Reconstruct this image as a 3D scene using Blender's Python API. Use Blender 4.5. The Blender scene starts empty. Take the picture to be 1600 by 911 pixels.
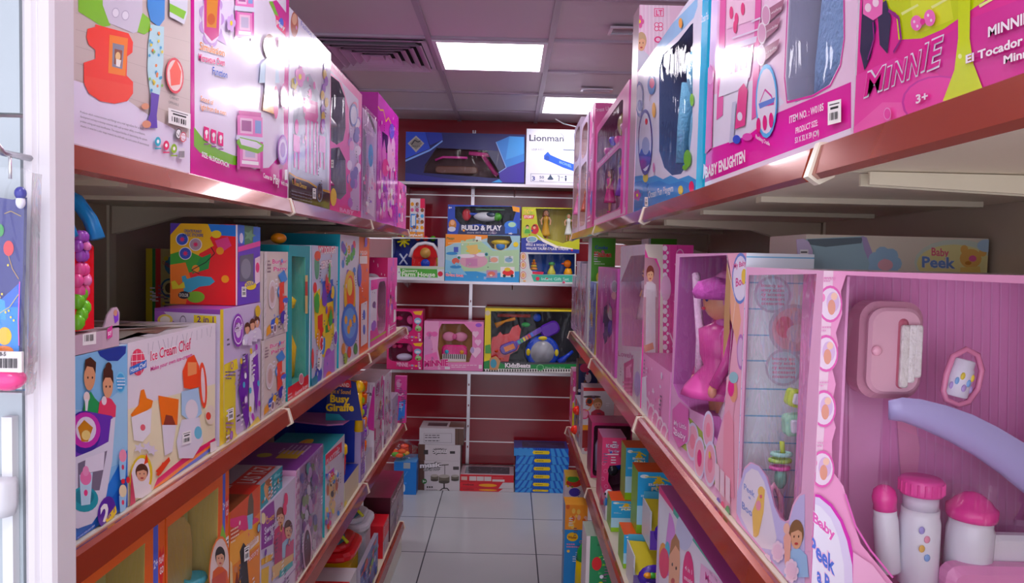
EXPOSURE = 0.12; SKY = 2.1; PANEL = 11.0
import bpy, math, random
from mathutils import Vector, Matrix
from mathutils.geometry import tessellate_polygon
C = bpy.context.scene.collection
PI = math.pi
# ---------------------------------------------------------------- camera
F = 1155.0; CH = 1.57                     # focal length in pixels, camera height
def _basis():
    yc = Vector((-3/F, 55.5/F, 1)).normalized()          # world +Y seen from the camera (x right, y up, z forward)
    xc = Vector((math.cos(.024), -math.sin(.024), 0)); xc = (xc - yc*xc.dot(yc)).normalized()
    zc = yc.cross(xc); zc = zc if zc.y > 0 else -zc
    return xc, yc, zc
XC, YC, ZC = _basis()
CAM = Vector((0, 0, CH))
RT = Vector((XC.x, YC.x, ZC.x)); UP = Vector((XC.y, YC.y, ZC.y)); FW = Vector((XC.z, YC.z, ZC.z))
def ray(x, y): return RT*((x-800)/F) + UP*((455.5-y)/F) + FW
def proj(p):
    d = Vector(p)-CAM; z = d.dot(FW)
    return 800+F*d.dot(RT)/z, 455.5-F*d.dot(UP)/z
def hit(x, y, P, N):                       # pixel -> point on a plane
    r = ray(x, y); return CAM + r*((Vector(P)-CAM).dot(N)/r.dot(N))
def on_x(x, y, X): return hit(x, y, (X,0,0), Vector((1,0,0)))
def on_y(x, y, Y): return hit(x, y, (0,Y,0), Vector((0,1,0)))
def y_at(px, X, z):                        # depth at which the line (X, ., z) crosses pixel column px
    a, b = .2, 9.
    for _ in range(50):
        m = (a+b)/2; q = proj((X, m, z))[0]
        if (q > px) == (X > 0): a = m
        else: b = m
    return (a+b)/2
cam = bpy.data.cameras.new('camera'); co = bpy.data.objects.new('camera', cam); C.objects.link(co)
cam.sensor_fit = 'HORIZONTAL'; cam.sensor_width = 36; cam.lens = F/1600*36; cam.clip_start = .02
co.matrix_world = Matrix(((RT.x, UP.x, -FW.x, 0), (RT.y, UP.y, -FW.y, 0), (RT.z, UP.z, -FW.z, CH), (0,0,0,1)))
sc = bpy.context.scene; sc.camera = co
sc.view_settings.view_transform = 'Standard'; sc.view_settings.look = 'None'
sc.view_settings.exposure = EXPOSURE; sc.view_settings.gamma = 1; sc.view_settings.use_curve_mapping = False
# daylight that comes in through the open shop front behind the camera
w = bpy.data.worlds.new('sky'); sc.world = w; w.use_nodes = True
w.node_tree.nodes['Background'].inputs[0].default_value = (.86, .87, 1, 1); w.node_tree.nodes['Background'].inputs[1].default_value = SKY
# ---------------------------------------------------------------- colour and materials
def lin(h):
    if isinstance(h, str):
        h = h.lstrip('#')
        if len(h) == 3: h = ''.join(c*2 for c in h)
        h = tuple(int(h[i:i+2], 16)/255 for i in (0, 2, 4)); g = .3*h[0]+.6*h[1]+.1*h[2]
        h = tuple(min(1, max(0, g+(c-g)*1.2)) for c in h)
    return tuple((c/12.92 if c <= .04045 else ((c+.055)/1.055)**2.4) for c in h)
MATS = {}
def mat(name, rough=.5, metal=0, spec=.5, bump=0, bscale=30, coat=0, grime=.06, trans=0, rvar=.05):
    m = bpy.data.materials.new(name); m.use_nodes = True; n = m.node_tree.nodes; l = m.node_tree.links
    b = n['Principled BSDF']; a = n.new('ShaderNodeAttribute'); a.attribute_name = 'Col'
    tc = n.new('ShaderNodeTexCoord'); no = n.new('ShaderNodeTexNoise'); no.inputs['Scale'].default_value = 14; no.inputs['Detail'].default_value = 4
    l.new(tc.outputs['Object'], no.inputs['Vector'])
    mr = n.new('ShaderNodeMapRange'); mr.inputs[3].default_value = 1-grime; mr.inputs[4].default_value = 1+grime*.4
    l.new(no.outputs['Fac'], mr.inputs[0])
    mx = n.new('ShaderNodeVectorMath'); mx.operation = 'SCALE'; l.new(a.outputs['Color'], mx.inputs[0]); l.new(mr.outputs[0], mx.inputs['Scale'])
    l.new(mx.outputs[0], b.inputs['Base Color'])
    r2 = n.new('ShaderNodeMapRange'); r2.inputs[3].default_value = max(.02, rough-rvar); r2.inputs[4].default_value = rough+rvar
    l.new(no.outputs['Fac'], r2.inputs[0]); l.new(r2.outputs[0], b.inputs['Roughness'])
    b.inputs['Metallic'].default_value = metal; b.inputs['Specular IOR Level'].default_value = spec
    if coat: b.inputs['Coat Weight'].default_value = coat; b.inputs['Coat Roughness'].default_value = .06
    if trans: b.inputs['Transmission Weight'].default_value = trans
    if bump:
        n2 = n.new('ShaderNodeTexNoise'); n2.inputs['Scale'].default_value = bscale; n2.inputs['Detail'].default_value = 2
        l.new(tc.outputs['Object'], n2.inputs['Vector'])
        bp = n.new('ShaderNodeBump'); bp.inputs['Strength'].default_value = bump; bp.inputs['Distance'].default_value = .01
        l.new(n2.outputs['Fac'], bp.inputs['Height']); l.new(bp.outputs[0], b.inputs['Normal'])
        if coat: l.new(bp.outputs[0], b.inputs['Coat Normal'])
    MATS[name] = m; return m
mat('printed_card', .32, bump=.12, bscale=9)
mat('glossy_card', .16, bump=.16, bscale=6, coat=.5)
mat('matte_card', .75, bump=.1)
mat('toy_plastic', .22)
mat('painted_metal', .38, bump=.05, bscale=40)
mat('rail_metal', .2, bump=.015, bscale=5, metal=.3, coat=.6)
mat('bare_metal', .3, metal=1)
mat('cloth', .9, bump=.5, bscale=120)
def film(name, fac, bump, bscale, tint=(1,1,1), rough=.05):
    m = bpy.data.materials.new(name); m.use_nodes = True; n = m.node_tree.nodes; l = m.node_tree.links
    n.remove(n['Principled BSDF']); out = n['Material Output']
    t = n.new('ShaderNodeBsdfTransparent'); t.inputs[0].default_value = (*tint, 1)
    g = n.new('ShaderNodeBsdfGlossy'); g.inputs['Roughness'].default_value = rough; g.inputs[0].default_value = (1,1,1,1)
    fr = n.new('ShaderNodeFresnel'); fr.inputs[0].default_value = 1.45
    tc = n.new('ShaderNodeTexCoord'); no = n.new('ShaderNodeTexNoise'); no.inputs['Scale'].default_value = bscale; no.inputs['Detail'].default_value = 3
    no.inputs['Distortion'].default_value = 1.2
    mp = n.new('ShaderNodeMapping'); mp.inputs['Scale'].default_value = (1, 1, .45); l.new(tc.outputs['Object'], mp.inputs[0]); l.new(mp.outputs[0], no.inputs['Vector'])
    bp = n.new('ShaderNodeBump'); bp.inputs['Strength'].default_value = bump; bp.inputs['Distance'].default_value = .02
    l.new(no.outputs['Fac'], bp.inputs['Height']); l.new(bp.outputs[0], g.inputs['Normal'])
    ad = n.new('ShaderNodeMath'); ad.operation = 'MULTIPLY_ADD'; ad.inputs[1].default_value = .30; ad.inputs[2].default_value = fac; ad.use_clamp = True
    l.new(fr.outputs[0], ad.inputs[0]); mx = n.new('ShaderNodeMixShader')
    l.new(ad.outputs[0], mx.inputs[0]); l.new(t.outputs[0], mx.inputs[1]); l.new(g.outputs[0], mx.inputs[2]); l.new(mx.outputs[0], out.inputs[0])
    MATS[name] = m; return m
film('clear_film', .004, .42, 8)
film('bag_film', .02, .7, 14)
film('frosted_film', .03, .2, 6, (.93, .93, .96))
# ---------------------------------------------------------------- mesh builder
class MB:
    def __init__(s, m='printed_card'): s.v = []; s.f = []; s.c = []; s.m = []; s.s = []; s.dm = m
    def face(s, pts, col, m=None, sm=False):
        i = len(s.v); s.v += [tuple(p) for p in pts]; s.f.append(tuple(range(i, i+len(pts)))); s.c.append(lin(col)); s.m.append(m or s.dm); s.s.append(sm)
    def mesh(s, vs, fs, col, m=None, sm=False):
        i = len(s.v); s.v += [tuple(p) for p in vs]; c = lin(col)
        for f in fs: s.f.append(tuple(i+k for k in f)); s.c.append(c); s.m.append(m or s.dm); s.s.append(sm)
    def box(s, a, b, col, m=None, M=None):
        (x0,y0,z0),(x1,y1,z1) = a, b
        vs = [Vector(p) for p in ((x0,y0,z0),(x1,y0,z0),(x1,y1,z0),(x0,y1,z0),(x0,y0,z1),(x1,y0,z1),(x1,y1,z1),(x0,y1,z1))]
        if M: vs = [M @ p for p in vs]
        s.mesh(vs, [(3,2,1,0),(4,5,6,7),(0,1,5,4),(1,2,6,5),(2,3,7,6),(3,0,4,7)], col, m)
    def obox(s, O, U, V, N, w, h, d, col, m=None):          # box spanned by a face and its depth
        O = Vector(O); P = [O, O+U*w, O+U*w+V*h, O+V*h]; Q = [p-N*d for p in P]
        s.mesh(P+Q, [(0,1,2,3),(7,6,5,4),(0,4,5,1),(1,5,6,2),(2,6,7,3),(3,7,4,0)], col, m)
    def rbox(s, c, size, r, col, m=None, M=None, seg=3):     # rounded box (rounded outline in the two largest axes)
        cx, cy, cz = c; sx, sy, sz = (q/2 for q in size); r = min(r, sx*.99, sz*.99)
        out = []
        for (qx, qz, a0) in ((1,1,0),(-1,1,90),(-1,-1,180),(1,-1,270)):
            for k in range(seg+1):
                a = math.radians(a0+90*k/seg); out.append((qx*(sx-r)+r*math.cos(a), qz*(sz-r)+r*math.sin(a)))
        e = min(r*.5, sy*.6); rings = []
        for (yy, sh) in ((-sy, e), (-sy+e, 0), (sy-e, 0), (sy, e)):
            kx = (sx-sh)/sx; kz = (sz-sh)/sz
            rings.append([Vector((cx+x*kx, cy+yy, cz+z*kz)) for x, z in out])
        n = len(out); vs = [p for R in rings for p in R]
        if M: vs = [M @ p for p in vs]
        fs = [tuple(range(n)), tuple(range(4*n-1, 3*n-1, -1))]
        for k in range(3):
            for i in range(n): j = (i+1) % n; fs.append((k*n+j, k*n+i, (k+1)*n+i, (k+1)*n+j))
        s.mesh(vs, fs, col, m, False)
    def ell(s, c, r, col, m=None, M=None, seg=14, rg=8):
        vs = []; 
        for i in range(rg+1):
            t = PI*i/rg
            for j in range(seg):
                a = 2*PI*j/seg; vs.append(Vector((c[0]+r[0]*math.sin(t)*math.cos(a), c[1]+r[1]*math.sin(t)*math.sin(a), c[2]+r[2]*math.cos(t))))
        if M: vs = [M @ p for p in vs]
        s.mesh(vs, [(i*seg+j, (i+1)*seg+j, (i+1)*seg+(j+1)%seg, i*seg+(j+1)%seg) for i in range(rg) for j in range(seg)], col, m, True)
    def lathe(s, c, prof, col, m=None, M=None, seg=18, sm=True):   # prof: (radius, height) along local z
        n = len(prof); vs = [Vector((c[0]+r*math.cos(2*PI*j/seg), c[1]+r*math.sin(2*PI*j/seg), c[2]+z)) for r, z in prof for j in range(seg)]
        if M: vs = [M @ p for p in vs]
        fs = [(i*seg+j, i*seg+(j+1)%seg, (i+1)*seg+(j+1)%seg, (i+1)*seg+j) for i in range(n-1) for j in range(seg)]
        fs += [tuple(range(seg-1, -1, -1)), tuple(range((n-1)*seg, n*seg))]
        s.mesh(vs, fs, col, m, sm)
    def tube(s, pts, r, col, m=None, seg=8, closed=False):
        pts = [Vector(p) for p in pts]; n = len(pts); vs = []
        up = None
        for i, p in enumerate(pts):
            a = pts[(i-1) % n] if (closed or i) else p; b = pts[(i+1) % n] if (closed or i < n-1) else p
            t = (b-a).normalized()
            if up is None: up = Vector((0,0,1)) if abs(t.z) < .9 else Vector((1,0,0))
            x = t.cross(up).normalized(); up = x.cross(t)
            rr = r[i] if isinstance(r, (list, tuple)) else r
            vs += [p+x*rr*math.cos(2*PI*j/seg)+up*rr*math.sin(2*PI*j/seg) for j in range(seg)]
        k = n if closed else n-1
        fs = [(i*seg+j, ((i+1)%n)*seg+j, ((i+1)%n)*seg+(j+1)%seg, i*seg+(j+1)%seg) for i in range(k) for j in range(seg)]
        if not closed: fs += [tuple(range(seg)), tuple(range(n*seg-1, (n-1)*seg-1, -1))]
        s.mesh(vs, fs, col, m, True)
    def build(s, name, parent=None, base=None):
        me = bpy.data.meshes.new(name)
        b = Vector(base) if base is not None else (parent.location if parent else Vector((0,0,0)))
        if parent and parent.parent: b = parent.location+parent.parent.location
        me.from_pydata([(v[0]-b.x, v[1]-b.y, v[2]-b.z) for v in s.v], [], s.f)
        names = []
        for m in s.m:
            if m not in names: names.append(m); me.materials.append(MATS[m])
        me.polygons.foreach_set('material_index', [names.index(m) for m in s.m])
        me.polygons.foreach_set('use_smooth', s.s)
        at = me.color_attributes.new('Col', 'FLOAT_COLOR', 'CORNER'); buf = []
        for p, c in zip(me.polygons, s.c): buf += [c[0], c[1], c[2], 1]*p.loop_total
        at.data.foreach_set('color', buf)
        o = bpy.data.objects.new(name, me); C.objects.link(o)
        if parent: o.parent = parent
        else: o.location = b
        return o
def tag(o, label=None, cat=None, group=None, kind=None):
    if label: o['label'] = label
    if cat: o['category'] = cat
    if group: o['group'] = group
    if kind: o['kind'] = kind
    return o
def root(name, loc, label, cat, group=None):
    o = bpy.data.objects.new(name, None); C.objects.link(o); o.location = loc; o.empty_display_size = .1
    return tag(o, label, cat, group)
def copy_tree(o, delta, label=None):
    c = o.copy(); C.objects.link(c); c.location = o.location+Vector(delta)
    if label: c['label'] = label
    for ch in o.children:
        d = ch.copy(); C.objects.link(d); d.parent = c
        for g in ch.children: e = g.copy(); C.objects.link(e); e.parent = d
    return c
# ---------------------------------------------------------------- lettering
_T = {}
def tmesh(s, off=0):
    k = (s, off)
    if k not in _T:
        cu = bpy.data.curves.new('t', 'FONT'); cu.body = s; cu.size = 1; cu.offset = off; cu.resolution_u = 2
        ob = bpy.data.objects.new('t', cu); me = bpy.data.meshes.new_from_object(ob)
        vs = [tuple(v.co) for v in me.vertices]; fs = [tuple(p.vertices) for p in me.polygons]
        bpy.data.objects.remove(ob); bpy.data.curves.remove(cu); bpy.data.meshes.remove(me)
        x0 = min(v[0] for v in vs); x1 = max(v[0] for v in vs)
        _T[k] = ([((v[0]-x0)/(x1-x0), v[1]/.69) for v in vs], fs)
    return _T[k]
# ---------------------------------------------------------------- a printed face
class Cv:
    EPS = .00006
    def __init__(s, mb, O, U, V, N, w, h, m=None, uv=False, share=None):
        s.mb = mb; s.O = Vector(O); s.U = U; s.V = V; s.N = N; s.w = w; s.h = h; s.m = m; s.uvm = uv; s.k = share.k if share else [0]
        s.flip = U.cross(V).dot(N) < 0
    @property
    def uv(s): return Cv(s.mb, s.O, s.U, s.V, s.N, s.w, s.h, s.m, True, s)
    def loc(s, x, y):
        if s.uvm: return x*s.w, y*s.h
        p = hit(x, y, s.O, s.N)-s.O; return p.dot(s.U), p.dot(s.V)
    def W(s, u, v, e=None): return s.O+s.U*u+s.V*v+s.N*(s.k[0]*s.EPS if e is None else e)
    def raw(s, q, col, m=None):
        for ax, lim, sg in ((0, 0, 1), (0, s.w, -1), (1, 0, 1), (1, s.h, -1)):
            o = []
            for i in range(len(q)):
                a, b = q[i-1], q[i]; ia = (a[ax]-lim)*sg >= -1e-7; ib = (b[ax]-lim)*sg >= -1e-7
                if ia != ib:
                    t = (lim-a[ax])/(b[ax]-a[ax]); o.append((a[0]+(b[0]-a[0])*t, a[1]+(b[1]-a[1])*t))
                if ib: o.append(b)
            q = o
            if len(q) < 3: return
        s.k[0] += 1
        A = sum(q[i-1][0]*q[i][1]-q[i][0]*q[i-1][1] for i in range(len(q)))
        if (A < 0) != s.flip: q = q[::-1]
        s.mb.face([s.W(*p) for p in q], col, m or s.m)
    def poly(s, pts, col, m=None): s.raw([s.loc(*p) for p in pts], col, m)
    def rect(s, x0, y0, x1, y1, col, m=None): s.poly([(x0,y0),(x1,y0),(x1,y1),(x0,y1)], col, m)
    def band(s, x0, ya, yb, x1, yc, yd, col, m=None): s.poly([(x0,ya),(x1,yc),(x1,yd),(x0,yb)], col, m)   # slanted strip
    def ell(s, x, y, rx, ry, col, n=20, rot=0, sh=0, m=None):
        ca, sa = math.cos(rot), math.sin(rot); P = []
        for i in range(n):
            a = 2*PI*i/n; p, q = rx*math.cos(a), ry*math.sin(a); X = p*ca-q*sa; P.append((x+X, y+p*sa+q*ca+sh*X))
        s.poly(P, col, m)
    def ring(s, x, y, rx, ry, col, inner, t=.82, rot=0, sh=0): s.ell(x, y, rx, ry, col, rot=rot, sh=sh); s.ell(x, y, rx*t, ry*t, inner, rot=rot, sh=sh)
    def star(s, x, y, r, col, n=5, q=.45, a0=.3):
        s.poly([(x+(r if i%2 == 0 else r*q)*math.sin(a0+PI*i/n), y+(r if i%2 == 0 else r*q)*math.cos(a0+PI*i/n)) for i in range(2*n)], col)
    def line(s, pts, w, col):
        pts = [s.loc(*p) for p in pts]
        if not s.uvm: w = w*(s.loc(800, 400)[0]*0+s.pxs(pts[0]))
        else: w = w*s.h
        for a, b in zip(pts, pts[1:]):
            dx, dy = b[0]-a[0], b[1]-a[1]; L = math.hypot(dx, dy) or 1; nx, ny = -dy/L*w/2, dx/L*w/2
            s.raw([(a[0]+nx, a[1]+ny), (b[0]+nx, b[1]+ny), (b[0]-nx, b[1]-ny), (a[0]-nx, a[1]-ny)], col)
    def pxs(s, q):                           # metres per pixel at a spot on the face
        p = s.O+s.U*q[0]+s.V*q[1]; return (p-CAM).dot(FW)/F
    def text(s, t, x0, y0, x1, y1, h0, h1=None, col='#fff', off=.02, out=None, oo=.06, slant=0, m=None):
        h1 = h0 if h1 is None else h1; sg = 1 if s.uvm else -1
        for c, o in (((out, oo),) if out else ())+((col, off),):
            vs, fs = tmesh(t, o); s.k[0] += 1
            P = []
            for a, b in vs:
                hh = h0+(h1-h0)*a; P.append(s.loc(x0+(x1-x0)*a+slant*b*hh, y0+(y1-y0)*a+sg*b*hh))
            ok = [(-.002 <= u <= s.w+.002 and -.002 <= v <= s.h+.002) for u, v in P]
            F2 = [f[::-1] if s.flip else f for f in fs if all(ok[i] for i in f)]
            s.mb.mesh([s.W(*p) for p in P], F2, c, m or s.m)
    def lines(s, x0, y0, x1, n, dy, col, rnd, t=.45, sl=0):          # a paragraph of tiny lines of print
        for i in range(n):
            e = x0+(x1-x0)*(1 if i < n-1 else .6); y = y0+i*dy
            x = x0
            while x < e-1e-4:
                L = min((x1-x0)*rnd.uniform(.08, .2), e-x); s.poly([(x, y+sl*(x-x0)), (x+L, y+sl*(x+L-x0)), (x+L, y+dy*t+sl*(x+L-x0)), (x, y+dy*t+sl*(x-x0))], col); x += L+(x1-x0)*.03
    def kid(s, x, y, h, hair, shirt, skin='#e2b090', sh=0, sq=.8, eyes=True):   # small printed portrait; y is the chin, h the head height
        g = -1 if not s.uvm else 1; r = h/2; X = r*sq
        s.poly([(x-X*1.9, y-g*h*1.1), (x-X*1.6, y-g*h*.25), (x-X*.5, y+g*h*.02), (x+X*.5, y+g*h*.02), (x+X*1.6, y-g*h*.25), (x+X*1.9, y-g*h*1.1)], shirt)
        s.ell(x, y+g*r*1.25, X*1.12, r*1.05, hair); s.ell(x, y+g*r*.95, X*.9, r*.95, skin)
        s.poly([(x-X*.95, y+g*r*1.25), (x-X*.6, y+g*r*1.95), (x+X*.6, y+g*r*1.95), (x+X*.95, y+g*r*1.25), (x+X*.3, y+g*r*1.5)], hair)
        if eyes:
            for q in (-1, 1): s.ell(x+q*X*.36, y+g*r*.98, X*.1, r*.1, '#3a2418', 8)
            s.ell(x, y+g*r*.42, X*.3, r*.1, '#b8474a', 10)
# ---------------------------------------------------------------- cartons
X1, Y1, Z1 = Vector((1,0,0)), Vector((0,1,0)), Vector((0,0,1))
def rots(a): return Matrix.Rotation(a, 3, 'Z')
class Box:
    """A carton. side: 'L' (front faces +x), 'R' (front faces -x), 'C' (front faces the camera)."""
    def __init__(s, name, label, cat, side, O, w, h, d, cols, group=None, yaw=0, win=None, cav=.05, inner=None, m='printed_card', filmm='clear_film', thick=.0015):
        # cols: front, near/side, top
        s.label, s.cat, s.group, s.name = label, cat, group, name
        U, N = {'L': (Y1, X1), 'R': (-Y1, -X1), 'C': (X1, -Y1)}[side]
        if yaw: U, N = rots(yaw) @ U, rots(yaw) @ N
        s.U, s.N, s.V, s.O = U, N, Z1, Vector(O); s.w, s.h, s.d = w, h, d; s.side = side
        mb = s.mb = MB(m); O = s.O; V = Z1
        F0 = [O, O+U*w, O+U*w+V*h, O+V*h]; B0 = [p-N*d for p in F0]
        fl = U.cross(V).dot(N) < 0
        def fc(p, c, mm=None): mb.face(p[::-1] if fl else p, c, mm)
        cf, cs, ct = cols[:3]
        s.wins = win or []
        tmp = Cv(mb, O, U, V, N, w, h)
        hol = [[(a*w, b*h) for a, b in q] if (max(max(p) for p in q) <= 1.5) else [tmp.loc(*p) for p in q] for q in s.wins]
        hol = [[(min(max(u, .003), w-.003), min(max(v, .003), h-.003)) for u, v in q] for q in hol]
        if not hol: fc(F0, cf)
        else:
            loops = [[Vector((0,0,0)), Vector((w,0,0)), Vector((w,h,0)), Vector((0,h,0))]]+[[Vector((u,v,0)) for u, v in q] for q in hol]
            allp = [p for L in loops for p in L]
            for t in tessellate_polygon(loops):
                p = [allp[i] for i in t]; A = (p[1]-p[0]).cross(p[2]-p[0]).z
                if A < 0: p = p[::-1]
                fc([O+U*q.x+V*q.y for q in p], cf)
        fc([B0[0], F0[0], F0[3], B0[3]], cs); fc([F0[1], B0[1], B0[2], F0[2]], cs)
        fc([F0[3], F0[2], B0[2], B0[3]], ct); fc([B0[0], B0[1], F0[1], F0[0]], cs); fc([B0[1], B0[0], B0[3], B0[2]], cs)
        s.film = None; s.inner = None; s.hol = hol
        ic = inner or cs
        for q in hol:
            A = sum(q[i-1][0]*q[i][1]-q[i][0]*q[i-1][1] for i in range(len(q)))
            if A < 0: q = q[::-1]
            n = len(q); P = [O+U*u+V*v for u, v in q]; D = min(cav, d*.9)
            for i in range(n): j = (i+1) % n; fc([P[j]-N*D, P[i]-N*D, P[i], P[j]][::-1], ic, 'matte_card')
            fc([p-N*D for p in P], ic, 'matte_card')
            if filmm:
                if s.film is None: s.film = MB(filmm)
                s.film.face([p-N*thick for p in (P[::-1] if fl else P)], '#fff')
        s.front = Cv(mb, O, U, V, N, w, h, m)
        # the narrow face turned towards the camera and the top
        if side == 'L': s.end = Cv(mb, O-N*d, N, V, -U, d, h, m)
        elif side == 'R': s.end = Cv(mb, O+U*w, -N, V, U, d, h, m)
        else:
            if O.x < 0: s.end = Cv(mb, O+U*w, -N, V, U, d, h, m)
            else: s.end = Cv(mb, O-N*d, N, V, -U, d, h, m)
        s.top = Cv(mb, O+V*h, U, -N, V, w, d, m)
        s.parts = []
    def P(s, x, y):                                     # photo pixel -> fraction-free position on the front
        return s.front.loc(x, y)
    def L(s, u, v, d): return s.O+s.U*u+s.V*v-s.N*d     # local: along, up, depth behind the front
    def M(s, u, v, d, sc=1, rot=0):                     # local frame matrix: x along the face, y into the box, z up
        o = s.L(u, v, d); X, Y, Z = s.U, -s.N, s.V
        m = Matrix(((X.x, Y.x, Z.x, o.x), (X.y, Y.y, Z.y, o.y), (X.z, Y.z, Z.z, o.z), (0,0,0,1)))
        return m @ Matrix.Rotation(rot, 4, 'Y') @ Matrix.Scale(sc, 4)
    def part(s, name, m='toy_plastic', label=None): p = MB(m); s.parts.append((name, p, label)); return p
    def price(s, x, y, w, h, cv=None, sh=0):             # price label, pixels of its top left corner and size
        cv = cv or s.front; cv.k[0] += 1
        p = MB('matte_card'); q = Cv(p, cv.O, cv.U, cv.V, cv.N, cv.w, cv.h, 'matte_card', cv.uvm); q.k = cv.k
        g = 1 if cv.uvm else -1
        def R(a, b, c, d, col): q.poly([(x+a*w, y-g*b*h+sh*a*w), (x+c*w, y-g*b*h+sh*c*w), (x+c*w, y-g*d*h+sh*c*w), (x+a*w, y-g*d*h+sh*a*w)], col)
        R(0, 0, 1, 1, '#f4f2f0'); R(.12, .12, .88, .17, '#333'); R(.2, .26, .8, .36, '#222')
        for i in range(7): R(.15+i*.1, .5, .15+i*.1+(.06 if i%3 else .03), .82, '#222')
        s.parts.append(('price_label', p, None))
    def fine(s, cv, seed, n=16):                         # small print: captions, icons and specks between the pictures
        if cv.w < .03 or cv.h < .05: return
        r = random.Random(seed); c = cv.uv; a = cv.h/cv.w; pal = [q for q in dict.fromkeys(s.mb.c)][:14]
        ok = lambda x, y: not any(min(p[0] for p in q)-.02 < x*cv.w < max(p[0] for p in q)+.02 and min(p[1] for p in q)-.02 < y*cv.h < max(p[1] for p in q)+.02 for q in s.hol) if cv is s.front else True
        for i in range(n):
            x, y, k = r.uniform(.05, .9), r.uniform(.04, .94), r.random(); t = .006/cv.h
            if not ok(x, y): continue
            if k < .45:
                col = r.choice(['#5a5068', '#f4f0f6', '#8a6a8c', '#e8e0ee'])
                for j in range(r.randint(2, 4)): c.rect(x, y-j*t*1.6, x+r.uniform(.5, 1)*.018/cv.w, y-j*t*1.6+t*.6, col)
            else:
                i0 = len(s.mb.c); q = t*r.uniform(.7, 1.5)
                if k < .7: c.ell(x, y, q*a, q, '#fff', 9)
                elif k < .85: c.star(x, y, q, '#fff')
                else: c.ring(x, y, q*a*1.4, q*1.4, '#fff', '#fff', .7)
                for m_ in range(i0, len(s.mb.c)): s.mb.c[m_] = r.choice(pal)
    def done(s):
        if s.name not in ('toy_kitchen_box', 'vanity_table_box', 'pink_display_tray', 'scooter_carton', 'drum_kit_box', 'flat_game_box', 'blue_striped_box', 'blue_floor_box', 'dress_up_box', 'white_tray', 'display_carton', 'play_dough_bucket_box', 'scooter_box', 'paint_splash_box', 'slush_maker_box', 'ice_cream_chef_box', 'microwave_kitchen_box', 'doll_nursery_box', 'bath_doll_set_box', 'baby_activity_box', 'playgym_box', 'music_band_box', 'tall_baby_box', 'music_phone_box', 'play_set_window_box'):
            s.fine(s.front, len(s.label), 22 if s.w > .2 else 14)
        b = s.O+s.U*(s.w/2)-s.N*(s.d/2)
        if s.film is None and not s.parts:
            return tag(s.mb.build(s.name, base=b), s.label, s.cat, s.group)
        r = root(s.name, b, s.label, s.cat, s.group)
        s.mb.build('carton', r)
        if s.film: s.film.build('window_film', r)
        for n, p, l in s.parts:
            if p.f:
                o = p.build(n, r)
                if l: o['label'] = l
        return r
def side_box(name, label, cat, side, X, zb, p0, p1, ytop, d, cols, **k):
    """p0,p1: pixel columns of the front's two bottom corners (left,right in the photo); ytop: (px,py) on the top edge, or a height in metres"""
    a, b = sorted((y_at(p0, X, zb), y_at(p1, X, zb)))
    h = ytop if not isinstance(ytop, tuple) else on_x(ytop[0], ytop[1], X).z-zb
    O = (X, a, zb) if side == 'L' else (X, b, zb)
    return Box(name, label, cat, side, O, b-a, h, d, cols, **k)
def cam_box(name, label, cat, Y, p0, p1, yb, yt, d, cols, zb=None, **k):
    xm = (p0+p1)/2; A = on_y(p0, yb, Y); B = on_y(p1, yb, Y); T = on_y(xm, yt, Y)
    z = zb if zb is not None else on_y(xm, yb, Y).z
    return Box(name, label, cat, 'C', (A.x, Y, z), B.x-A.x, T.z-z, d, cols, **k)
def busy(cv, seed, pal, n=22, x0=0, y0=0, x1=1, y1=1, kids=1, txt=True):
    """lively printed artwork, in fractions of the face"""
    r = random.Random(seed); c = cv.uv; W, H = x1-x0, y1-y0; asp = cv.w/cv.h
    for i in range(n):
        x = x0+W*r.random(); y = y0+H*r.random(); k = r.random(); q = .03+.09*r.random(); col = r.choice(pal)
        if k < .35: c.ell(x, y, min(q*H/asp*.8, W*.3), q*H, col, 14)
        elif k < .5: c.ring(x, y, min(q*H/asp, W*.3), q*H, col, r.choice(pal))
        elif k < .65: c.poly([(x+q*W*1.5*math.cos(a)*r.uniform(.5, 1), y+q*H*1.3*math.sin(a)*r.uniform(.5, 1)) for a in [j*PI/4 for j in range(8)]], col)
        elif k < .8: c.rect(x-q*W, y-q*H*.5, x+q*W, y+q*H*.5, col)
        elif k < .9: c.ell(x, y, W*.05, q*H*1.4, col, 12, rot=r.uniform(-.3, .3))
        else:
            for j in range(4): c.ell(x+W*.05*math.cos(j*1.57), y+H*.02*math.sin(j*1.57), W*.04, H*.018, col, 8)
    for i in range(kids):
        c.kid(x0+W*r.uniform(.25, .75), y0+H*r.uniform(.3, .6), H*.12, r.choice(['#3b2417', '#7a4a26', '#c9994e']), r.choice(pal), sq=min(.8/asp, 1.6))
    if txt:
        y = y0+H*.06
        for j in range(2): c.rect(x0+W*.1, y+j*H*.03, x0+W*r.uniform(.5, .9), y+j*H*.03+H*.014, '#f6f2f6')
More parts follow.
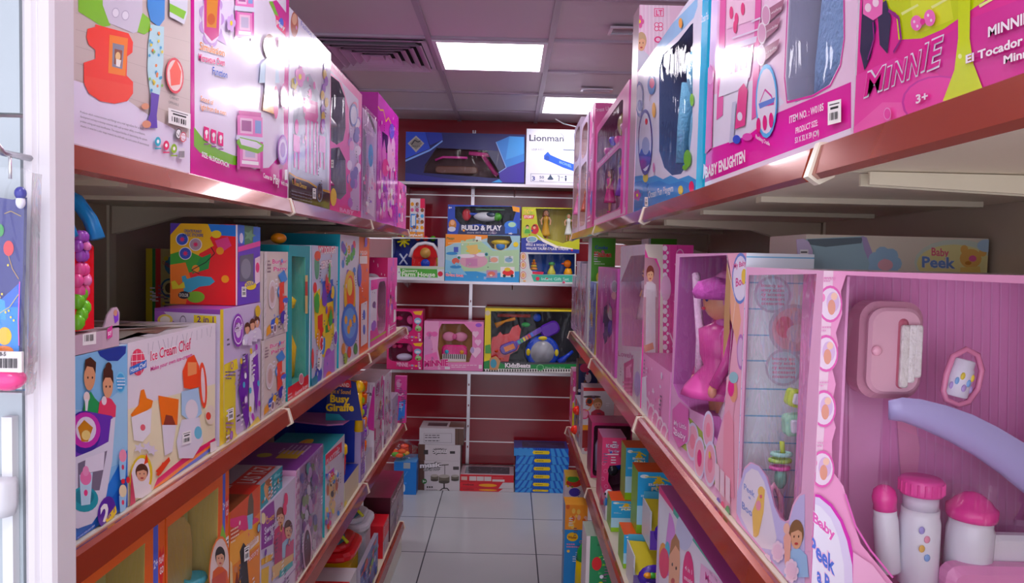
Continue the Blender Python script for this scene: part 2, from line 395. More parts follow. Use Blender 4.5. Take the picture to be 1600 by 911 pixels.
# ================================================================ the room
ZS = [CH+.125, CH-.38, CH-.88, CH-1.40]       # shelf tops, from the top down
XL, XR = -.53, .32                            # front edges of the shelving left and right
DW = 5.10; HC = CH+.91                        # slat wall and ceiling
def structure(mb, name): o = mb.build(name); o['kind'] = 'structure'; return o
def proc(name, fn):
    m = bpy.data.materials.new(name); m.use_nodes = True; fn(m.node_tree.nodes, m.node_tree.links, m.node_tree.nodes['Principled BSDF']); MATS[name] = m
def tilemat(n, l, b):                        # large glossy floor tiles with thin joints
    tc = n.new('ShaderNodeTexCoord'); mp = n.new('ShaderNodeMapping'); mp.inputs['Location'].default_value = (.41, .33, 0); l.new(tc.outputs['Object'], mp.inputs[0])
    br = n.new('ShaderNodeTexBrick'); br.offset = 0; br.inputs['Scale'].default_value = 1; br.inputs['Brick Width'].default_value = .585; br.inputs['Row Height'].default_value = .52
    br.inputs['Mortar Size'].default_value = .0035; br.inputs['Mortar Smooth'].default_value = .1
    br.inputs['Color1'].default_value = (*lin('#bcbec2'), 1); br.inputs['Color2'].default_value = (*lin('#b7babf'), 1); br.inputs['Mortar'].default_value = (*lin('#4c4f56'), 1)
    l.new(mp.outputs[0], br.inputs[0]); no = n.new('ShaderNodeTexNoise'); no.inputs['Scale'].default_value = 3; l.new(tc.outputs['Object'], no.inputs[0])
    mx = n.new('ShaderNodeMix'); mx.data_type = 'RGBA'; mx.blend_type = 'MULTIPLY'; mx.inputs[0].default_value = .12
    l.new(br.outputs[0], mx.inputs[6]); l.new(no.outputs[0], mx.inputs[7]); l.new(mx.outputs[2], b.inputs['Base Color']); b.inputs['Roughness'].default_value = .17
proc('floor_tiles', tilemat)
def ceilmat(n, l, b):
    tc = n.new('ShaderNodeTexCoord'); no = n.new('ShaderNodeTexNoise'); no.inputs['Scale'].default_value = 90; no.inputs['Detail'].default_value = 5; l.new(tc.outputs['Object'], no.inputs[0])
    b.inputs['Base Color'].default_value = (*lin('#d6ccd4'), 1); b.inputs['Roughness'].default_value = .5
    n2 = n.new('ShaderNodeTexNoise'); n2.inputs['Scale'].default_value = 5; l.new(tc.outputs['Object'], n2.inputs[0])
    bp = n.new('ShaderNodeBump'); bp.inputs['Strength'].default_value = .15; bp.inputs['Distance'].default_value = .01; l.new(n2.outputs[0], bp.inputs['Height']); l.new(bp.outputs[0], b.inputs['Normal'])
proc('ceiling_board', ceilmat)
def redmat(n, l, b):
    tc = n.new('ShaderNodeTexCoord'); no = n.new('ShaderNodeTexNoise'); no.inputs['Scale'].default_value = 2.5; l.new(tc.outputs['Object'], no.inputs[0])
    cr = n.new('ShaderNodeValToRGB'); cr.color_ramp.elements[0].color = (*lin('#7c222c'), 1); cr.color_ramp.elements[1].color = (*lin('#8c2a35'), 1)
    l.new(no.outputs[0], cr.inputs[0]); l.new(cr.outputs[0], b.inputs['Base Color']); b.inputs['Roughness'].default_value = .13; b.inputs['Specular IOR Level'].default_value = .6
proc('red_laminate', redmat)
def emis(n, l, b):
    b.inputs['Emission Color'].default_value = (1, .95, 1, 1); b.inputs['Emission Strength'].default_value = PANEL; b.inputs['Base Color'].default_value = (.9,.9,.9,1)
proc('light_panel', emis)
WX0, WX1, WY0 = -2.6, 2.3, -1.3
m = MB('floor_tiles'); m.box((WX0, WY0, -.05), (WX1, DW+.15, 0), '#ccc'); structure(m, 'floor')
m = MB('ceiling_board'); m.box((WX0, WY0, HC+.012), (WX1, DW+.15, HC+.06), '#ccc'); structure(m, 'ceiling')
m = MB('painted_metal'); m.box((WX0-.06, WY0, 0), (WX0, DW+.15, HC+.012), '#d8d4d2'); structure(m, 'wall_left')
m = MB('painted_metal'); m.box((WX1, WY0, 0), (WX1+.06, DW+.15, HC+.012), '#d8d4d2'); structure(m, 'wall_right')
m = MB('red_laminate')
m.box((WX0, DW+.02, 0), (WX1, DW+.08, HC+.012), '#7a2030')
zz = [0]+sorted(on_y(700, y, DW).z for y in (305, 340, 375, 410, 442, 478, 513, 548, 581, 617, 653, 689, 725))+[HC-.0]
for a, b in zip(zz, zz[1:]): m.box((WX0, DW, a+.004), (WX1, DW+.02, b-.004), '#7a2030')
structure(m, 'wall_back')
m = MB('bare_metal')
for z in zz[1:-1]: m.box((WX0, DW+.002, z-.0045), (WX1, DW+.019, z+.0045), '#d8cfd0')
structure(m, 'trim_1')
# ceiling grid, lamps, diffuser
GX = [on_y(668, 0, 3.0).x]                    # placeholder, replaced below
def on_z(x, y, Z): return hit(x, y, (0,0,Z), Z1)
P = .52; gx0 = on_z(681, 63, HC).x-.03; gy0 = on_z(775, 66, HC).y-.02
m = MB('painted_metal')
i0 = math.floor((WX0-gx0)/P)+1; xs = [gx0+P*i for i in range(i0, 20) if WX0 < gx0+P*i < WX1]
j0 = math.floor((WY0-gy0)/P)+1; ys = [gy0+P*j for j in range(j0, 30) if WY0 < gy0+P*j < DW]
for x in xs: m.box((x-.012, WY0, HC), (x+.012, DW, HC+.011), '#b5aab8')
for y in ys: m.box((WX0, y-.012, HC+.001), (WX1, y+.012, HC+.0115), '#b5aab8')
structure(m, 'trim_2')
def lamp(i, j, label):
    x = gx0+P*i; y = gy0+P*j; r = root('ceiling_light', (x+P/2, y+P/2, HC), label, 'ceiling light', 'square ceiling light panels')
    a = MB('painted_metal')
    for (p, q) in (((x+.012, y+.012), (x+.03, y+P-.012)), ((x+P-.03, y+.012), (x+P-.012, y+P-.012)), ((x+.03, y+.012), (x+P-.03, y+.03)), ((x+.03, y+P-.03), (x+P-.03, y+P-.012))):
        a.box((*p, HC-.004), (*q, HC+.01), '#e8e4ec')
    a.build('frame', r); a = MB('light_panel'); a.box((x+.03, y+.03, HC-.001), (x+P-.03, y+P-.03, HC+.009), '#fff'); a.build('diffuser', r)
lamp(0, 0, 'large square light panel in the ceiling over the middle of the aisle')
lamp(1, 2, 'farther square light panel partly hidden above the right hand boxes')
for i, j in ((-3, 1), (3, 0), (0, -4), (-3, -4), (3, -4), (0,-7)): lamp(i, j, 'square ceiling light panel over another part of the shop')
# air diffuser: nested square louvres
x = gx0-P; y = gy0; r = root('air_diffuser', (x+P/2, y+P/2, HC), 'square louvred air conditioning diffuser in the ceiling above the left boxes', 'air vent')
a = MB('painted_metal'); cx, cy = x+P/2, y+P/2
a2 = MB('matte_card'); a2.box((cx-.23, cy-.23, HC+.002), (cx+.23, cy+.23, HC+.011), '#1c1a20'); a2.build('duct_opening', r)
def sqring(mb, s0, s1, z0, z1, col):
    A = [(cx-s0, cy-s0), (cx+s0, cy-s0), (cx+s0, cy+s0), (cx-s0, cy+s0)]; B = [(cx-s1, cy-s1), (cx+s1, cy-s1), (cx+s1, cy+s1), (cx-s1, cy+s1)]
    for k in range(4):
        j = (k+1) % 4; p = [(*A[k], z0), (*A[j], z0), (*B[j], z1), (*B[k], z1)]; mb.face(p, col); q = [(v[0], v[1], v[2]+.003) for v in p]; mb.face(q[::-1], col)
sqring(a, .248, .225, HC-.006, HC-.006, '#c9bccb'); a.build('frame', r)
for k in range(5):
    a = MB('painted_metal'); s0 = .222-k*.04; sqring(a, s0, s0-.03, HC-.022, HC-.001, '#c4b6c6'); sqring(a, s0+.004, s0, HC-.022, HC-.022, '#d8cbda'); a.build('louvre', r)
a = MB('painted_metal'); a.box((cx-.03, cy-.03, HC-.02), (cx+.03, cy+.03, HC-.004), '#c4b6c6'); a.build('centre_plate', r)
# two small recessed fittings
for (px, py, wd, lab, bl) in ((973, 47, .11, 'small square chrome rimmed fitting in the ceiling at upper right', .1), (932, 140, .17, 'narrow white slot fitting in the ceiling before the far light panel', .06)):
    q = on_z(px, py, HC); r = root('ceiling_fitting', q, lab, 'ceiling fitting')
    a = MB('bare_metal')
    X0, X1_, Y0, Y1_ = q.x-wd/2, q.x+wd/2, q.y-bl/2, q.y+bl/2
    for (p0, p1) in (((X0, Y0), (X1_, Y0+.012)), ((X0, Y1_-.012), (X1_, Y1_)), ((X0, Y0+.012), (X0+.012, Y1_-.012)), ((X1_-.012, Y0+.012), (X1_, Y1_-.012))): a.box((*p0, HC-.008), (*p1, HC+.0), '#e6e0ea')
    a.build('rim', r); a = MB('toy_plastic'); a.box((X0+.012, Y0+.012, HC-.003), (X1_-.012, Y1_-.012, HC+.0), '#8d8894'); a.build('insert', r)
# white cable running along the wall top
m = MB('toy_plastic'); m.tube([on_z(868, 186, HC-.01), on_y(880, 193, 4.95), on_y(900, 198, 4.9), on_y(930, 199, 4.9), on_y(960, 197, 4.9)], .004, '#f0eef4')
tag(m.build('cable', base=(0,0,0)), 'thin white cable running from the ceiling along the top of the red wall', 'cable')
# slotted standards on the slat wall
for px, lab in ((737, 'chrome slotted upright strip running down the middle of the red slat wall'),):
    X = on_y(px, 400, DW).x; m = MB('bare_metal')
    for k in range(16):
        z0 = .10+k*.145; m.box((X-.011, DW-.012, z0), (X+.011, DW, z0+.128), '#d8d2d6'); 
        m.box((X-.011, DW-.012, z0+.128), (X-.004, DW, z0+.145), '#d8d2d6'); m.box((X+.004, DW-.012, z0+.128), (X+.011, DW, z0+.145), '#d8d2d6')
    tag(m.build('shelf_standard', base=(X, DW, .10)), lab, 'wall upright')
# ================================================================ gondola shelving
RAIL = '#98432f'; CREAM = '#d9d0bd'
JY = [-.22, .78, 1.78, 2.80, 3.82]            # module joints along the aisle
LV = ['top', 'second', 'third', 'bottom']; MO = ['nearest', 'near', 'second', 'third', 'far']
def shelf(side, lev, k):
    sx = -1 if side == 'left' else 1; X = XL if side == 'left' else XR; z = ZS[lev]; y0, y1 = JY[k]+.004, JY[k+1]-.004
    dep = .42; ex = 0
    r = root('shelf', (X+sx*dep/2, (y0+y1)/2, z-.03), '%s shelf of the %s shelving, %s section from the camera' % (LV[lev], side, {0: 'closest', 1: 'first full', 2: 'middle', 3: 'far end'}[k]), 'shelf', 'metal shelves with terracotta price rails')
    a = MB('painted_metal')
    a.box((X+sx*.012, y0, z-.028) if sx > 0 else (X-dep, y0, z-.028), (X+dep, y1, z) if sx > 0 else (X-.012, y1, z), CREAM)
    # folded stiffening ribs under the board
    for q in (.33, .66): a.box((min(X+sx*.05, X+sx*.38), y0+(y1-y0)*q-.012, z-.036), (max(X+sx*.05, X+sx*.38), y0+(y1-y0)*q+.012, z-.028), CREAM)
    a.build('shelf_board', r)
    a = MB('rail_metal')
    # slanted price rail: top lip, slanted front, bottom lip
    pr = [(X+sx*.012, z-.002), (X+sx*.004, z-.0005), (X-sx*.004, z-.004), (X-sx*.012, z-.034), (X-sx*.006, z-.039), (X+sx*.012, z-.034)]
    n = len(pr); vs = [(p[0], y, p[1]) for y in (y0+.006, y1-.006) for p in pr]
    a.mesh(vs, [(i, (i+1)%n, n+(i+1)%n, n+i) for i in range(n)], RAIL); a.mesh(vs, [tuple(range(n)), tuple(range(2*n-1, n-1, -1))], RAIL)
    a.build('price_rail', r)
    for yy in (y1-.006,)+((y0+.0,) if k == (1 if side == 'left' else 0) else ()):
        a = MB('toy_plastic'); e = [(X+sx*.011, z-.0005), (X-sx*.005, z-.0005), (X-sx*.016, z-.036), (X-sx*.004, z-.044), (X+sx*.012, z-.036)]
        n = len(e); vs = [(p[0], y, p[1]) for y in (yy-.006, yy+.006) for p in e]
        a.mesh(vs, [(i, (i+1)%n, n+(i+1)%n, n+i) for i in range(n)]+[tuple(range(n)), tuple(range(2*n-1, n-1, -1))], '#e9e2d0'); a.build('rail_end_clip', r)
    if lev == 3:
        a = MB('painted_metal'); x0, x1 = sorted((X+sx*.004, X+sx*dep)); a.box((x0, y0, .002), (x1, y1, z-.04), '#e6e2d6'); a.build('plinth', r)
    if lev < 3:
        for yy in (y0+.006, y1-.006):
            a = MB('painted_metal'); b0, b1 = X+sx*.05, X+sx*(dep)
            pf = [(b0, z-.029), (b1, z-.029), (b1, z-.095), (X+sx*(dep-.04), z-.085), (X+sx*.26, z-.05), (b0, z-.042)]
            n = len(pf); vs = [(p[0], y, p[1]) for y in (yy-.002, yy+.002) for p in pf]
            a.mesh(vs, [(i, (i+1)%n, n+(i+1)%n, n+i) for i in range(n)]+[tuple(range(n)), tuple(range(2*n-1, n-1, -1))], CREAM); a.build('bracket', r)
for side in ('left', 'right'):
    sx = -1 if side == 'left' else 1; X = XL if side == 'left' else XR
    ks = (1, 2, 3) if side == 'left' else (0, 1, 2, 3)
    for lev in range(4):
        for k in ks: shelf(side, lev, k)
    yb0, yb1 = JY[ks[0]], JY[-1]; B0 = X+sx*.43
    r = root('shelving_frame', (B0, (yb0+yb1)/2, 0), 'cream metal back panel and uprights of the %s shelving run' % side, 'shelving frame', None)
    for k in ks:
        a = MB('painted_metal'); x0, x1 = sorted((B0, B0+sx*.012))
        a.box((x0, JY[k]+.016, .06), (x1, JY[k+1]-.016, ZS[0]+.42), '#b9ac9a'); a.build('back_panel', r)
    for y in JY[ks[0]:]:
        a = MB('painted_metal'); x0, x1 = sorted((B0-sx*.006, B0+sx*.03))
        a.box((x0, y-.015, 0), (x1, y+.015, ZS[0]+.46), CREAM); a.build('upright', r)
# ================================================================ helpers for packaged goods
rnd = random.Random(5)
PK = ['#d81b93', '#f06bb8', '#f7a8d4', '#fbe3f1', '#b04cc0', '#8a58c8', '#ffffff']
MIX = ['#e23b3b', '#f5a623', '#f7dc3a', '#49b04d', '#2f8fd8', '#d8489a', '#ffffff', '#7a4ab8']
def doll(bx, u, v, dep, h, dress='#f58cc4', hair='#e8c06a', skin='#e8b696', name='doll', legs=True, baby=False):
    p = bx.part(name, 'toy_plastic'); M = bx.M(u, v, dep); hr = h*(.15 if baby else .085); top = h-hr*1.1
    p.ell((0, 0, top), (hr*.88, hr*.9, hr*1.05), skin, M=M)
    p.ell((0, hr*.28, top+hr*.2), (hr*1.08, hr*.95, hr*1.1), hair, M=M)
    if not baby: p.ell((-hr*.85, hr*.3, top-hr*.9), (hr*.4, hr*.4, hr*1.3), hair, M=M); p.ell((hr*.85, hr*.3, top-hr*.9), (hr*.4, hr*.4, hr*1.3), hair, M=M)
    for q in (-1, 1):
        p.ell((q*hr*.36, -hr*.82, top+hr*.02), (hr*.14, hr*.08, hr*.15), '#2c3f7a', M=M, seg=8, rg=5)
    p.ell((0, -hr*.86, top-hr*.45), (hr*.24, hr*.08, hr*.08), '#c8405c', M=M, seg=8, rg=5)
    sh = top-hr*1.1
    p.lathe((0, 0, 0), [(hr*.35, sh+hr*.2), (hr*.45, sh), (hr*1.05, sh-hr*.3), (hr*.95, sh-hr*1.4), (hr*.75, sh-hr*1.9), (hr*1.6, sh*.35), (hr*1.75, sh*.28)][::-1], dress, M=M, seg=12)
    for q in (-1, 1):
        p.tube([M @ Vector((q*hr*1.0, 0, sh-hr*.35)), M @ Vector((q*hr*1.7, -hr*.2, sh-hr*1.5)), M @ Vector((q*hr*1.5, -hr*.7, sh-hr*2.6))], [hr*.34, hr*.27, hr*.22], skin if not baby else dress)
        p.ell((q*hr*1.5, -hr*.75, sh-hr*2.8), (hr*.24, hr*.2, hr*.3), skin, M=M, seg=8, rg=5)
        if legs: p.tube([M @ Vector((q*hr*.5, 0, sh*.36)), M @ Vector((q*hr*.55, 0, sh*.18)), M @ Vector((q*hr*.55, 0, .005))], [hr*.4, hr*.33, hr*.24], skin); p.ell((q*hr*.55, -hr*.25, hr*.2), (hr*.28, hr*.5, hr*.2), dress, M=M, seg=8, rg=5)
    return p
def flower(c, x, y, r, col, mid='#f7e04a', n=5, sq=1):
    for i in range(n): a = 2*PI*i/n; c.ell(x+r*.6*sq*math.cos(a), y+r*.6*math.sin(a), r*.45*sq, r*.45, col, 10)
    c.ell(x, y, r*.3*sq, r*.3, mid, 8)
def frame_uv(c, t, col, th=None):
    th = th or t; a = c.uv; a.rect(0, 0, 1, th, col); a.rect(0, 1-th, 1, 1, col); a.rect(0, th, t, 1-th, col); a.rect(1-t, th, 1, 1-th, col)
def roundq(x0, y0, x1, y1, r=.25, n=4):          # rounded window outline, fractions
    rx, ry = (x1-x0)*r, (y1-y0)*r; P = []
    for cx, cy, a0 in ((x1-rx, y1-ry, 0), (x0+rx, y1-ry, 90), (x0+rx, y0+ry, 180), (x1-rx, y0+ry, 270)):
        for k in range(n+1): a = math.radians(a0+90*k/n); P.append((cx+rx*math.cos(a), cy+ry*math.sin(a)))
    return P
LX = XL-.02; RX = XR+.02
# ================================================================ left, top shelf
z = ZS[0]+.001
b = side_box('toy_kitchen_box', 'white box picturing a red and orange toy kitchen, first on the top left shelf', 'toy box', 'L', LX, z, 100, 297, .60, .28, ('#e6dff0', '#efe9f4', '#e6e0ea')); c = b.front
c.poly([(90,-60), (310,-60), (295,216), (262,196), (235,182), (190,150), (118,126), (90,120)], '#cdbfba')
for k in range(5): c.line([(118, 20+k*26), (296, 66+k*30)], .8, '#b9aaa6')
c.poly([(121,-60), (122,18), (160,42), (172,40), (172,-60)], '#8cc63a'); c.poly([(160,-60), (160,8), (170,36), (208,52), (222,46), (222,-60)], '#d4cfdc')
c.poly([(214,50), (222,20), (234,30), (234,48), (225,54)], '#8cc63a')
for x, y in ((180,20), (195,24)): c.ring(x, y, 6, 8, '#b8b2c4', '#e9e6ef')
c.poly([(136,45), (148,42), (148,38), (200,52), (207,66), (206,82), (198,88), (197,118), (207,128), (207,146), (198,158), (178,162), (156,158), (138,146), (130,128), (130,98), (148,92), (148,78), (138,70), (134,58)], '#ea3f30')
c.poly([(131,118), (160,124), (207,134), (206,147), (196,158), (178,162), (156,158), (138,146), (131,132)], '#f0503f')
c.poly([(170,54), (199,60), (195,119), (168,114)], '#f28a2b'); c.poly([(175,67), (193,71), (190,108), (174,104)], '#8c8c9c'); c.poly([(178,76), (190,79), (188,103), (177,100)], '#8a4a30')
c.ell(183, 88, 4, 7, '#e8c48a'); c.poly([(180,92), (188,94), (186,105), (180,103)], '#f6f2ea')
c.poly([(231,-60), (257,-60), (256,30), (247,42), (234,32), (229,10)], '#4a8fd0')
c.poly([(234,38), (255,42), (254,100), (248,150), (233,146), (229,110), (230,70)], '#bfe0e6')
for i in range(26): c.ell(231+rnd.random()*21, 46+rnd.random()*98, 1.8, 2.6, rnd.choice(['#e98a4a', '#4aa0c8', '#8fc05a', '#e6d24a']), 7)
c.poly([(233,144), (246,148), (242,180), (243,200), (232,200), (227,190), (232,175)], '#5a3aa0'); c.ell(224, 166, 6, 5, '#d8997a'); c.ell(226, 194, 7, 6, '#d8997a')
c.poly([(262,-60), (292,-60), (290,20), (285,38), (262,26)], '#d9dbe6'); c.poly([(262,5), (288,18), (284,30), (262,18)], '#8cc63a')
c.ring(270, 118, 14, 28, '#d23c50', '#efd5d0', .86, sh=.2); c.poly([(262,110), (272,92), (280,112), (278,132), (264,134)], '#e8604e')
c.text('CABINET', 262, 153, 276, 158, 4, col='#555', off=0); c.text('OPENABLE', 260, 161, 276, 166, 4, col='#555', off=0)
for k, t in enumerate(('Products which contain bottom and fittings are a vital ingredient for a child', 'development and help to develop numerous skills such as motor ability, co-ordination,', 'problem solving and visual identification. The enjoyed families of determining the system', 'situation, it varies for a color shape towards the child with use and a sense of environment')):
    c.text(t, 121, 176+k*7.2, 220+k*3, 203+k*8.6, 3.2, 3.6, '#4a4450', 0)
for x, y, q in ((243,221,'#2fb0c4'), (256,227,'#d8346a'), (268,232,'#9ac43a')): c.ell(x, y, 4.6, 7.4, q); c.ell(x, y, 2, 3, '#fff'); c.rect(x-5, y+10, x+5, y+12, q); 
c.ring(275, 209, 5, 8.5, '#444', '#f0f0f0', .8); c.line([(272,208), (275,213), (279,203)], 1.4, '#222'); c.ring(282, 214, 5, 8, '#c8455c', '#f4eef4', .8); c.text('Safety', 278, 211, 287, 214, 3, col='#c8455c', off=0); c.text('Tested', 278, 217, 287, 220, 3, col='#c8455c', off=0)
c.rect(275, 231, 284, 248, '#e8e4ea'); 
for k in range(4): c.rect(275+k*2.3, 236, 276.2+k*2.3, 246, '#333')
b.price(258, 168, 35, 24, sh=.28); b.done()

b = side_box('microwave_kitchen_box', 'magenta edged white box picturing pink play kitchens and a microwave, top left shelf', 'toy box', 'L', LX, z, 298, 449, .585, .25, ('#c3208f', '#c3208f', '#e2d9ea'), m='glossy_card'); c = b.front
c.poly([(303,-200), (447,-200), (447,60), (443,150), (444,236), (420,262), (398,264), (370,254), (330,238), (304,200)], '#e9e2f2')
c.poly([(303,198), (318,218), (342,234), (368,244), (392,243), (392,256), (366,258), (336,250), (312,238), (303,228)], '#7fbf3a')
c.poly([(432,0), (420,4), (436,36), (447,60), (447,20)], '#c3208f'); c.poly([(420,2), (432,30), (436,28), (426,2)], '#7fbf3a')
c.poly([(430,22), (446,34), (446,56), (438,48), (432,42)], '#e23a7c'); c.ell(439, 36, 4, 8, '#3a6ad0')
c.text('Play', 432, 38, 445, 48, 7, col='#fff')
# flower bubble with an oven
for k in range(9): a = k*2*PI/9; c.ell(330+13*math.cos(a), 30+34*math.sin(a), 7, 10, '#c9a8dc')
c.poly([(345,48), (353,70), (338,62)], '#c9a8dc'); c.ell(330, 30, 15, 38, '#f0e2f4'); c.poly([(318,-20), (343,-12), (341,56), (330,64), (318,50)], '#c84a8c'); c.poly([(322,-10), (340,-4), (337,44), (322,42)], '#d8923a'); c.ell(329, 30, 6, 9, '#c86a30')
c.text('Simulation', 311, 77, 350, 88, 12, 10, '#e8954a', out='#fff'); c.text('Microwave Oven', 309, 95, 350, 103, 12, 10, '#d8247c', out='#fff'); c.text('Function', 331, 116, 354, 122, 12, 10, '#4a6ac8', out='#fff')
c.text('Sound of', 312, 157, 332, 164, 8, 7, '#e8954a', out='#fff'); c.text('light from the oven', 312, 170, 352, 180, 8, 7, '#e8954a', out='#fff')
for k in range(3):
    x = 321+k*11; c.poly([(x-4,197+k*4), (x+4,200+k*4), (x+4,221+k*4), (x-4,218+k*4)], '#d8247c'); c.ell(x, 207+k*4, 2.4, 4, '#fff'); c.rect(x-1, 210+k*4, x+1, 216+k*4, '#fff'); c.rect(x-4, 224+k*4, x+4, 226+k*4, '#8a4a8a')
def play_kitchen(c, x, y, w, h, col='#e58ac4', dk='#c44a9c'):
    def q(a, b_, e, f, k): c.poly([(x+a*w, y+b_*h+a*w*.1), (x+e*w, y+b_*h+e*w*.1), (x+e*w, y+f*h+e*w*.1), (x+a*w, y+f*h+a*w*.1)], k)
    q(.1, 0, .9, .1, dk); q(.05, .08, .95, .44, col); q(.15, .12, .6, .38, '#f4d0e8'); q(.2, .16, .55, .34, '#a8689a'); q(.68, .14, .9, .36, '#8ca8d8')
    q(0, .42, 1, .5, '#e0e4f4'); q(.04, .5, .14, 1, dk); q(.86, .5, .96, 1, dk); q(.14, .52, .86, .95, col); q(.24, .56, .76, .82, '#f2cfe4'); q(.32, .6, .68, .78, '#c8c0d8'); q(.2, .84, .8, .9, '#fff')
play_kitchen(c, 364, -30, 32, 92); play_kitchen(c, 366, 172, 44, 92); c.poly([(366,222), (372,232), (400,240), (408,236), (409,226), (398,220), (372,214)], '#7fbf3a'); c.poly([(370,215), (398,222), (406,228), (400,233), (374,226)], '#eee8f6')
c.kid(418, 92, 34, '#8a4a28', '#c8e0f0', sq=.5); c.poly([(412,96), (428,100), (426,150), (410,146)], '#f2f2fa'); c.poly([(410,144), (428,150), (430,180), (407,172)], '#e8a84a'); c.ell(428, 160, 4, 26, '#d0508c')
flower(c, 436, 66, 9, '#d23c8c', sq=.5); flower(c, 357, 36, 14, '#d8b8e8', sq=.5)
for y, r in ((150, 20), (158, 12)): c.ring(440, y, 5, r, '#c44a9c', '#e9d8f0', .8)
c.ring(438, 234, 8, 24, '#9a4ab0', '#c8a8d8', .85); c.ring(438, 234, 6, 17, '#ece0f4', '#b090c8', .7)
c.text('SIZE: 46.5X25X76CM', 310, 244, 353, 262, 7.5, 7, '#fff', .025); c.text('Come to', 407, 277, 421, 282, 7, col='#fff'); c.text('Play', 423, 286, 433, 289, 14, col='#fff', out='#c3208f'); c.text('with me!', 435, 288, 447, 292, 7, col='#fff')
c.rect(441, 265, 445, 281, '#eee'); b.done()

b = side_box('dressing_table_box', 'white box with a pink dressing table and black foot band, top left shelf', 'toy box', 'L', LX, z, 450, 514, (512, 78), .25, ('#e8e2f4', '#ded6ea', '#e4dcee'), m='glossy_card'); c = b.front
c.ell(470, 130, 8, 60, '#eee0f4')
c.poly([(454,275), (458,180), (470,120), (484,115), (500,150), (511,210), (512,300)], '#b9bccd'); c.poly([(461,262), (464,190), (474,140), (484,135), (498,165), (507,215), (508,280)], '#cdcfe0')
c.text('Fashion Dresser', 470, 40, 509, 82, 8, 7, '#8a8ad0', .01)
c.ell(460, 38, 6, 20, '#a85a3c'); c.ell(460, 30, 4, 9, '#e0b090')
c.poly([(474,152), (496,160), (497,182), (494,192), (476,186), (473,170)], '#e46ab4'); c.poly([(478,160), (493,165), (493,178), (478,174)], '#f49ad0'); c.ell(484, 148, 3, 10, '#e46ab4')
for x, y in ((477,186), (483,188), (489,190), (494,190)): c.poly([(x,y), (x+2.5,y), (x+2,y+84), (x+.2,y+83)], '#e56db8')
for x in (458, 498): c.poly([(x,210+x*.05-24), (x+10,214), (x+10,240), (x,236)], '#e884c4'); c.poly([(x+1,238), (x+3,238), (x+3,262), (x+1,262)], '#e56db8'); c.poly([(x+7,238), (x+9,238), (x+9,265), (x+7,265)], '#e56db8'); c.ell(x+5, 198, 3, 12, '#e56db8')
flower(c, 468, 120, 16, '#eb9ad2', sq=.5); flower(c, 459, 130, 10, '#e8d88a', sq=.5)
for i in range(9): c.ell(505+rnd.uniform(-4, 5), 105+i*11, 3, 8, rnd.choice(['#a05ac0', '#d080c8', '#e8c05a', '#6a70c0']), 9)
c.poly([(450,268), (462,276), (480,282), (498,294), (514,298), (514,340), (450,330)], '#d9a441'); c.poly([(450,271), (462,279), (480,285), (498,297), (514,302), (514,340), (450,330)], '#2a2430')
c.text('Princess Dresser', 455, 288, 478, 296, 7, col='#e8c050', off=.01)
for k in range(3): c.text('little beauty role play with music and light', 454, 299+k*5, 486, 307+k*5, 2.6, col='#b8b0c0', off=0)
c.ring(498, 300, 5, 16, '#8890a8', '#3a3444'); b.price(487, 294, 5, 16, sh=.2); b.done()

b = side_box('baby_doll_box', 'pink bordered box with two rounded windows over baby dolls, top left shelf', 'toy box', 'L', LX, z, 514, 563, (540, 120), .22, ('#d83aa0', '#d63c9c', '#eedaf0'), m='printed_card', inner='#8d8696', cav=.10,
    win=[[(517,118), (530,128), (539,152), (540,200), (536,220), (526,226), (517,220)], [(517,232), (530,230), (540,250), (541,302), (532,312), (517,306)]]); c = b.front
c.poly([(515,108), (560,156), (562,345), (548,334), (545,170), (534,130), (515,112)], '#cdb4d8')
for i in range(26): c.ell(rnd.uniform(545, 560), rnd.uniform(165, 320), 4, 8, rnd.choice(['#b06ac0', '#e8a0d0', '#7a6ab0', '#f0e0f4', '#d0508c']), 9)
c.ring(552, 180, 6, 18, '#7a86c8', '#dfd8f0', .8)
c.text('baby doll set', 520, 105, 540, 126, 5, col='#f6d8ec', off=0)
c.poly([(514,322), (524,316), (532,322), (540,320), (548,328), (563,330), (563,350), (514,330)], '#d8248c'); c.text('BABY', 530, 330, 552, 336, 6, col='#f0c0e0'); c.ell(520, 308, 5, 14, '#ecc84a'); b.price(516, 250, 4, 12)
doll(b, b.w*.26, b.h*.53, .06, .20, '#e6e2f0', '#b48c70', baby=True); doll(b, b.w*.28, b.h*.12, .06, .17, '#b44a8c', '#b8946a', baby=True); b.done()

b = side_box('bagged_craft_book', 'spiral bound pink craft pad sealed in a clear wrinkled bag, top left shelf', 'craft set', 'L', LX, z, 564, 587, (575, 176), .06, ('#c9a6cf', '#b56ab4', '#c890c8')); c = b.front
for i in range(14): c.ell(568+i*1.4, 158+i*3.6, 1, 5, '#4a3450', 8)
c.poly([(566,190), (584,210), (583,330), (566,320)], '#b58ab8'); c.poly([(572,330), (580,230), (586,300), (584,340)], '#e9d8ee'); c.ell(579, 243, 4, 18, '#2f8fc8'); c.poly([(567,200), (572,206), (571,300), (567,296)], '#6a5a78'); c.text('craft', 574, 208, 583, 214, 6, col='#f4dcf0')
busy(c, 8, PK, 16, .05, .05, .95, .4, 0, False)
f = MB('bag_film'); f.obox(b.O-Z1*0+X1*.006, b.U, b.V, b.N, b.w, b.h*1.02, b.d, '#fff'); b.parts.append(('clear_bag', f, None)); b.done()

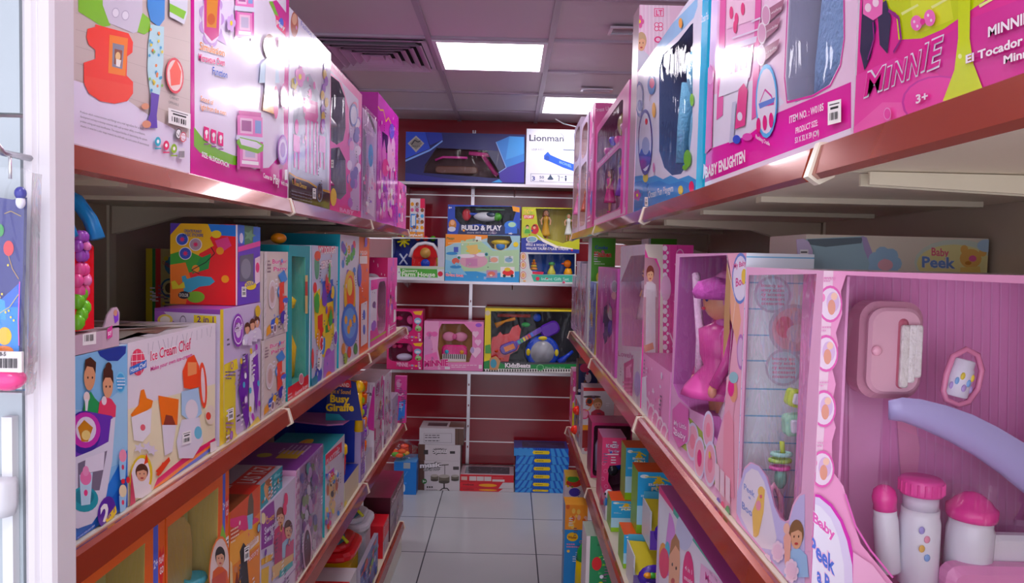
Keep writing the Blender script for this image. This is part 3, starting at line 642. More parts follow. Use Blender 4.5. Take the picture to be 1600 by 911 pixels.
b = side_box('castle_doll_box', 'tall magenta castle doll box with a yellow wave, next to last on top left shelf', 'toy box', 'L', LX, z, 588, 620, (604, 160), .13, ('#c035b0', '#b5289c', '#c84ab0'), m='glossy_card', win=[[(597,205), (606,212), (607,240), (598,236)]], inner='#8a4a9c', cav=.04); c = b.front
c.line([(590,165), (594,172), (599,172), (603,190), (607,184), (612,196), (617,202)], 2.4, '#f0c63a')
for x, y, h in ((593,215,120), (600,235,105), (608,230,100), (614,225,95)): c.poly([(x-3,y), (x,y-18), (x+3,y), (x+3,y+h), (x-3,y+h)], rnd.choice(['#e79ad8', '#d56ac0', '#efb8e4'])); c.ell(x, y+50, 2, 14, '#b04ab0'); c.ell(x, y+88, 2, 8, '#f4d8f0')
c.ell(602, 262, 5, 14, '#e04a9c'); c.ell(612, 205, 4, 12, '#7a5ad0'); busy(c, 3, PK, 26, .1, .05, .9, .5, 1, False); b.end.uv.rect(.05, .04, .95, .95, '#b32a9a'); b.end.uv.ell(.8, .75, .12, .05, '#f0b0e0'); b.done()

b = side_box('small_doll_pack', 'small pink and blue carded pack at the far end of the top left shelf', 'toy pack', 'L', LX, z, 622, 634, (628, 286), .04, ('#dd6cb4', '#d868b0', '#e088c0')); c = b.front
busy(c, 21, ['#2f7fd0', '#ffffff', '#f4a8d4', '#d8248c'], 12, .05, .1, .95, .95, 1); b.end.uv.rect(.1, .1, .9, .45, '#2f7fd0'); b.end.uv.ell(.5, .7, .3, .1, '#f6d8ea'); b.done()
# ================================================================ left, second shelf
z = ZS[1]+.001
b = side_box('slush_maker_box', 'blue box with two children and purple ice cream maker, first on second left shelf', 'toy box', 'L', LX, z, 90, 199, (199, 538), .26, ('#8fc4e8', '#3f8ad0', '#c8d4e4')); c = b.front
c.poly([(90,640), (150,640), (200,600), (200,720), (90,760)], '#a9d4ee'); c.poly([(90,830), (130,800), (170,755), (200,700), (200,790), (90,880)], '#2f7fd0'); c.poly([(90,860), (150,815), (200,740), (200,800), (90,880)], '#2468c0')
c.poly([(152,548), (170,541), (197,541), (196,552), (184,564), (168,564), (156,556)], '#27408f'); c.ring(188, 598, 8, 17, '#8fd4f0', '#58b4e4', .85); c.lines(182, 590, 194, 4, 5, '#e8f4fc', rnd)
c.poly([(128,640), (132,618), (140,612), (146,622), (154,630), (152,650), (128,646)], '#2f9a5c'); c.ell(138, 588, 9, 22, '#dca680', sh=-.2); c.poly([(130,580), (131,562), (139,558), (148,566), (147,584), (143,574), (134,572)], '#4a2c1c')
for q in (135, 142): c.ell(q, 590, 1.1, 2, '#2a1a14', 8)
c.ell(133, 620, 5, 8, '#f0e0dc'); c.poly([(130,624), (136,624), (134,642), (131,642)], '#f4f0f4')
c.poly([(150,650), (153,628), (162,618), (172,624), (179,634), (178,652)], '#dc4a6c'); c.ell(166, 602, 8, 20, '#e0ac88'); c.poly([(158,598), (159,578), (166,568), (174,580), (175,600), (170,590), (162,590)], '#4a2c20'); c.ell(167, 573, 5, 7, '#4a2c20'); c.ell(160, 626, 4, 7, '#f0e4e8')
for q in (163, 169): c.ell(q, 604, 1, 2, '#2a1a14', 8)
# purple machine
c.poly([(112,650), (130,642), (172,650), (176,660), (170,672), (165,706), (112,740)], '#6a3aa8'); c.ell(128, 676, 26, 34, '#3a2a8a'); c.ell(130, 672, 24, 28, '#c03aa8'); c.ell(131, 671, 16, 20, '#e8e0f0'); c.poly([(118,668), (128,656), (142,668), (134,690), (124,690)], '#c88a2a'); c.ell(131, 680, 7, 8, '#f0d890')
c.poly([(100,720), (140,704), (166,690), (170,655), (177,651), (172,720), (160,790), (140,818), (118,826), (100,820)], '#e3e1ee'); c.poly([(118,724), (164,704), (152,766), (118,768)], '#7c7488'); c.poly([(130,716), (160,706), (158,734), (128,740)], '#ece8f4')
c.ell(128, 780, 22, 20, '#2a9aa8'); c.ell(128, 776, 15, 13, '#1f7f90'); c.poly([(120,742), (141,738), (137,788), (123,790)], '#c8e4f4'); c.ell(130, 746, 9, 12, '#e884b4'); c.ell(130, 736, 5, 8, '#f0a0c8'); c.ell(130, 770, 3, 5, '#e04a8c')
for y in (720, 775): c.poly([(182,y), (194,y-6), (192,y+28), (184,y+30)], '#a8d4f2'); c.ell(188, y-8, 6, 10, '#f2a0b8' if y < 750 else '#f2e4c0'); c.ell(188, y+10, 2, 4, '#e04a6c')
c.ell(196, 750, 3, 5, '#d83040'); c.ell(188, 752, 3, 4, '#d83040')
c.ell(162, 800, 14, 24, '#5a2a98', sh=-.4); c.text('2', 152, 826, 166, 818, 34, 34, '#fff', .03, '#5a2a98'); c.poly([(160,812), (176,790), (178,800), (164,822)], '#f0d83a'); c.text('in 1', 163, 812, 174, 800, 6, col='#5a2a98')
for k in range(3): c.text('ice cream maker pour glace', 116, 842+k*8, 143, 822+k*8, 3.4, col='#e4f0fc', off=0)
b.done(); zt = z+b.h
b = side_box('pink_display_tray', 'pale pink open tray with a price label carrying the toy house above the blue box', 'display tray', 'L', LX, zt+.001, 90, 186, (186, 512), .17, ('#c9b2bf', '#c2a8b8', '#b9a8b0')); c = b.front
c.poly([(160,480), (186,480), (186,545), (160,545)], '#cfb8c4'); b.price(129, 508, 21, 32, sh=-.12)
fp = b.part('side_flap', 'printed_card'); X = LX+.001; q = [on_x(162, 512, X), on_x(186, 508, X), on_x(187, 488, X), on_x(183, 480, X), on_x(176, 481, X), on_x(168, 492, X)]
fp.face(q, '#cdb6c2'); fp.face([p+Vector((-.002,0,0)) for p in q][::-1], '#b8a4ae'); fc2 = Cv(fp, b.O, b.U, b.V, b.N, b.w, b.h+.1, 'printed_card'); fc2.k = [20]
fc2.poly([(176,492), (183,486), (184,500), (178,506)], '#8a4ac8'); fc2.ell(179, 489, 3, 5, '#d8a088'); fc2.poly([(166,514), (174,508), (174,526), (166,530)], '#d8489a'); fc2.text('toy', 167, 525, 173, 521, 8, col='#fff'); b.done(); zt2 = zt+.001+b.h
# toy house
Yh = b.O.y+.03; r = root('toy_house', (LX-.075, Yh+.03, zt2), 'red toy house with blue roof edge and door peeping past the white post', 'toy house')
xr = LX-.012; zt2 += .004
def hz(py): return on_y(135, py, Yh).z
m = MB('toy_plastic'); x1 = on_y(140, 400, Yh+.05).x; x0 = x1-.16; ztop = hz(300)
m.mesh([(x0,Yh,zt2),(x1,Yh,zt2),(x1,Yh,hz(385)),((x0+x1)/2,Yh,ztop),(x0,Yh,hz(385)),(x0,Yh+.06,zt2),(x1,Yh+.06,zt2),(x1,Yh+.06,hz(385)),((x0+x1)/2,Yh+.06,ztop),(x0,Yh+.06,hz(385))],
       [(0,1,2,3,4),(9,8,7,6,5),(0,5,6,1),(1,6,7,2),(2,7,8,3),(3,8,9,4),(4,9,5,0)], '#d8242c'); m.build('house_body', r)
m = MB('toy_plastic'); m.tube([(x1+.008,Yh-.006,hz(372)), (x1-.002,Yh-.006,hz(340)), (x1-.018,Yh-.006,hz(312)), ((x0+x1)/2,Yh-.006,ztop+.02), (x0,Yh-.006,hz(372))], .010, '#2f8fc8'); m.tube([(x1+.008,Yh+.055,hz(372)), (x1-.002,Yh+.055,hz(340)), (x1-.018,Yh+.055,hz(312)), ((x0+x1)/2,Yh+.055,ztop+.02)], .010, '#2f8fc8'); m.build('roof_edge', r)
m = MB('toy_plastic'); m.rbox((x1-.05, Yh-.006, (zt2+hz(400))/2), (.06, .014, hz(400)-zt2), .012, '#2450b8'); m.build('door', r)
for py, col, s_ in ((385,'#a05ab8',.014), (440,'#e0609c',.016)):
    m = MB('toy_plastic')
    for k in range(6): a = k*PI/3; m.ell((x1+.002, Yh+.028+s_*.6*math.cos(a), hz(py)+s_*math.sin(a)), (.008, s_*.5, s_*.62), col, seg=8, rg=5)
    m.ell((x1+.009, Yh+.028, hz(py)), (.006, s_*.4, s_*.4), '#f08cc0', seg=8, rg=5); m.build('flower', r)
m = MB('toy_plastic'); 
for k in range(5): m.ell((x1+.001, Yh+.02+.007*(k%3), zt2+.012+k*.009), (.010, .009, .011), '#7cc83a', seg=8, rg=5)
m.build('bush', r)

b = side_box('ice_cream_chef_box', 'white ice cream maker box with orange toy kitchen pieces, second left shelf', 'toy box', 'L', LX, z, 200, 336, (336, 505), .26, ('#ece4ea', '#e6e0e8', '#cfc6cc')); c = b.front
c.poly([(200,640), (260,620), (336,600), (336,720), (200,820)], '#f2e9c8')
c.poly([(246,748), (290,712), (336,684), (336,690), (290,722), (240,762)], '#d8246c'); c.poly([(240,762), (290,722), (336,690), (336,694), (290,728), (238,770)], '#f08a3a'); c.poly([(238,770), (290,728), (336,694), (336,700), (290,734), (236,776)], '#5a6ac0'); c.poly([(200,800), (236,776), (290,734), (336,700), (336,720), (200,820)], '#e6dc4a')
c.text('Ice Cream Chef', 235, 564, 298, 545, 15, 17, '#d8406c', .02, '#fff', .07); c.text('Make your own ice-cream', 235, 580, 300, 557, 6.5, 6.5, '#d8509c', .015)
c.ell(215, 566, 11, 21, '#e2506c'); 
for k in range(3): c.line([(206+k*7, 548), (206+k*7, 584)], 1, '#fff'); c.line([(204, 554+k*11), (226, 552+k*11)], 1, '#fff')
c.poly([(202,574), (228,562), (228,574), (202,586)], '#3a7ac8'); c.text('Home Chef', 203, 583, 227, 572, 7, col='#fff')
c.poly([(203,648), (216,632), (219,610), (224,608), (228,622), (238,626), (236,636), (222,646), (206,652)], '#f08a2c'); c.poly([(204,652), (236,638), (234,676), (222,690), (208,688)], '#f2eef2'); c.ell(222, 668, 4, 5, '#e0707c')
c.poly([(246,618), (278,624), (276,664), (252,666)], '#ef7f2a'); c.poly([(254,664), (258,648), (268,650), (274,666), (262,674)], '#8a4030'); c.poly([(252,664), (274,664), (268,706), (256,712)], '#ece6ee')
c.poly([(286,606), (284,580), (292,560), (302,554), (310,572), (312,604), (296,608)], '#e8582c'); c.poly([(292,566), (306,566), (306,584), (292,588)], '#f4a06a'); c.ell(316, 602, 6, 36, '#ec5a3a', rot=-.05); c.ell(316, 602, 3, 28, '#f2dcdc', rot=-.05)
c.poly([(282,612), (308,606), (314,646), (298,660), (282,648)], '#b8d4ec'); c.ell(298, 640, 10, 16, '#efe8ee'); c.poly([(282,656), (310,652), (316,690), (300,716), (278,716), (274,690)], '#eae6f0'); c.ell(308, 676, 6, 10, '#7cc8e0')
c.ell(327, 648, 8, 15, '#efe0d0'); c.ell(324, 650, 4, 6, '#d84a3a')
for x, y in ((215,700), (228,698), (236,704)): c.star(x, y, 9, '#e6deea')
c.poly([(241,736), (262,714), (264,720), (248,742)], '#e0502c'); c.poly([(242,742), (252,722), (256,726), (246,744)], '#e0502c')
c.ell(218, 745, 18, 34, '#f0d43a', sh=-.3); c.ell(217, 746, 15, 30, '#f6eef2', sh=-.3); c.kid(219, 752, 24, '#5a3420', '#f4f0f0', sq=.75)
c.poly([(222,726), (226,708), (229,722)], '#e0502c'); c.poly([(200,800), (202,735), (207,770), (210,795)], '#c8506c')
c.poly([(326,692), (336,688), (336,704), (326,708)], '#f4f0ee'); b.price(282, 676, 14, 20, sh=-.3)
for k in range(14): c.line([(228+k*7.6, 536-k*2), (228+k*7.6+rnd.uniform(-4, 4), 548-k*2+rnd.random()*6)], 1, '#9a94a0')
t = b.top.uv
for i in range(26): t.poly([(rnd.random(), rnd.random()) for q in range(4)], rnd.choice(['#b8a89c', '#8a6a60', '#d8d0cc', '#a09890']))
b.done()

b = side_box('chef_set_box', 'yellow and purple two in one chef box under the paint splash box', 'toy box', 'L', LX, z, 343, 406, (408, 472), .125, ('#cfc0dc', '#d8cfe0', '#9a5ab0')); c = b.front
c.poly([(343,480), (349,484), (350,720), (343,720)], '#e8cf3a'); c.poly([(350,590), (368,582), (368,700), (350,712)], '#e6d650'); c.poly([(350,570), (370,560), (372,576), (350,588)], '#f0dc4a'); c.lines(352, 580, 367, 3, 5, '#7a6a90', rnd); c.lines(352, 660, 364, 5, 6, '#b48ac8', rnd)
c.ring(370, 516, 9, 26, '#8a3aa8', '#f4f0f8', .85); c.ring(370, 516, 7, 20, '#9a4ab8', '#e8d8f0', .6); c.text('Chef', 364, 520, 376, 514, 8, col='#fff', out='#7a2a98')
for x, y in ((384,508), (392,502), (399,498)): c.kid(x, y+14, 16, '#5a3422', '#e8e0f0', sq=.5, eyes=False)
c.ell(400, 486, 4, 9, '#e0c040'); c.poly([(376,560), (384,552), (386,600), (383,625), (388,650), (382,672), (375,640), (370,610)], '#6a2a9a'); c.poly([(387,556), (396,548), (396,600), (392,660), (398,664), (392,680), (386,650)], '#f0ecf4'); c.poly([(392,560), (400,552), (402,600), (398,646), (392,600)], '#7a38a8')
c.poly([(350,700), (360,664), (372,690), (384,670), (400,650), (406,662), (406,690), (350,714)], '#ecdc6c')
for i in range(14): c.ell(rnd.uniform(372, 404), rnd.uniform(530, 670), 2, 5, rnd.choice(['#e8c83a', '#b04ab8', '#fff', '#58b0d0']), 8)
b.price(352, 640, 9, 18, sh=-.4)
e = b.end; e.poly([(240,478), (350,484), (350,492), (240,486)], '#8a4aa0'); e.poly([(240,486), (256,487), (268,500), (300,520), (240,530)], '#9a5ab0'); e.ell(258, 500, 12, 9, '#f0dc6a'); e.ell(258, 500, 8, 6, '#f6f0e0')
e.poly([(303,492), (338,494), (338,506), (303,504)], '#ead63a'); e.text('2 in 1', 308, 503, 334, 504, 9, col='#5a2a80'); e.ring(286, 502, 5, 9, '#6a6070', '#d8cfe0'); e.ell(322, 520, 16, 16, '#c8b0d8'); b.done(); zt = z+b.h
b = side_box('paint_splash_box', 'small box splashed with red, yellow and green paint standing on the purple chef box', 'craft box', 'L', LX-.004, zt+.001, 371, 406, (371, 351), .137, ('#6a4ab0', '#e8c030', '#c9c2c0')); c = b.front
c.poly([(371,350), (407,350), (407,384), (371,380)], '#3f7ac8'); c.poly([(382,352), (396,352), (395,384), (382,388)], '#5a8a6a'); c.star(390, 368, 10, '#7fb08a'); c.ell(377, 372, 3, 8, '#e8e0f0')
c.poly([(372,386), (407,376), (407,384), (372,394)], '#e05aa0'); c.poly([(374,400), (396,396), (396,440), (374,440)], '#6a6a78'); c.ell(384, 420, 8, 16, '#8c8c98'); c.poly([(398,404), (406,400), (406,440), (398,446)], '#f0d8e0'); c.ell(402, 418, 3, 8, '#e04a80'); c.ell(391, 446, 9, 7, '#f0d83a'); c.text('DOUGH', 384, 448, 398, 444, 6, col='#2a4ab8'); b.price(377, 448, 7, 16)
e = b.end; e.poly([(262,345), (380,345), (380,480), (262,480)], '#e0262c')
e.poly([(262,345), (345,345), (338,360), (328,372), (334,384), (312,396), (300,420), (284,424), (262,415)], '#f2c62c'); e.poly([(325,350), (374,352), (374,370), (345,368), (330,362)], '#2f7fd0'); e.ell(338, 366, 8, 6, '#f2d83a'); e.poly([(262,345), (286,345), (268,365), (262,372)], '#5a3aa0')
e.poly([(264,398), (290,390), (316,402), (326,414), (300,425), (282,430), (264,425)], '#4aa83c'); e.poly([(264,414), (290,410), (300,440), (290,476), (264,476)], '#f08a2c'); e.poly([(292,436), (310,431), (330,433), (336,440), (328,446), (312,448), (300,455), (290,450)], '#4ab0c8')
e.poly([(284,432), (290,430), (300,456), (288,458)], '#4ab0c8'); e.ell(306, 464, 14, 9, '#8cc83a'); e.poly([(312,404), (330,396), (326,420), (300,428)], '#2f9a4c'); e.poly([(336,376), (356,370), (362,384), (344,396)], '#e04a8c')
for x, y in ((306,420), (352,436), (344,392)): e.ell(x, y, 6, 6, '#f2a62c')
for x, y in ((285,374), (306,382), (290,396)): e.ring(x, y, 10, 10, '#f2f0f0', '#3a5ab8' if x != 306 else '#b8a0a8', .88); e.star(x, y, 5, '#d8306c', 8)
e.text('CREATE FUNNY', 288, 363, 316, 364, 4.5, col='#2a3a90'); e.text('MAGIC STICKERS', 286, 369, 318, 370, 4.5, col='#2a3a90'); e.ell(288, 461, 9, 6, '#2a2430'); e.text('DOLOR', 281, 463, 295, 464, 5, col='#f4f0e0')
e.line([(330,386), (336,396), (322,410), (300,422), (312,428)], 1.2, '#222'); e.poly([(369,345), (380,345), (380,480), (369,480)], '#efe8ea')
e.poly([(268,440), (274,438), (280,446), (288,440), (290,450), (270,452)], '#e8e03a')
b.done()
b = cam_box('building_set_box', 'tall yellow edged cream box standing at the back of the second left shelf', 'toy box', 1.90, 228, 300, 490, 389, .06, ('#cbbd86', '#b8a878', '#c8ba88'), zb=z); c = b.front
c.rect(200, 385, 238, 600, '#d8c43a'); c.rect(238, 385, 243, 600, '#3f8a4a'); c.rect(243, 385, 251, 600, '#c8323a'); c.ell(285, 415, 28, 20, '#3a7a98'); c.ell(290, 416, 20, 13, '#6a5a50'); c.ring(265, 450, 14, 15, '#3a6a88', '#d8cf98', .8); c.ell(265, 450, 7, 8, '#5a4a30'); c.text('COGLO', 254, 412, 268, 420, 5, col='#b83a3a'); b.done()
def burger(z0, p0, p1, yt, lab):
    b = side_box('burger_maker_box', lab, 'toy box', 'L', LX, z0, p0, p1, yt, .14, ('#d9ccc8', '#c9bcbc', '#cfc4c4'), group='cream burger maker boxes'); u = b.front.uv
    u.rect(.12, .03, .98, .97, '#dccfc6'); u.text('Burger', .35, .86, .95, .86, .05, col='#d8508c', out='#f6eef2'); u.text('Party', .4, .77, .95, .77, .05, col='#d8508c', out='#f6eef2'); u.lines(.15, .76, .28, 4, .04, '#8a6a78', rnd)
    u.ring(.33, .5, .15, .17, '#f2eef0', '#e0cfd0', .9); u.ell(.33, .5, .08, .1, '#c8a8a0'); u.ring(.62, .52, .08, .07, '#4a8fd0', '#e0e8f0', .5)
    u.poly([(.55,.72), (.8,.78), (.95,.66), (.75,.6)], '#4a8fd0'); u.poly([(.6,.62), (.8,.64), (.82,.3), (.62,.24)], '#e2523c'); u.ell(.86, .4, .1, .06, '#e2523c'); u.ell(.87, .4, .12, .035, '#4a70c8')
    u.poly([(.2,.05), (.5,.12), (.6,.24), (.3,.2)], '#3f6ac0'); u.poly([(.1,.03), (.3,.06), (.25,.16), (.12,.12)], '#e8a83a'); u.ell(.78, .2, .12, .08, '#4a3aa0'); u.ell(.5, .17, .07, .05, '#f0c040'); u.rect(0, 0, .1, 1, '#ddd4d2')
    for k in range(9): u.line([(.02,.1*k+.05), (.08,.1*k+.1)], .005, '#9a8a90')
    b.done(); return z0+b.h
zt = burger(z, 406, 446, (413, 531), 'lower of two cream burger maker boxes on the second left shelf'); burger(zt+.001, 410, 449, (413, 393), 'upper of two cream burger maker boxes on the second left shelf')
b = side_box('burger_shop_set', 'teal topped window box with a red foot strip, behind the cream burger boxes', 'toy box', 'L', LX, z, 449.5, 482, (470, 384), .26, ('#1f9aa0', '#1c9098', '#1a8088'), inner='#5aa898', cav=.09, win=[[(456,400), (477,402), (478,590), (470,592), (456,604)]]); c = b.front
c.poly([(447,608), (482,585), (482,615), (447,645)], '#cf2638'); c.text('Gourmet Burger', 461, 618, 481, 604, 5.5, col='#f4dce0'); c.lines(449, 618, 456, 4, 5, '#f0d0d4', rnd, sl=-.7); c.ring(470, 592, 4, 9, '#e4dce0', '#d8808c'); c.poly([(476,430), (480,430), (480,490), (476,490)], '#e8c88a'); c.rect(476, 440, 480, 462, '#c84a3c')
p = b.part('toy_figure'); M = b.M(.05, .03, .045); p.lathe((0,0,0), [(.02,0), (.03,.05), (.022,.1), (.026,.14), (.012,.17)], '#3a6ac8', M=M); p.ell((0,0,.19), (.02,.02,.025), '#f0b89a', M=M); p.lathe((.03,0,.2), [(.035,0), (.04,.02), (.02,.04)], '#e8d03a', M=M); p = b.part('toy_bottle'); p.lathe((.09,0,.01), [(.02,0), (.025,.08), (.01,.12)], '#f0c83a', M=M); p.ell((.0,-.01,.06), (.028,.02,.03), '#e8923a', M=M); p = b.part('toy_bun'); p.ell((.01,0,.38), (.02,.02,.014), '#f0a030', M=M); b.done()
b = side_box('dough_center_box', 'white faced teal edged dough set box with yellow play pieces, second left shelf', 'toy box', 'L', LX, z, 484, 526, (484, 383), .22, ('#cfd2e4', '#cfd4e0', '#b8b4c0')); c = b.front
c.poly([(480,370), (487,380), (487,620), (480,620)], '#1fa0b0'); c.poly([(497,384), (524,382), (524,392), (499,396)], '#d8486c'); c.text('MY DOUGH', 499, 397, 524, 395, 11, 10, '#fff', .03, '#d8486c'); c.text('CENTER', 501, 420, 519, 416, 11, 10, '#fff', .03, '#d8486c')
c.ell(495, 415, 4, 22, '#6ab08a'); c.ell(496, 400, 5, 8, '#e05a3a'); c.ell(492, 450, 3, 9, '#e03a3a'); c.poly([(490,460), (500,450), (500,520), (492,530)], '#f0d62c')
c.poly([(497,540), (500,470), (508,440), (520,450), (522,520), (510,560), (500,555)], '#f2da30'); c.poly([(503,440), (520,436), (520,470), (505,476)], '#3a60b8'); c.ell(511, 450, 4, 10, '#d8343c'); c.poly([(496,494), (504,490), (503,534), (496,540)], '#d83a2c'); c.ell(516, 490, 5, 12, '#e8902c')
c.poly([(490,596), (497,560), (503,580), (500,610)], '#3f5ac0'); c.ell(513, 570, 7, 26, '#a85ac0'); c.poly([(504,600), (506,560), (522,545), (523,588)], '#b47ad0'); c.ell(514, 592, 6, 12, '#f0803a'); c.ell(488, 560, 2, 16, '#e05050'); busy(c, 41, MIX, 26, .12, .1, .95, .8, 0, False); b.price(494, 562, 4, 14); c.poly([(485,592), (494,584), (494,606), (485,614)], '#1f8fa8'); c.text('CENTER', 521, 480, 524, 440, 3, col='#3a8ab0'); b.done()
b = side_box('dough_machine_box', 'white and orange box printed with blue and yellow dough moulds, teal near end', 'toy box', 'L', LX, z, 529, 575, (531, 366), .20, ('#e3deea', '#17a2b2', '#178c98')); c = b.front
c.poly([(561,360), (580,360), (580,600), (561,600)], '#ec6a2c'); 
for i in range(18): c.ell(rnd.uniform(535, 558), rnd.uniform(375, 440), 2.4, 7, rnd.choice(['#8a5ab8', '#5ab04a', '#e84a6c', '#4a8ad0', '#e8a83a']), 8)
c.ell(546, 480, 9, 58, '#3a6cc8'); c.ell(546, 462, 9, 40, '#f0c430'); c.ell(547, 458, 6, 28, '#e8582c'); c.ell(546, 448, 4, 14, '#f6e05a'); c.ell(546, 508, 13, 34, '#3a7ad0'); c.ell(546, 505, 10, 24, '#6aa8e4')
for x, y in ((540,500), (547,505), (553,498), (544,515)): c.ell(x, y, 2.4, 7, '#f0b440', 8)
for x, y, q in ((536,545,'#e8a04a'), (545,550,'#d84a3a'), (555,545,'#4a9a50'), (539,560,'#a8c84a')): c.ell(x, y, 3, 9, q)
c.poly([(561,400), (573,400), (573,412), (561,412)], '#f6e8e4'); c.text('DOUGH', 562, 398, 573, 398, 6, col='#fff'); c.poly([(563,475), (573,470), (573,535), (563,542)], '#f0e8ec'); c.ell(568, 492, 2, 8, '#3a6cc8'); c.ell(568, 515, 2, 8, '#3a6cc8'); c.ell(561, 430, 3, 18, '#5a5ac0'); c.ell(571, 378, 2, 8, '#8a5ac8'); b.done()
b = side_box('doll_window_pack', 'small clear fronted pink doll pack in front of the star printed box, second left shelf', 'doll pack', 'L', LX, z, 578, 603, (590, 436), .09, ('#d0469c', '#dcd0e4', '#e6dcec'), win=[roundq(.42, .12, .95, .95)], inner='#a87a94', cav=.07); u = b.front.uv
u.rect(0, .25, .38, .85, '#e9e2ee'); u.rect(0, .85, .38, 1, '#e0249c'); u.rect(0, .08, 1, .11, '#b4cc3a'); u.ell(.2, .3, .15, .08, '#9a6ac8'); u.ell(.2, .62, .1, .05, '#7a5a90'); doll(b, b.w*.68, .04, .04, b.h*.75, '#e890c8'); b.done()
b = side_box('star_print_box', 'crimson pink box with white stars near the end of the second left shelf', 'toy box', 'L', LX, z, 604, 619, (604, 403), .13, ('#d8389c', '#d01f6c', '#c03068')); u = b.end.uv
for i in range(16): u.star(rnd.uniform(.2, .95), rnd.uniform(.55, .97), .02, '#f8d0e4')
u.ell(.45, .72, .3, .08, '#f0e8f0'); u.ell(.45, .7, .25, .06, '#d01f6c'); u.ell(.82, .68, .08, .06, '#f0d040'); u.rect(.7, .4, .95, .46, '#1f9a8c'); u.rect(.1, .05, .9, .38, '#d8c8e0'); busy(b.front, 12, PK, 14); busy(b.end, 13, PK, 10, .3, .05, .95, .4, 1, False); b.done()
# ================================================================ left, third shelf
z = ZS[2]+.001
def play_box(p0, p1, top, lab, s0):
    b = side_box('play_set_window_box', lab, 'toy box', 'L', LX, z, p0, p1, top, .24, ('#e5722a', '#d8662a', '#8a7a50'), inner='#c0ad6c', cav=.06,
        win=[[(.02, .06), (.80, .06), (.80, .35), (.78, .5), (.80, .96), (.02, .96)]]); u = b.front.uv
    u.rect(.88, 0, .93, 1, '#5a6ac8'); u.poly([(.81,.30), (.93,.38), (.95,.7), (.88,.78), (.81,.7)], '#8cc040'); u.text('2+', .885, .84, .925, .84, .03, col='#fff')
    u.poly([(.93,.86), (.95,.90), (.965,.87), (.985,.9), (.995,.84), (.965,.74), (.94,.80)], '#d82a30'); u.text('PLAY', .94, .84, .99, .84, .025, col='#fff'); u.text('GO', .945, .80, .985, .80, .025, col='#fff')
    b.price(.94, .70, .055, .12, b.front.uv)
    # things behind the window
    p = b.part('inner_backing', 'printed_card'); p.obox(b.L(.03*b.w, .07*b.h, .055), b.U, b.V, b.N, b.w*.74, b.h*.88, .002, '#b0b884')
    for i, (u_, v_, q, sz) in enumerate(((.7, .12, '#c8406c', .035), (.6, .2, '#4a8ab0', .04), (.45, .15, '#b09a48', .05), (.66, .55, '#5ab0c0', .03))):
        p = b.part('toy_dish'); p.lathe((0,0,0), [(sz*.6, 0), (sz, .02), (sz*.9, .03), (sz*.5, .012)], q, M=b.M(u_*b.w, v_*b.h, .03) @ Matrix.Scale(.8, 4))
    p = b.part('shiny_mirror_panel', 'toy_plastic'); p.rbox((b.w*.45, .045, b.h*.55), (b.w*.55, .01, b.h*.7), .07, '#c8b478', M=b.M(0, 0, 0))
    return b
b = play_box(60, 257, (257, 808), 'nearest orange edged play set box with a large clear window, third left shelf', 0); b.done()
b = play_box(259, 356, (356, 736), 'second orange edged play set box, showing a round photo of children', 1); c = b.front
c.ell(342, 892, 17, 54, '#e8823a', sh=-.5); c.ell(342, 892, 15, 50, '#ecd8d0', sh=-.5); c.kid(343, 886, 28, '#241a18', '#d86a30', sq=.5); c.poly([(330,905), (352,890), (352,930), (330,940)], '#c85a4a'); b.done()
b = side_box('shaker_set_box', 'flat topped orange box with a black hair figure and shaker cup, third left shelf', 'toy box', 'L', LX, z, 358, 405, (404, 760), .30, ('#e8923a', '#c8702a', '#8a4a28')); c = b.front
c.poly([(356,792), (406,758), (406,800), (356,850)], '#cf5a2c'); c.poly([(356,812), (380,805), (404,810), (404,822), (384,830), (356,822)], '#d83a7c'); c.poly([(356,850), (406,812), (406,850), (356,890)], '#f0b048'); c.poly([(386,812), (388,782), (392,764), (396,782), (396,812)], '#6a5a48'); c.poly([(386,806), (395,802), (394,826), (388,828)], '#8cc4e0')
c.poly([(388,850), (404,836), (404,846), (390,860)], '#f4e4d8'); c.text('Cupcake', 384, 862, 402, 842, 9, col='#f6e6da', out='#c8702a'); c.text('Factory', 386, 880, 404, 862, 9, col='#f4dcd0', out='#d8305c')
c.poly([(372,911), (376,880), (374,862), (380,848), (386,856), (386,880), (390,930), (372,930)], '#2e2a30'); c.poly([(364,930), (370,890), (374,930)], '#8a3a28'); c.ell(368, 890, 3, 5, '#d8946a'); c.poly([(356,872), (362,880), (364,930), (356,930)], '#f0d8a8')
c.lines(357, 830, 372, 4, 6, '#f4dcc4', rnd, sl=-.6); b.price(380, 856, 8, 22, sh=-.6)
t = b.top.uv; t.rect(.62, 0, .99, 1, '#c8382c'); t.rect(.7, .3, .95, .45, '#e8e0dc'); t.text('LAS TAZAS', .66, .2, .95, .2, .2, col='#f0e8e8'); t.ell(.3, .4, .2, .12, '#6a3020'); t.ell(.35, .7, .25, .16, '#7a4a34'); t.ell(.1, .2, .1, .08, '#5a2a1c'); b.done()
b = side_box('scratch_sniff_box', 'purple and white box with two children cooking, under the small teal box', 'toy box', 'L', LX, z, 407, 460, (461, 745), .24, ('#d3c8d8', '#c8bcd0', '#cbbfd2')); c = b.front
c.poly([(404,800), (428,782), (430,812), (426,850), (404,862)], '#8a2a90'); c.text('Crazy', 416, 820, 429, 808, 8, col='#f0c040', out='#5a1a70'); c.text('Sweet', 413, 836, 430, 824, 11, col='#f0e8f4', out='#6a2a90'); c.text('Swirls', 413, 850, 430, 838, 11, col='#f0e8f4', out='#6a2a90'); c.ell(411, 810, 4, 9, '#f0e0b0')
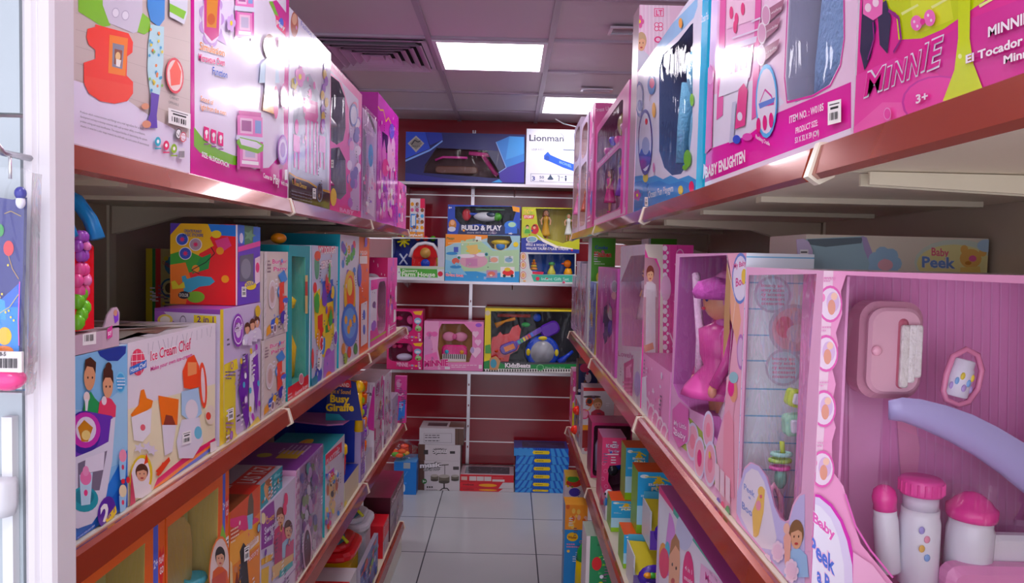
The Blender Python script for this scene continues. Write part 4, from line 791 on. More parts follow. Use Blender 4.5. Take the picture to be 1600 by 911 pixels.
c.poly([(408,874), (426,864), (426,874), (408,884)], '#e8b43a'); c.poly([(408,890), (420,884), (418,930), (408,930)], '#e8c04a'); c.kid(438, 822, 26, '#7a3a28', '#c84a78', sq=.45); c.kid(450, 842, 26, '#5a3424', '#a8c8d8', sq=.45); c.poly([(428,850), (440,832), (440,880), (428,890)], '#b0406c'); c.poly([(446,852), (458,842), (458,876), (444,880)], '#c85a80')
c.poly([(424,886), (432,880), (458,864), (456,878), (440,895), (426,905)], '#e4c08a'); c.poly([(434,930), (436,892), (456,876), (458,905), (446,930)], '#58b0b0'); c.ell(446, 780, 3, 10, '#d83a6c'); c.ell(444, 795, 3, 10, '#d83a6c'); c.poly([(418,915), (440,900), (460,880), (460,930), (418,930)], '#e0d4e4'); c.line([(420,925), (440,912), (460,888)], 1.6, '#8a3a98'); b.done(); zt = z+b.h
b = side_box('teal_slim_box', 'small teal box with a bathing child picture lying on the purple cooking box', 'toy box', 'L', LX-.004, zt+.001, 407, 441, (442, 727), .14, ('#1d9aa4', '#1a98a0', '#b8aeb8')); c = b.front
c.poly([(414,775), (412,762), (418,745), (424,750), (426,770), (420,784)], '#e0a878'); c.ell(419, 752, 5, 7, '#a8683a'); c.lines(428, 745, 438, 3, 8, '#8cd0d4', rnd, sl=-.7); t = b.top.uv; t.rect(.05, .1, .95, .5, '#c8382c'); t.text('LAS TAZ', .1, .15, .9, .15, .28, col='#f0e8e8'); b.done()
b = side_box('checked_edge_box', 'purple box with a pink checked strip and clear wrinkled front, third left shelf', 'toy box', 'L', LX, z, 461, 503, (494, 704), .26, ('#a884b4', '#d8a8c8', '#7a3a88')); c = b.front
c.poly([(458,700), (468,730), (468,940), (458,940)], '#e8cfe0')
for i in range(22): c.poly([(460+(i%2)*4, 742+i*8), (464+(i%2)*4, 738+i*8), (464+(i%2)*4, 746+i*8), (460+(i%2)*4, 750+i*8)], '#c884b0')
for i in range(46): c.ell(rnd.uniform(471, 494), rnd.uniform(730, 880), 3, 9, rnd.choice(['#8a5a9c', '#c8a8d0', '#6aa8a0', '#b86a9c', '#7a7ab0', '#d8d0e0', '#8a9a70']), 9)
c.ring(478, 858, 7, 38, '#d8b8d0', '#5a3a4c', .8); t = b.top.uv; t.rect(.4, .12, .7, .35, '#d8b83a'); t.ell(.5, .5, .08, .08, '#c8c050'); t.lines(.55, .1, .9, 6, .05, '#c8b0d0', rnd)
f = MB('bag_film'); f.obox(b.O+X1*.004+Z1*.0, b.U, b.V, b.N, b.w, b.h-.004, .003, '#fff'); b.parts.append(('clear_wrap', f, None)); b.done()
b = side_box('puppy_dough_box', 'teal box with a cartoon puppy on its front, third left shelf', 'toy box', 'L', LX, z, 507, 537, (507, 712), .20, ('#dcd4dc', '#17a0a8', '#168a94')); c = b.front
c.poly([(508,712), (534,690), (534,706), (508,728)], '#d8304c'); c.text('PLAYTIME', 510, 726, 531, 706, 7, col='#f0e0e4'); c.poly([(510,742), (522,730), (522,738), (510,750)], '#b83ac0')
c.ell(519, 765, 6, 16, '#e6c48a'); c.ell(512, 765, 2, 10, '#c0683a'); c.ell(526, 757, 2, 10, '#c0683a'); c.ell(519, 772, 2.6, 5, '#3a3038'); c.ell(517, 758, 1.2, 2.4, '#2a2028'); c.ell(521, 755, 1.2, 2.4, '#2a2028'); c.poly([(515,747), (519,735), (523,743)], '#d8303c'); c.ell(519, 788, 5, 9, '#e6c48a')
for i in range(40):
    x = rnd.uniform(509, 533); c.ell(x, rnd.choice([rnd.uniform(748-x*.4+200, 760-x*.4+200), rnd.uniform(795, 835)]), 2, 4.5, rnd.choice(MIX+['#c8a8c8', '#b8c8a8']), 8)
for i in range(5): e = b.front; 
b.end.ell(494, 800, 7, 7, '#e8d83a'); b.end.ell(494, 836, 7, 11, '#e87a2a'); t = b.top.uv; t.ell(.4, .5, .3, .1, '#e8a83a'); t.ell(.55, .45, .15, .06, '#f0d04a'); b.done()
# display tray with cups and the blue header card
Y0 = y_at(540, LX, z); Y1e = y_at(562, LX, z)
b = side_box('display_carton', 'curved cream cardboard display tray holding red and yellow dough tubs, third left shelf', 'display tray', 'L', LX, z, 538, 560, .085, .26, ('#d9cfae', '#d8d0b8', '#1c2f88')); c = b.front
c.poly([(535,840), (542,830), (542,780), (535,790)], '#e8d83a'); c.poly([(542,800), (562,770), (562,790), (542,822)], '#c8a89c'); c.ell(551, 806, 5, 7, '#c8a078')
p = b.part('tray_back', 'printed_card'); p.box((LX-.25, Y1e-.008, z+.085), (LX-.02, Y1e-.004, z+.34), '#1a3494'); p.box((LX-.25, Y0+.002, z+.085), (LX-.245, Y1e-.008, z+.34), '#1a2f80'); b.done()
for (dx, dy, lab) in ((-.05, .06, 'red dough tub with a yellow lid at the front of the cream tray'), (-.13, .07, 'red dough tub with a yellow lid farther into the cream tray')):
    p0 = Vector((LX+dx, Y0+dy, z+.087)); r = root('dough_tub', p0, lab, 'tub', 'dough tubs in the cream tray')
    m = MB('toy_plastic'); m.lathe(p0, [(.030, 0), (.034, .004), (.036, .075), (.034, .078)], '#c81f28'); m.build('cup', r)
    m = MB('toy_plastic'); m.lathe(p0, [(.039, .078), (.041, .082), (.040, .105), (.036, .110), (.030, .111)], '#f0c62a'); m.build('lid', r)
    m = MB('toy_plastic'); m.tube([p0+Vector((-.012, -.036, .02)), p0+Vector((.0, -.0385, .045)), p0+Vector((.016, -.034, .06))], .0035, '#f2e8ec'); m.tube([p0+Vector((-.014, -.035, .058)), p0+Vector((.0, -.0385, .04)), p0+Vector((.014, -.035, .02))], .0035, '#f2e8ec'); m.build('logo', r)
Yc = Y0+.03; xa, xb = on_y(508, 640, Yc).x, on_y(560, 640, Yc).x
r = root('header_card', ((xa+xb)/2, Yc, on_y(530, 657, Yc).z), 'dark blue header card with bold yellow letters, third left shelf', 'header card')
m = MB('printed_card'); pts = [on_y(*q, Yc) for q in ((509,657), (566,657), (556,598), (536,590), (512,600))]
m.face([p for p in pts], '#29306e'); m.face([p+Vector((0,.003,0)) for p in pts][::-1], '#29306e'); 
for i in range(5): q0, q1 = pts[i], pts[(i+1)%5]; m.face([q1, q0, q0+Vector((0,.003,0)), q1+Vector((0,.003,0))], '#29306e')
O = Vector((xa-.1, Yc, pts[0].z-.02)); c = Cv(m, O, X1, Z1, -Y1, xb-xa+.3, .35, 'printed_card'); c.k = [10]
c.poly([(528,592), (548,594), (549,606), (527,604)], '#d8323c'); c.text('LAND', 531, 604, 546, 605, 6, col='#f4e4dc'); c.text("Light n' Sound", 513, 614, 548, 616, 6.5, col='#e8a83a'); c.text('Busy', 516, 628, 546, 629, 11, col='#f0c83a', off=.04); c.text('Giraffe', 509, 642, 553, 642, 11, col='#f0c83a', off=.04); c.poly([(509,646), (530,647), (540,657), (509,657)], '#2f8a98'); m.build('card', r)
m = MB('toy_plastic'); q = on_y(561, 630, Yc+.03); m.tube([q+Vector((0,0,-.10)), q, q+Vector((-.004,0,.05))], [.016, .012, .014], '#f0c030'); m.ell(q+Vector((.0,-.005,.06)), (.018,.018,.022), '#f0c030'); m.build('giraffe_neck', r)
m = MB('printed_card'); zt = on_y(540, 656, Yc).z
vs = [(LX-.20, Yc-.015), (LX-.06, Yc-.06), (LX-.01, Yc-.04), (LX-.0, Yc+.05), (LX-.05, Yc+.12), (LX-.20, Yc+.13)]
m.mesh([(x, y, zt-.004) for x, y in vs]+[(x, y, zt-.009) for x, y in vs], [(0,1,2,3,4,5), (11,10,9,8,7,6)]+[(i, 6+i, 6+(i+1)%6, (i+1)%6) for i in range(6)], '#b06a9c')
tag(m.build('curved_lid_card', base=(LX-.1, Yc, zt)), 'curved pink lavender card shelf on top of the blue display tray', 'display card')
b = side_box('purple_blister_card', 'tall purple and pink printed pack leaning behind the blue tray, third left shelf', 'toy pack', 'L', LX-.001, z+.0, 563, 569, (566, 660), .05, ('#9a7ac0', '#b8a8d0', '#a890c0')); busy(b.front, 51, PK, 16); b.done()
# stacked orange and purple cups with green dots
Yk = y_at(575, LX, z); p0 = Vector((LX-.045, Yk, z+.08))
r = root('stacking_cups', p0, 'stack of orange and purple beakers with green dots in a white tray, third left shelf', 'toy cups')
for k in range(6):
    m = MB('toy_plastic'); m.lathe(p0+Vector((0,0,.048*k)), [(.028, 0), (.036, .006), (.038, .040), (.034, .046)], '#f07a22' if k != 1 and k != 3 else '#7a3ab0'); m.ell(p0+Vector((.026,-.026,.048*k+.022)), (.007,.007,.014), '#a8cc3a', seg=8, rg=5); m.build('beaker', r)
b = side_box('white_tray', 'white cardboard tray under the stacked beakers, third left shelf', 'display tray', 'L', LX, z, 571, 581, .078, .12, ('#d8d2d8', '#d2ccd4', '#8a8490')); b.done()
def fashion(n, p0, p1, top, lab, d=.12):
    b = side_box('striped_doll_box', lab, 'doll box', 'L', LX, z, p0, p1, top, d, ('#e2d4e4', '#e6e0ea', '#b8a4b4'), group='white striped doll boxes', m='glossy_card'); u = b.end.uv
    for k in range(9): u.rect(.05+k*.105, .52, .08+k*.105, .97, '#c8b4d4')
    u.rect(.1, .55, .75, .9, '#ece6f0'); u.text('Lunara', .25, .84, .9, .84, .05, col='#4a2a4a', out='#f4eef6'); flower(u, .3, .76, .06, '#e0408c', sq=2); u.lines(.35, .68, .8, 5, .02, '#7a6a80', rnd)
    u.poly([(.75,.5), (.95,.95), (1,.95), (1,.4), (.8,.42)], '#c8489c'); u.ell(.35, .3, .2, .14, '#e0b090'); u.ell(.5, .22, .25, .1, '#d83a9c'); u.ring(.7, .4, .12, .08, '#b89ac0', '#e8e0ec')
    for i in range(8): u.ell(rnd.random(), rnd.random()*.5, .05, .03, rnd.choice(['#d84a98', '#e8a0d0']))
    busy(b.front, 60+n, ['#d84a98', '#e8a8d4', '#c8b8d8', '#f4eef6', '#8a6aa0'], 22, .05, .05, .95, .95, 1); b.done()
fashion(0, 584, 597, (590, 594), 'nearer of the white striped doll boxes near the end of the third left shelf')
fashion(1, 599, 610, (604, 585), 'farther of the white striped doll boxes near the end of the third left shelf')
b = side_box('silver_bag_pack', 'grey and lilac patterned packet at the end of the third left shelf', 'toy pack', 'L', LX, z, 612, 621, (616, 620), .06, ('#b8aec4', '#c0b4cc', '#a89cb0')); busy(b.front, 66, ['#d88ab8', '#8a8ab8', '#e8e0ec'], 14); busy(b.end, 67, ['#d88ab8', '#8a8ab8', '#e8e0ec'], 10, kids=0); b.done()
b = cam_box('pink_carded_doll', 'hot pink and blue card hanging by the far tip of the third left shelf', 'toy pack', 3.80, 616, 634, 660, 588, .03, ('#d8489c', '#d0408c', '#e070b0'), zb=z); u = b.front.uv
u.ell(.35, .85, .25, .09, '#e898c4'); u.rect(.1, .55, .8, .68, '#c8308c'); u.text('Doll', .15, .58, .75, .58, .06); u.poly([(.3,.05), (.9,.1), (.95,.5), (.4,.45)], '#2f7fd8'); u.star(.6, .3, .08, '#a8d0f0'); u.ell(.8, .06, .15, .05, '#e83a9c'); b.done()
# ================================================================ left, bottom shelf
z = ZS[3]+.001
b = side_box('play_dough_bucket_box', 'white box with a red curved line pattern, nearest on the bottom left shelf', 'toy box', 'L', LX, z, 380, 556, (556, 890), .30, ('#d8d0d4', '#d4ccd0', '#d6ced4')); t = b.top.uv
t.rect(0, .78, 1, .95, '#c8232c'); t.rect(.8, 0, .9, .9, '#c8232c')
for k in range(9): t.line([(0,.1+k*.07), (.75,.12+k*.07)], .006, '#6a5a60')
b.done()
def tub(Yk, px, w, h, body, lid, lab, dep):
    x1 = min(on_y(px, 850, Yk).x, LX-.022); p0 = Vector((x1-w/2, Yk+dep/2, z)); r = root('storage_tub', p0, lab, 'tub')
    m = MB('toy_plastic'); m.rbox((0,0,0), (w-.03, h*.76, dep-.03), .05, body, M=Matrix.Translation(p0+Vector((0,0,h*.38))) @ Matrix.Rotation(PI/2, 4, 'X')); m.build('tub_body', r)
    m = MB('toy_plastic'); m.rbox((0,0,0), (w, h*.12, dep), .06, lid, M=Matrix.Translation(p0+Vector((0,0,h*.82))) @ Matrix.Rotation(PI/2, 4, 'X')); m.rbox((0,0,0), (w*.8, h*.08, dep*.8), .05, lid, M=Matrix.Translation(p0+Vector((0,0,h*.91))) @ Matrix.Rotation(PI/2, 4, 'X')); m.build('lid', r)
    m = MB('printed_card'); a = p0+Vector((-w*.3, -dep*.3, h*.955))
    m.mesh([a, a+Vector((w*.55,0,0)), a+Vector((w*.62,dep*.2,0)), a+Vector((w*.5,dep*.55,0)), a+Vector((0,dep*.5,0))]+[p+Vector((0,0,.004)) for p in (a, a+Vector((w*.55,0,0)), a+Vector((w*.62,dep*.2,0)), a+Vector((w*.5,dep*.55,0)), a+Vector((0,dep*.5,0)))], [(4,3,2,1,0), (5,6,7,8,9)]+[(i, (i+1)%5, 5+(i+1)%5, 5+i) for i in range(5)], '#1f7f98')
    m.build('teal_tag', r)
    m = MB('toy_plastic'); q = p0+Vector((w*.1, 0, h*.965)); m.tube([q+Vector((-.06,.02,0)), q+Vector((-.02,0,.018)), q+Vector((.04,-.04,.02)), q+Vector((.07,-.06,.0))], .006, '#d8d83a'); m.build('handle', r); return r
ya = b.O.y+b.w
tub(ya+.012, 572, .25, .285, '#e0c21c', '#c8202a', 'yellow storage tub with a red lid and teal tag, bottom left shelf', .26)
tub(ya+.30, 596, .24, .29, '#d8d8e0', '#dcdce6', 'white storage tub with a teal tag behind the yellow tub', .24)
b = side_box('red_lidded_tray', 'narrow carton with a bright red flap beside the maroon box, bottom left shelf', 'carton', 'L', LX+.0, z, 598, 607, (600, 820), .10, ('#c8b8c0', '#c81f30', '#d02434')); b.front.uv.rect(0, .5, 1, 1, '#cf2030'); b.end.uv.ell(.5, .4, .3, .2, '#d8d0d8'); b.done()
b = side_box('maroon_print_box', 'tall dark maroon box with white lettering at the far end of the bottom left shelf', 'toy box', 'L', LX, z, 609, 630, (630, 738), .13, ('#9a8a94', '#4c1a2c', '#7a2444')); u = b.front.uv
u.rect(0, .72, 1, 1, '#5c1a30'); busy(b.front, 71, ['#a8a0b8', '#7a8a6a', '#b89ab0', '#6a5a80'], 26, .02, .02, .98, .7, 1, False); u.text('Snap Heads', .05, .8, .9, .8, .12, col='#e0c8d4'); b.end.uv.text('Glow', .2, .55, .9, .55, .1, col='#d8b8c8'); b.done()
p0 = Vector((LX-.17, ya+.64, z)); r = root('green_slinky_toy', p0, 'bright green ribbed toy sticking up behind the tubs', 'toy'); m = MB('toy_plastic')
for k in range(6): m.ell(p0+Vector((.0,0,.03+.045*k)), (.04+.004*k, .04, .028), '#35c840', seg=12, rg=6)
m.build('ribbed_body', r); m = MB('toy_plastic'); m.ell(p0+Vector((-.01,-.04,.27)), (.014,.01,.014), '#1f9030'); m.build('knob', r)
b = side_box('striped_sword_pack', 'upright pack with blue and yellow toys at the front of the bottom left shelf', 'toy pack', 'L', LX+.0, z, 562, 590, (577, 862), .018, ('#6a78b0', '#b8b0c0', '#a8a0b0')); busy(b.front, 77, ['#2f5ac8', '#e8d83a', '#f0f0f4', '#c83a4a', '#8ab83a'], 26); b.done()
# ================================================================ left foreground post and hanging bag
Yp = .70
xa, xb = on_y(38, 450, Yp).x, on_y(115, 450, Yp+.028).x
r = root('end_post', ((xa+xb)/2, Yp+.03, 0), 'white painted metal post at the near end of the left shelving', 'post')
m = MB('painted_metal'); pr = [(xa, Yp+.03), (xa, Yp), (xa+.004, Yp-.003), (xa+.010, Yp-.003), (xa+.013, Yp), (xb-.016, Yp), (xb-.013, Yp-.004), (xb-.003, Yp-.004), (xb, Yp), (xb, Yp+.03)]
n = len(pr); vs = [(x, y, zz_) for zz_ in (0, HC-.02) for x, y in pr]; m.mesh(vs, [(i, (i+1)%n, n+(i+1)%n, n+i) for i in range(n)]+[tuple(range(n, 2*n))], '#ded9dc'); m.build('post_body', r)
m = MB('matte_card'); c = Cv(m, (xa, Yp, 0), X1, Z1, -Y1, xb-xa, 2.4, 'matte_card'); c.k = [4]
c.poly([(65,52), (68,42), (72,45), (74,58), (78,62), (76,74), (71,79), (68,70), (64,64)], '#7a6a6c'); c.poly([(66,54), (70,46), (71,60), (68,66)], '#4a4448'); c.poly([(62,108), (70,106), (71,150), (63,140)], '#d8d0b8'); m.build('worn_sticker', r)
for k in range(0): pass
# end panel behind the bag with vertical rails
r = root('gondola_end', (-.75, .72, 0), 'pale grey panel with vertical joint and rail left of the white post', 'panel')
m = MB('painted_metal'); xp = on_y(38, 450, .705).x-.003
for z0, z1 in ((0, on_y(20, 612, .705).z), (on_y(20, 610, .705).z, on_y(20, 182, .705).z), (on_y(20, 178, .705).z, HC-.02)): m.box((xp-.45, .705, z0+.001), (xp, .715, z1-.001), '#b9c2c6')
m.build('panel_sheet', r); m = MB('painted_metal'); q = on_y(14, 450, .70); m.box((q.x-.005, .695, 0), (q.x+.005, .7045, on_y(14, 620, .79).z), '#e4e6e8'); m.lathe((q.x-.004, .692, on_y(10, 800, .70).z), [(.012,0), (.014,.01), (.014,.03), (.012,.036)], '#dfe0e4', seg=12); m.build('rail', r)
Yb = .670
bx0 = on_y(-60, 400, Yb).x; bx1 = on_y(36, 400, Yb).x; zt_, zb_ = on_y(20, 262, Yb).z, on_y(20, 606, Yb).z
r = root('hanging_bag_toy', (bx1-.03, Yb, zb_), 'clear bag with navy balloon print card and pink base, hanging at far left', 'bagged toy')
m = MB('printed_card'); O = Vector((bx0-.02, Yb+.006, zb_)); 
pts = [on_y(*q, Yb+.006) for q in ((-60,300), (20,312), (38,308), (36,420), (30,555), (-60,555))]
m.mesh([tuple(p) for p in pts]+[tuple(p+Vector((0,.004,0))) for p in pts], [(5,4,3,2,1,0), (6,7,8,9,10,11)]+[(i, (i+1)%6, 6+(i+1)%6, 6+i) for i in range(6)], '#2c2e78')
c = Cv(m, O, X1, Z1, -Y1, .2, .4, 'printed_card'); c.k = [6]
c.poly([(-60,440), (0,470), (33,440), (31,500), (-60,520)], '#2a68c8'); c.poly([(-60,480), (31,480), (30,554), (-60,554)], '#3a8ad8'); c.poly([(-60,490), (10,500), (8,470), (-60,440)], '#3fa0e0')
c.ell(14, 388, 8, 12, '#d8303c'); c.line([(14,400), (20,420), (30,436)], 1, '#c8a040'); c.ell(8, 525, 11, 14, '#f0c030'); c.ell(6, 548, 16, 8, '#e88a2a'); c.ell(1, 360, 6, 10, '#3a9a50'); c.line([(8,334), (18,330), (34,338)], 1.2, '#b8a060'); c.line([(30,460), (16,480), (-4,492)], 1.2, '#c8c080'); c.line([(32,440), (30,500), (31,540)], 1.4, '#d858b0')
for i in range(8): c.ell(rnd.uniform(0, 30), rnd.uniform(400, 520), 1.6, 2, '#f0d860', 7)
m.build('print_card', r)
m = MB('toy_plastic'); q = on_y(32, 302, Yb); m.ell(q, (.005, .005, .006), '#2a2a88'); m.ell(q-Vector((0,0,.008)), (.004,.004,.006), '#e8e8f4'); m.build('bead', r)
m = MB('matte_card'); a, b_ = on_y(-50, 548, Yb-.006), on_y(34, 582, Yb-.006); m.box((a.x, Yb-.006, b_.z), (b_.x, Yb-.003, a.z), '#e8e2e0'); c = Cv(m, (a.x, Yb-.006, b_.z), X1, Z1, -Y1, b_.x-a.x, a.z-b_.z, 'matte_card'); c.k = [2]
for k in range(12): c.rect(-6+k*2.8, 560, -4.6+k*2.8+(k%3)*.5, 575, '#3a3438')
c.text('8-5', 0, 556, 10, 556, 6, col='#3a3438'); m.build('price_tag', r)
m = MB('toy_plastic'); q = on_y(12, 592, Yb+.004); m.ell(q, (.016, .012, .011), '#e83a8c'); m.ell(q+Vector((-.02,0,.002)), (.014,.011,.010), '#e83a8c'); m.build('pink_base', r)
m = MB('bag_film'); hx = [on_y(-60,258,Yb-.012), on_y(30,262,Yb-.012), on_y(50,270,Yb-.008), on_y(46,400,Yb-.010), on_y(44,560,Yb-.010), on_y(40,618,Yb-.006), on_y(-60,610,Yb-.012)]
m.face(hx, '#fff'); m.face([p+Vector((0,.014,0)) for p in hx][::-1], '#fff')
for i in range(7): m.face([hx[(i+1)%7], hx[i], hx[i]+Vector((0,.014,0)), hx[(i+1)%7]+Vector((0,.014,0))], '#fff')
m.build('clear_bag', r)
m = MB('bare_metal'); q = on_y(16, 262, Yb); m.tube([Vector((q.x, .704, q.z+.012)), Vector((q.x, Yb-.01, q.z+.012)), Vector((q.x, Yb-.02, q.z+.02))], .003, '#d0d0d4'); m.tube([Vector((q.x, Yb, q.z+.012)), Vector((q.x, Yb, q.z-.01))], .0015, '#fff'); tag(m.build('hook', base=(q.x, .70, q.z)), 'thin metal display hook holding the hanging bag at far left', 'hook')
# ================================================================ back wall shelves
YW = 4.85
for py, lab in ((287.5, 'top'), (440.5, 'middle'), (580.5, 'lowest')):
    zq = on_y(760, py, YW).z; r = root('wall_shelf', (-.05, YW+.12, zq), '%s slim shelf fixed across the red slat wall' % lab, 'shelf', 'slim wall shelves')
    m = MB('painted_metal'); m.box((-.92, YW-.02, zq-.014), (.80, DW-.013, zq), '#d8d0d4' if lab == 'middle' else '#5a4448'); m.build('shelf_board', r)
    m = MB('bare_metal'); m.box((-.92, YW-.026, zq-.016), (.80, YW-.02, zq+.002), '#cfc8cc'); m.build('front_edge', r)
    for X in (-.70, .02, .56):
        m = MB('bare_metal'); m.mesh([(X+q, y, zz_) for q in (-.003, .003) for y, zz_ in ((YW, zq-.016), (DW-.013, zq-.016), (DW-.013, zq-.06))], [(0,1,2), (5,4,3), (0,3,4,1), (1,4,5,2), (2,5,3,0)], '#cfc8cc'); m.build('bracket', r)
Z0 = on_y(760, 287.5, YW).z+.001; Z2 = on_y(760, 440.5, YW).z+.001; Z3 = on_y(760, 580.5, YW).z+.001
b = cam_box('scooter_box', 'wide navy box with a window over a pink scooter, top of the red wall', 'toy box', YW, 633, 819, 285, 208, .14, ('#1c1c5c', '#181848', '#20205a'), zb=Z0, m='printed_card', inner='#4a3438', cav=.07, win=[[(682,231), (777,236), (780,279), (662,270), (664,258)]]); c = b.front
c.poly([(633,205), (664,205), (672,232), (633,248)], '#2f4fc0'); c.poly([(664,205), (690,208), (692,218), (672,227)], '#27389c'); c.poly([(633,250), (672,233), (691,219), (692,221), (672,236), (633,253)], '#8ab0f0'); c.poly([(650,212), (663,224), (650,238), (637,224)], '#b8b4b0'); c.poly([(650,215), (660,224), (650,234), (640,224)], '#8a8680'); c.line([(643,226), (648,219), (653,222), (657,220)], 1.6, '#2a2a30'); c.text('MESUCA', 643, 230, 657, 230, 2.6, col='#2a2a30', off=0)
c.poly([(775,222), (796,213), (819,214), (819,252), (791,262)], '#3a80c8'); c.poly([(796,213), (819,214), (819,240), (790,250)], '#4a98d8'); c.poly([(791,262), (819,252), (819,285), (783,285), (779,270)], '#3a2a90'); c.poly([(768,285), (780,280), (785,285)], '#3a98d8'); c.poly([(760,236), (779,236), (788,262), (780,268)], '#3a3a58'); c.text('scooter', 776, 258, 779, 240, 3, col='#e8e8f0', off=0)
c.poly([(633,270), (740,285), (633,287)], '#2c2a80'); c.line([(775,222), (791,262), (779,270)], 1, '#9ab8e8')
p = b.part('scooter_handle'); a, q = b.L(.20, .10, .035), b.L(.30, .19, .035); p.tube([b.L(.19,.15,.035), b.L(.24,.17,.03), b.L(.40,.17,.035)], .008, '#c8489c'); p = b.part('handle_grip'); p.tube([b.L(.41,.20,.03), b.L(.56,.19,.035)], .013, '#d8509c'); p = b.part('scooter_post'); p.tube([b.L(.50,.19,.045), b.L(.58,.08,.045), b.L(.60,.06,.045)], .015, '#c03a88'); p = b.part('scooter_deck'); p.rbox((.33,.05,.09), (.28,.02,.05), .02, '#6a4a40', M=b.M(0,0,0)); b.done()
b = cam_box('scooter_carton', 'white box picturing a blue kick scooter, top right of the red wall', 'toy box', YW, 821, 905, 287, 202, .16, ('#e4e4f0', '#c8c8d8', '#dcdce8'), zb=Z0); c = b.front
c.text('Lionman', 827, 220, 881, 221, 9.5, col='#3a3a50', off=.02); c.line([(876,208), (881,213), (879,218)], 1, '#6a6a80'); c.text('LDJR KIDS', 831, 235, 850, 235, 3, col='#5a5a70', off=0); c.text('kick scooter', 854, 235, 876, 236, 3, col='#9a9ab0', off=0)
c.poly([(850,243), (856,237), (860,242), (878,250), (898,257), (898,268), (880,262), (858,252), (850,249)], '#2a58b8'); c.ell(855, 247, 3.5, 4, '#2a4a98'); c.text('MACWHEEL', 874, 255, 893, 262, 4, col='#8ab0e8'); c.line([(897,208), (898,232)], 1, '#3a4a70'); c.line([(880,234), (900,235)], 1.4, '#3a4a70'); c.ell(899, 235, 2.5, 3, '#3a4a70')
c.poly([(829,271), (901,273), (901,286), (829,284)], '#8a8a98'); c.poly([(829.7,271.7), (901,273.7), (901,285.4), (829.7,283.4)], '#e2e2ee'); c.text('3', 831, 282, 836, 282, 6.5, col='#2a3a80'); c.text('50', 843, 279, 850, 279, 4, col='#2a3a60'); c.text('MAX', 843, 284, 850, 284, 3, col='#2a3a60', off=0)
c.poly([(855,280), (858,276), (860,272), (862,276), (865,280), (863,281), (857,281)], '#3a4a60'); c.line([(871,275), (874,275), (873,283)], 1, '#3a4a60'); c.line([(876,277), (880,277)], .8, '#3a4a60'); c.ell(884, 276, 1.3, 1.6, '#3a4a60'); c.poly([(882.5,278), (885.5,278), (885,283), (883,283)], '#3a4a60'); b.done()
# middle shelf
b = cam_box('farm_house_toy', 'boxed red barn toy with a green label and yellow windmill, middle wall shelf', 'toy box', YW, 611, 694, 437, 371, .16, ('#d8dce0', '#b0b4c0', '#cfd0d8'), zb=Z2, inner='#2a3f98', cav=.10, win=[[(614,373), (692,373), (692,416), (614,416)]]); c = b.front; zf = Z2+b.h
c.poly([(625,418), (683,420), (684,434), (626,432)], '#5aa848'); c.poly([(620,415), (694,417), (694,421), (620,419)], '#c8d4c0'); c.text('Discovery', 629, 425, 652, 425, 4.5, col='#e8f0e0'); c.text('Farm House', 628, 431.5, 680, 432, 6.5, col='#e8f4e0', off=.03); c.ell(688, 428, 4, 4, '#c82848'); c.rect(684, 371, 694, 417, '#c8c8d4')
p = b.part('barn'); M = b.M(.19, .0, .05)
p.box((-.06, -.02, .09), (.115, .03, .155), '#c81f24', M=M); pts = [(-.07,.15), (-.055,.20), (-.02,.235), (.03,.245), (.08,.235), (.11,.20), (.125,.15)]
p.mesh([M @ Vector((x, y, z_)) for y in (-.03, .03) for x, z_ in pts], [(6,5,4,3,2,1,0), (7,8,9,10,11,12,13)]+[(i, i+1, 8+i, 7+i) for i in range(6)], '#c81f24')
p = b.part('roof_trim'); p.tube([M @ Vector((x, -.035, z_)) for x, z_ in pts], .012, '#e8e8f0')
p = b.part('barn_window'); p.lathe((0,0,0), [(.034,0), (.034,.008)], '#c8a05a', M=M @ Matrix.Translation((.03,-.03,.18)) @ Matrix.Rotation(PI/2,4,'X')); p = b.part('barn_door'); p.lathe((0,0,0), [(.03,0), (.03,.008)], '#2a4ab0', M=M @ Matrix.Translation((.03,-.02,.11)) @ Matrix.Rotation(PI/2,4,'X'))
p = b.part('windmill'); q = b.L(.075, .255, .03)
for k in range(4): a = k*PI/4+.2; d = Vector((math.cos(a)*.042, 0, math.sin(a)*.042)); p.tube([q-d, q+d], .007, '#dcd82a', seg=6)
p = b.part('windmill_legs'); p.tube([b.L(.05,.17,.03), b.L(.10,.10,.03)], .006, '#d8e4f4'); p.tube([b.L(.10,.17,.03), b.L(.05,.10,.03)], .006, '#d8e4f4')
p = b.part('silo'); p.lathe((0,0,0), [(.03,.08), (.032,.17), (.032,.19)], '#e8c82a', M=b.M(.315,0,.05)); p.lathe((0,0,0), [(.034,.19), (.034,.21), (.02,.225), (.008,.235), (.008,.25)], '#d8302a', M=b.M(.315,0,.05))
for k, q in enumerate(('#d8402a', '#c82a30', '#5ab038')): p = b.part('apple'); p.ell((0,0,0), (.02,.02,.018), q, M=b.M(.165+k*.05, .275, .05))
b.done()
b = cam_box('picture_card_pack', 'slim white pack of colourful picture tiles standing on the barn toy box', 'toy pack', YW, 640, 662.5, 367, 310, .04, ('#e8e4e8', '#d84a7c', '#e8e0e4'), zb=zf+.001); u = b.front.uv
u.rect(0, 0, 1, .14, '#e09a3a'); u.text('style.art', .05, .03, .9, .03, .06, col='#fff'); u.rect(.7, .75, 1, 1, '#d8285c')
for i in range(14): u.ell(.15+.35*(i%3), .25+.15*(i//3), .12, .05, rnd.choice(['#5ab0e0', '#e8a83a', '#a8d05a', '#d86a9c', '#4a8ad0', '#8a5a3a']))
u.rect(.05, .25, .45, .6, '#3a8ad0'); u.rect(.12, .29, .38, .56, '#e8f0f4'); b.done()
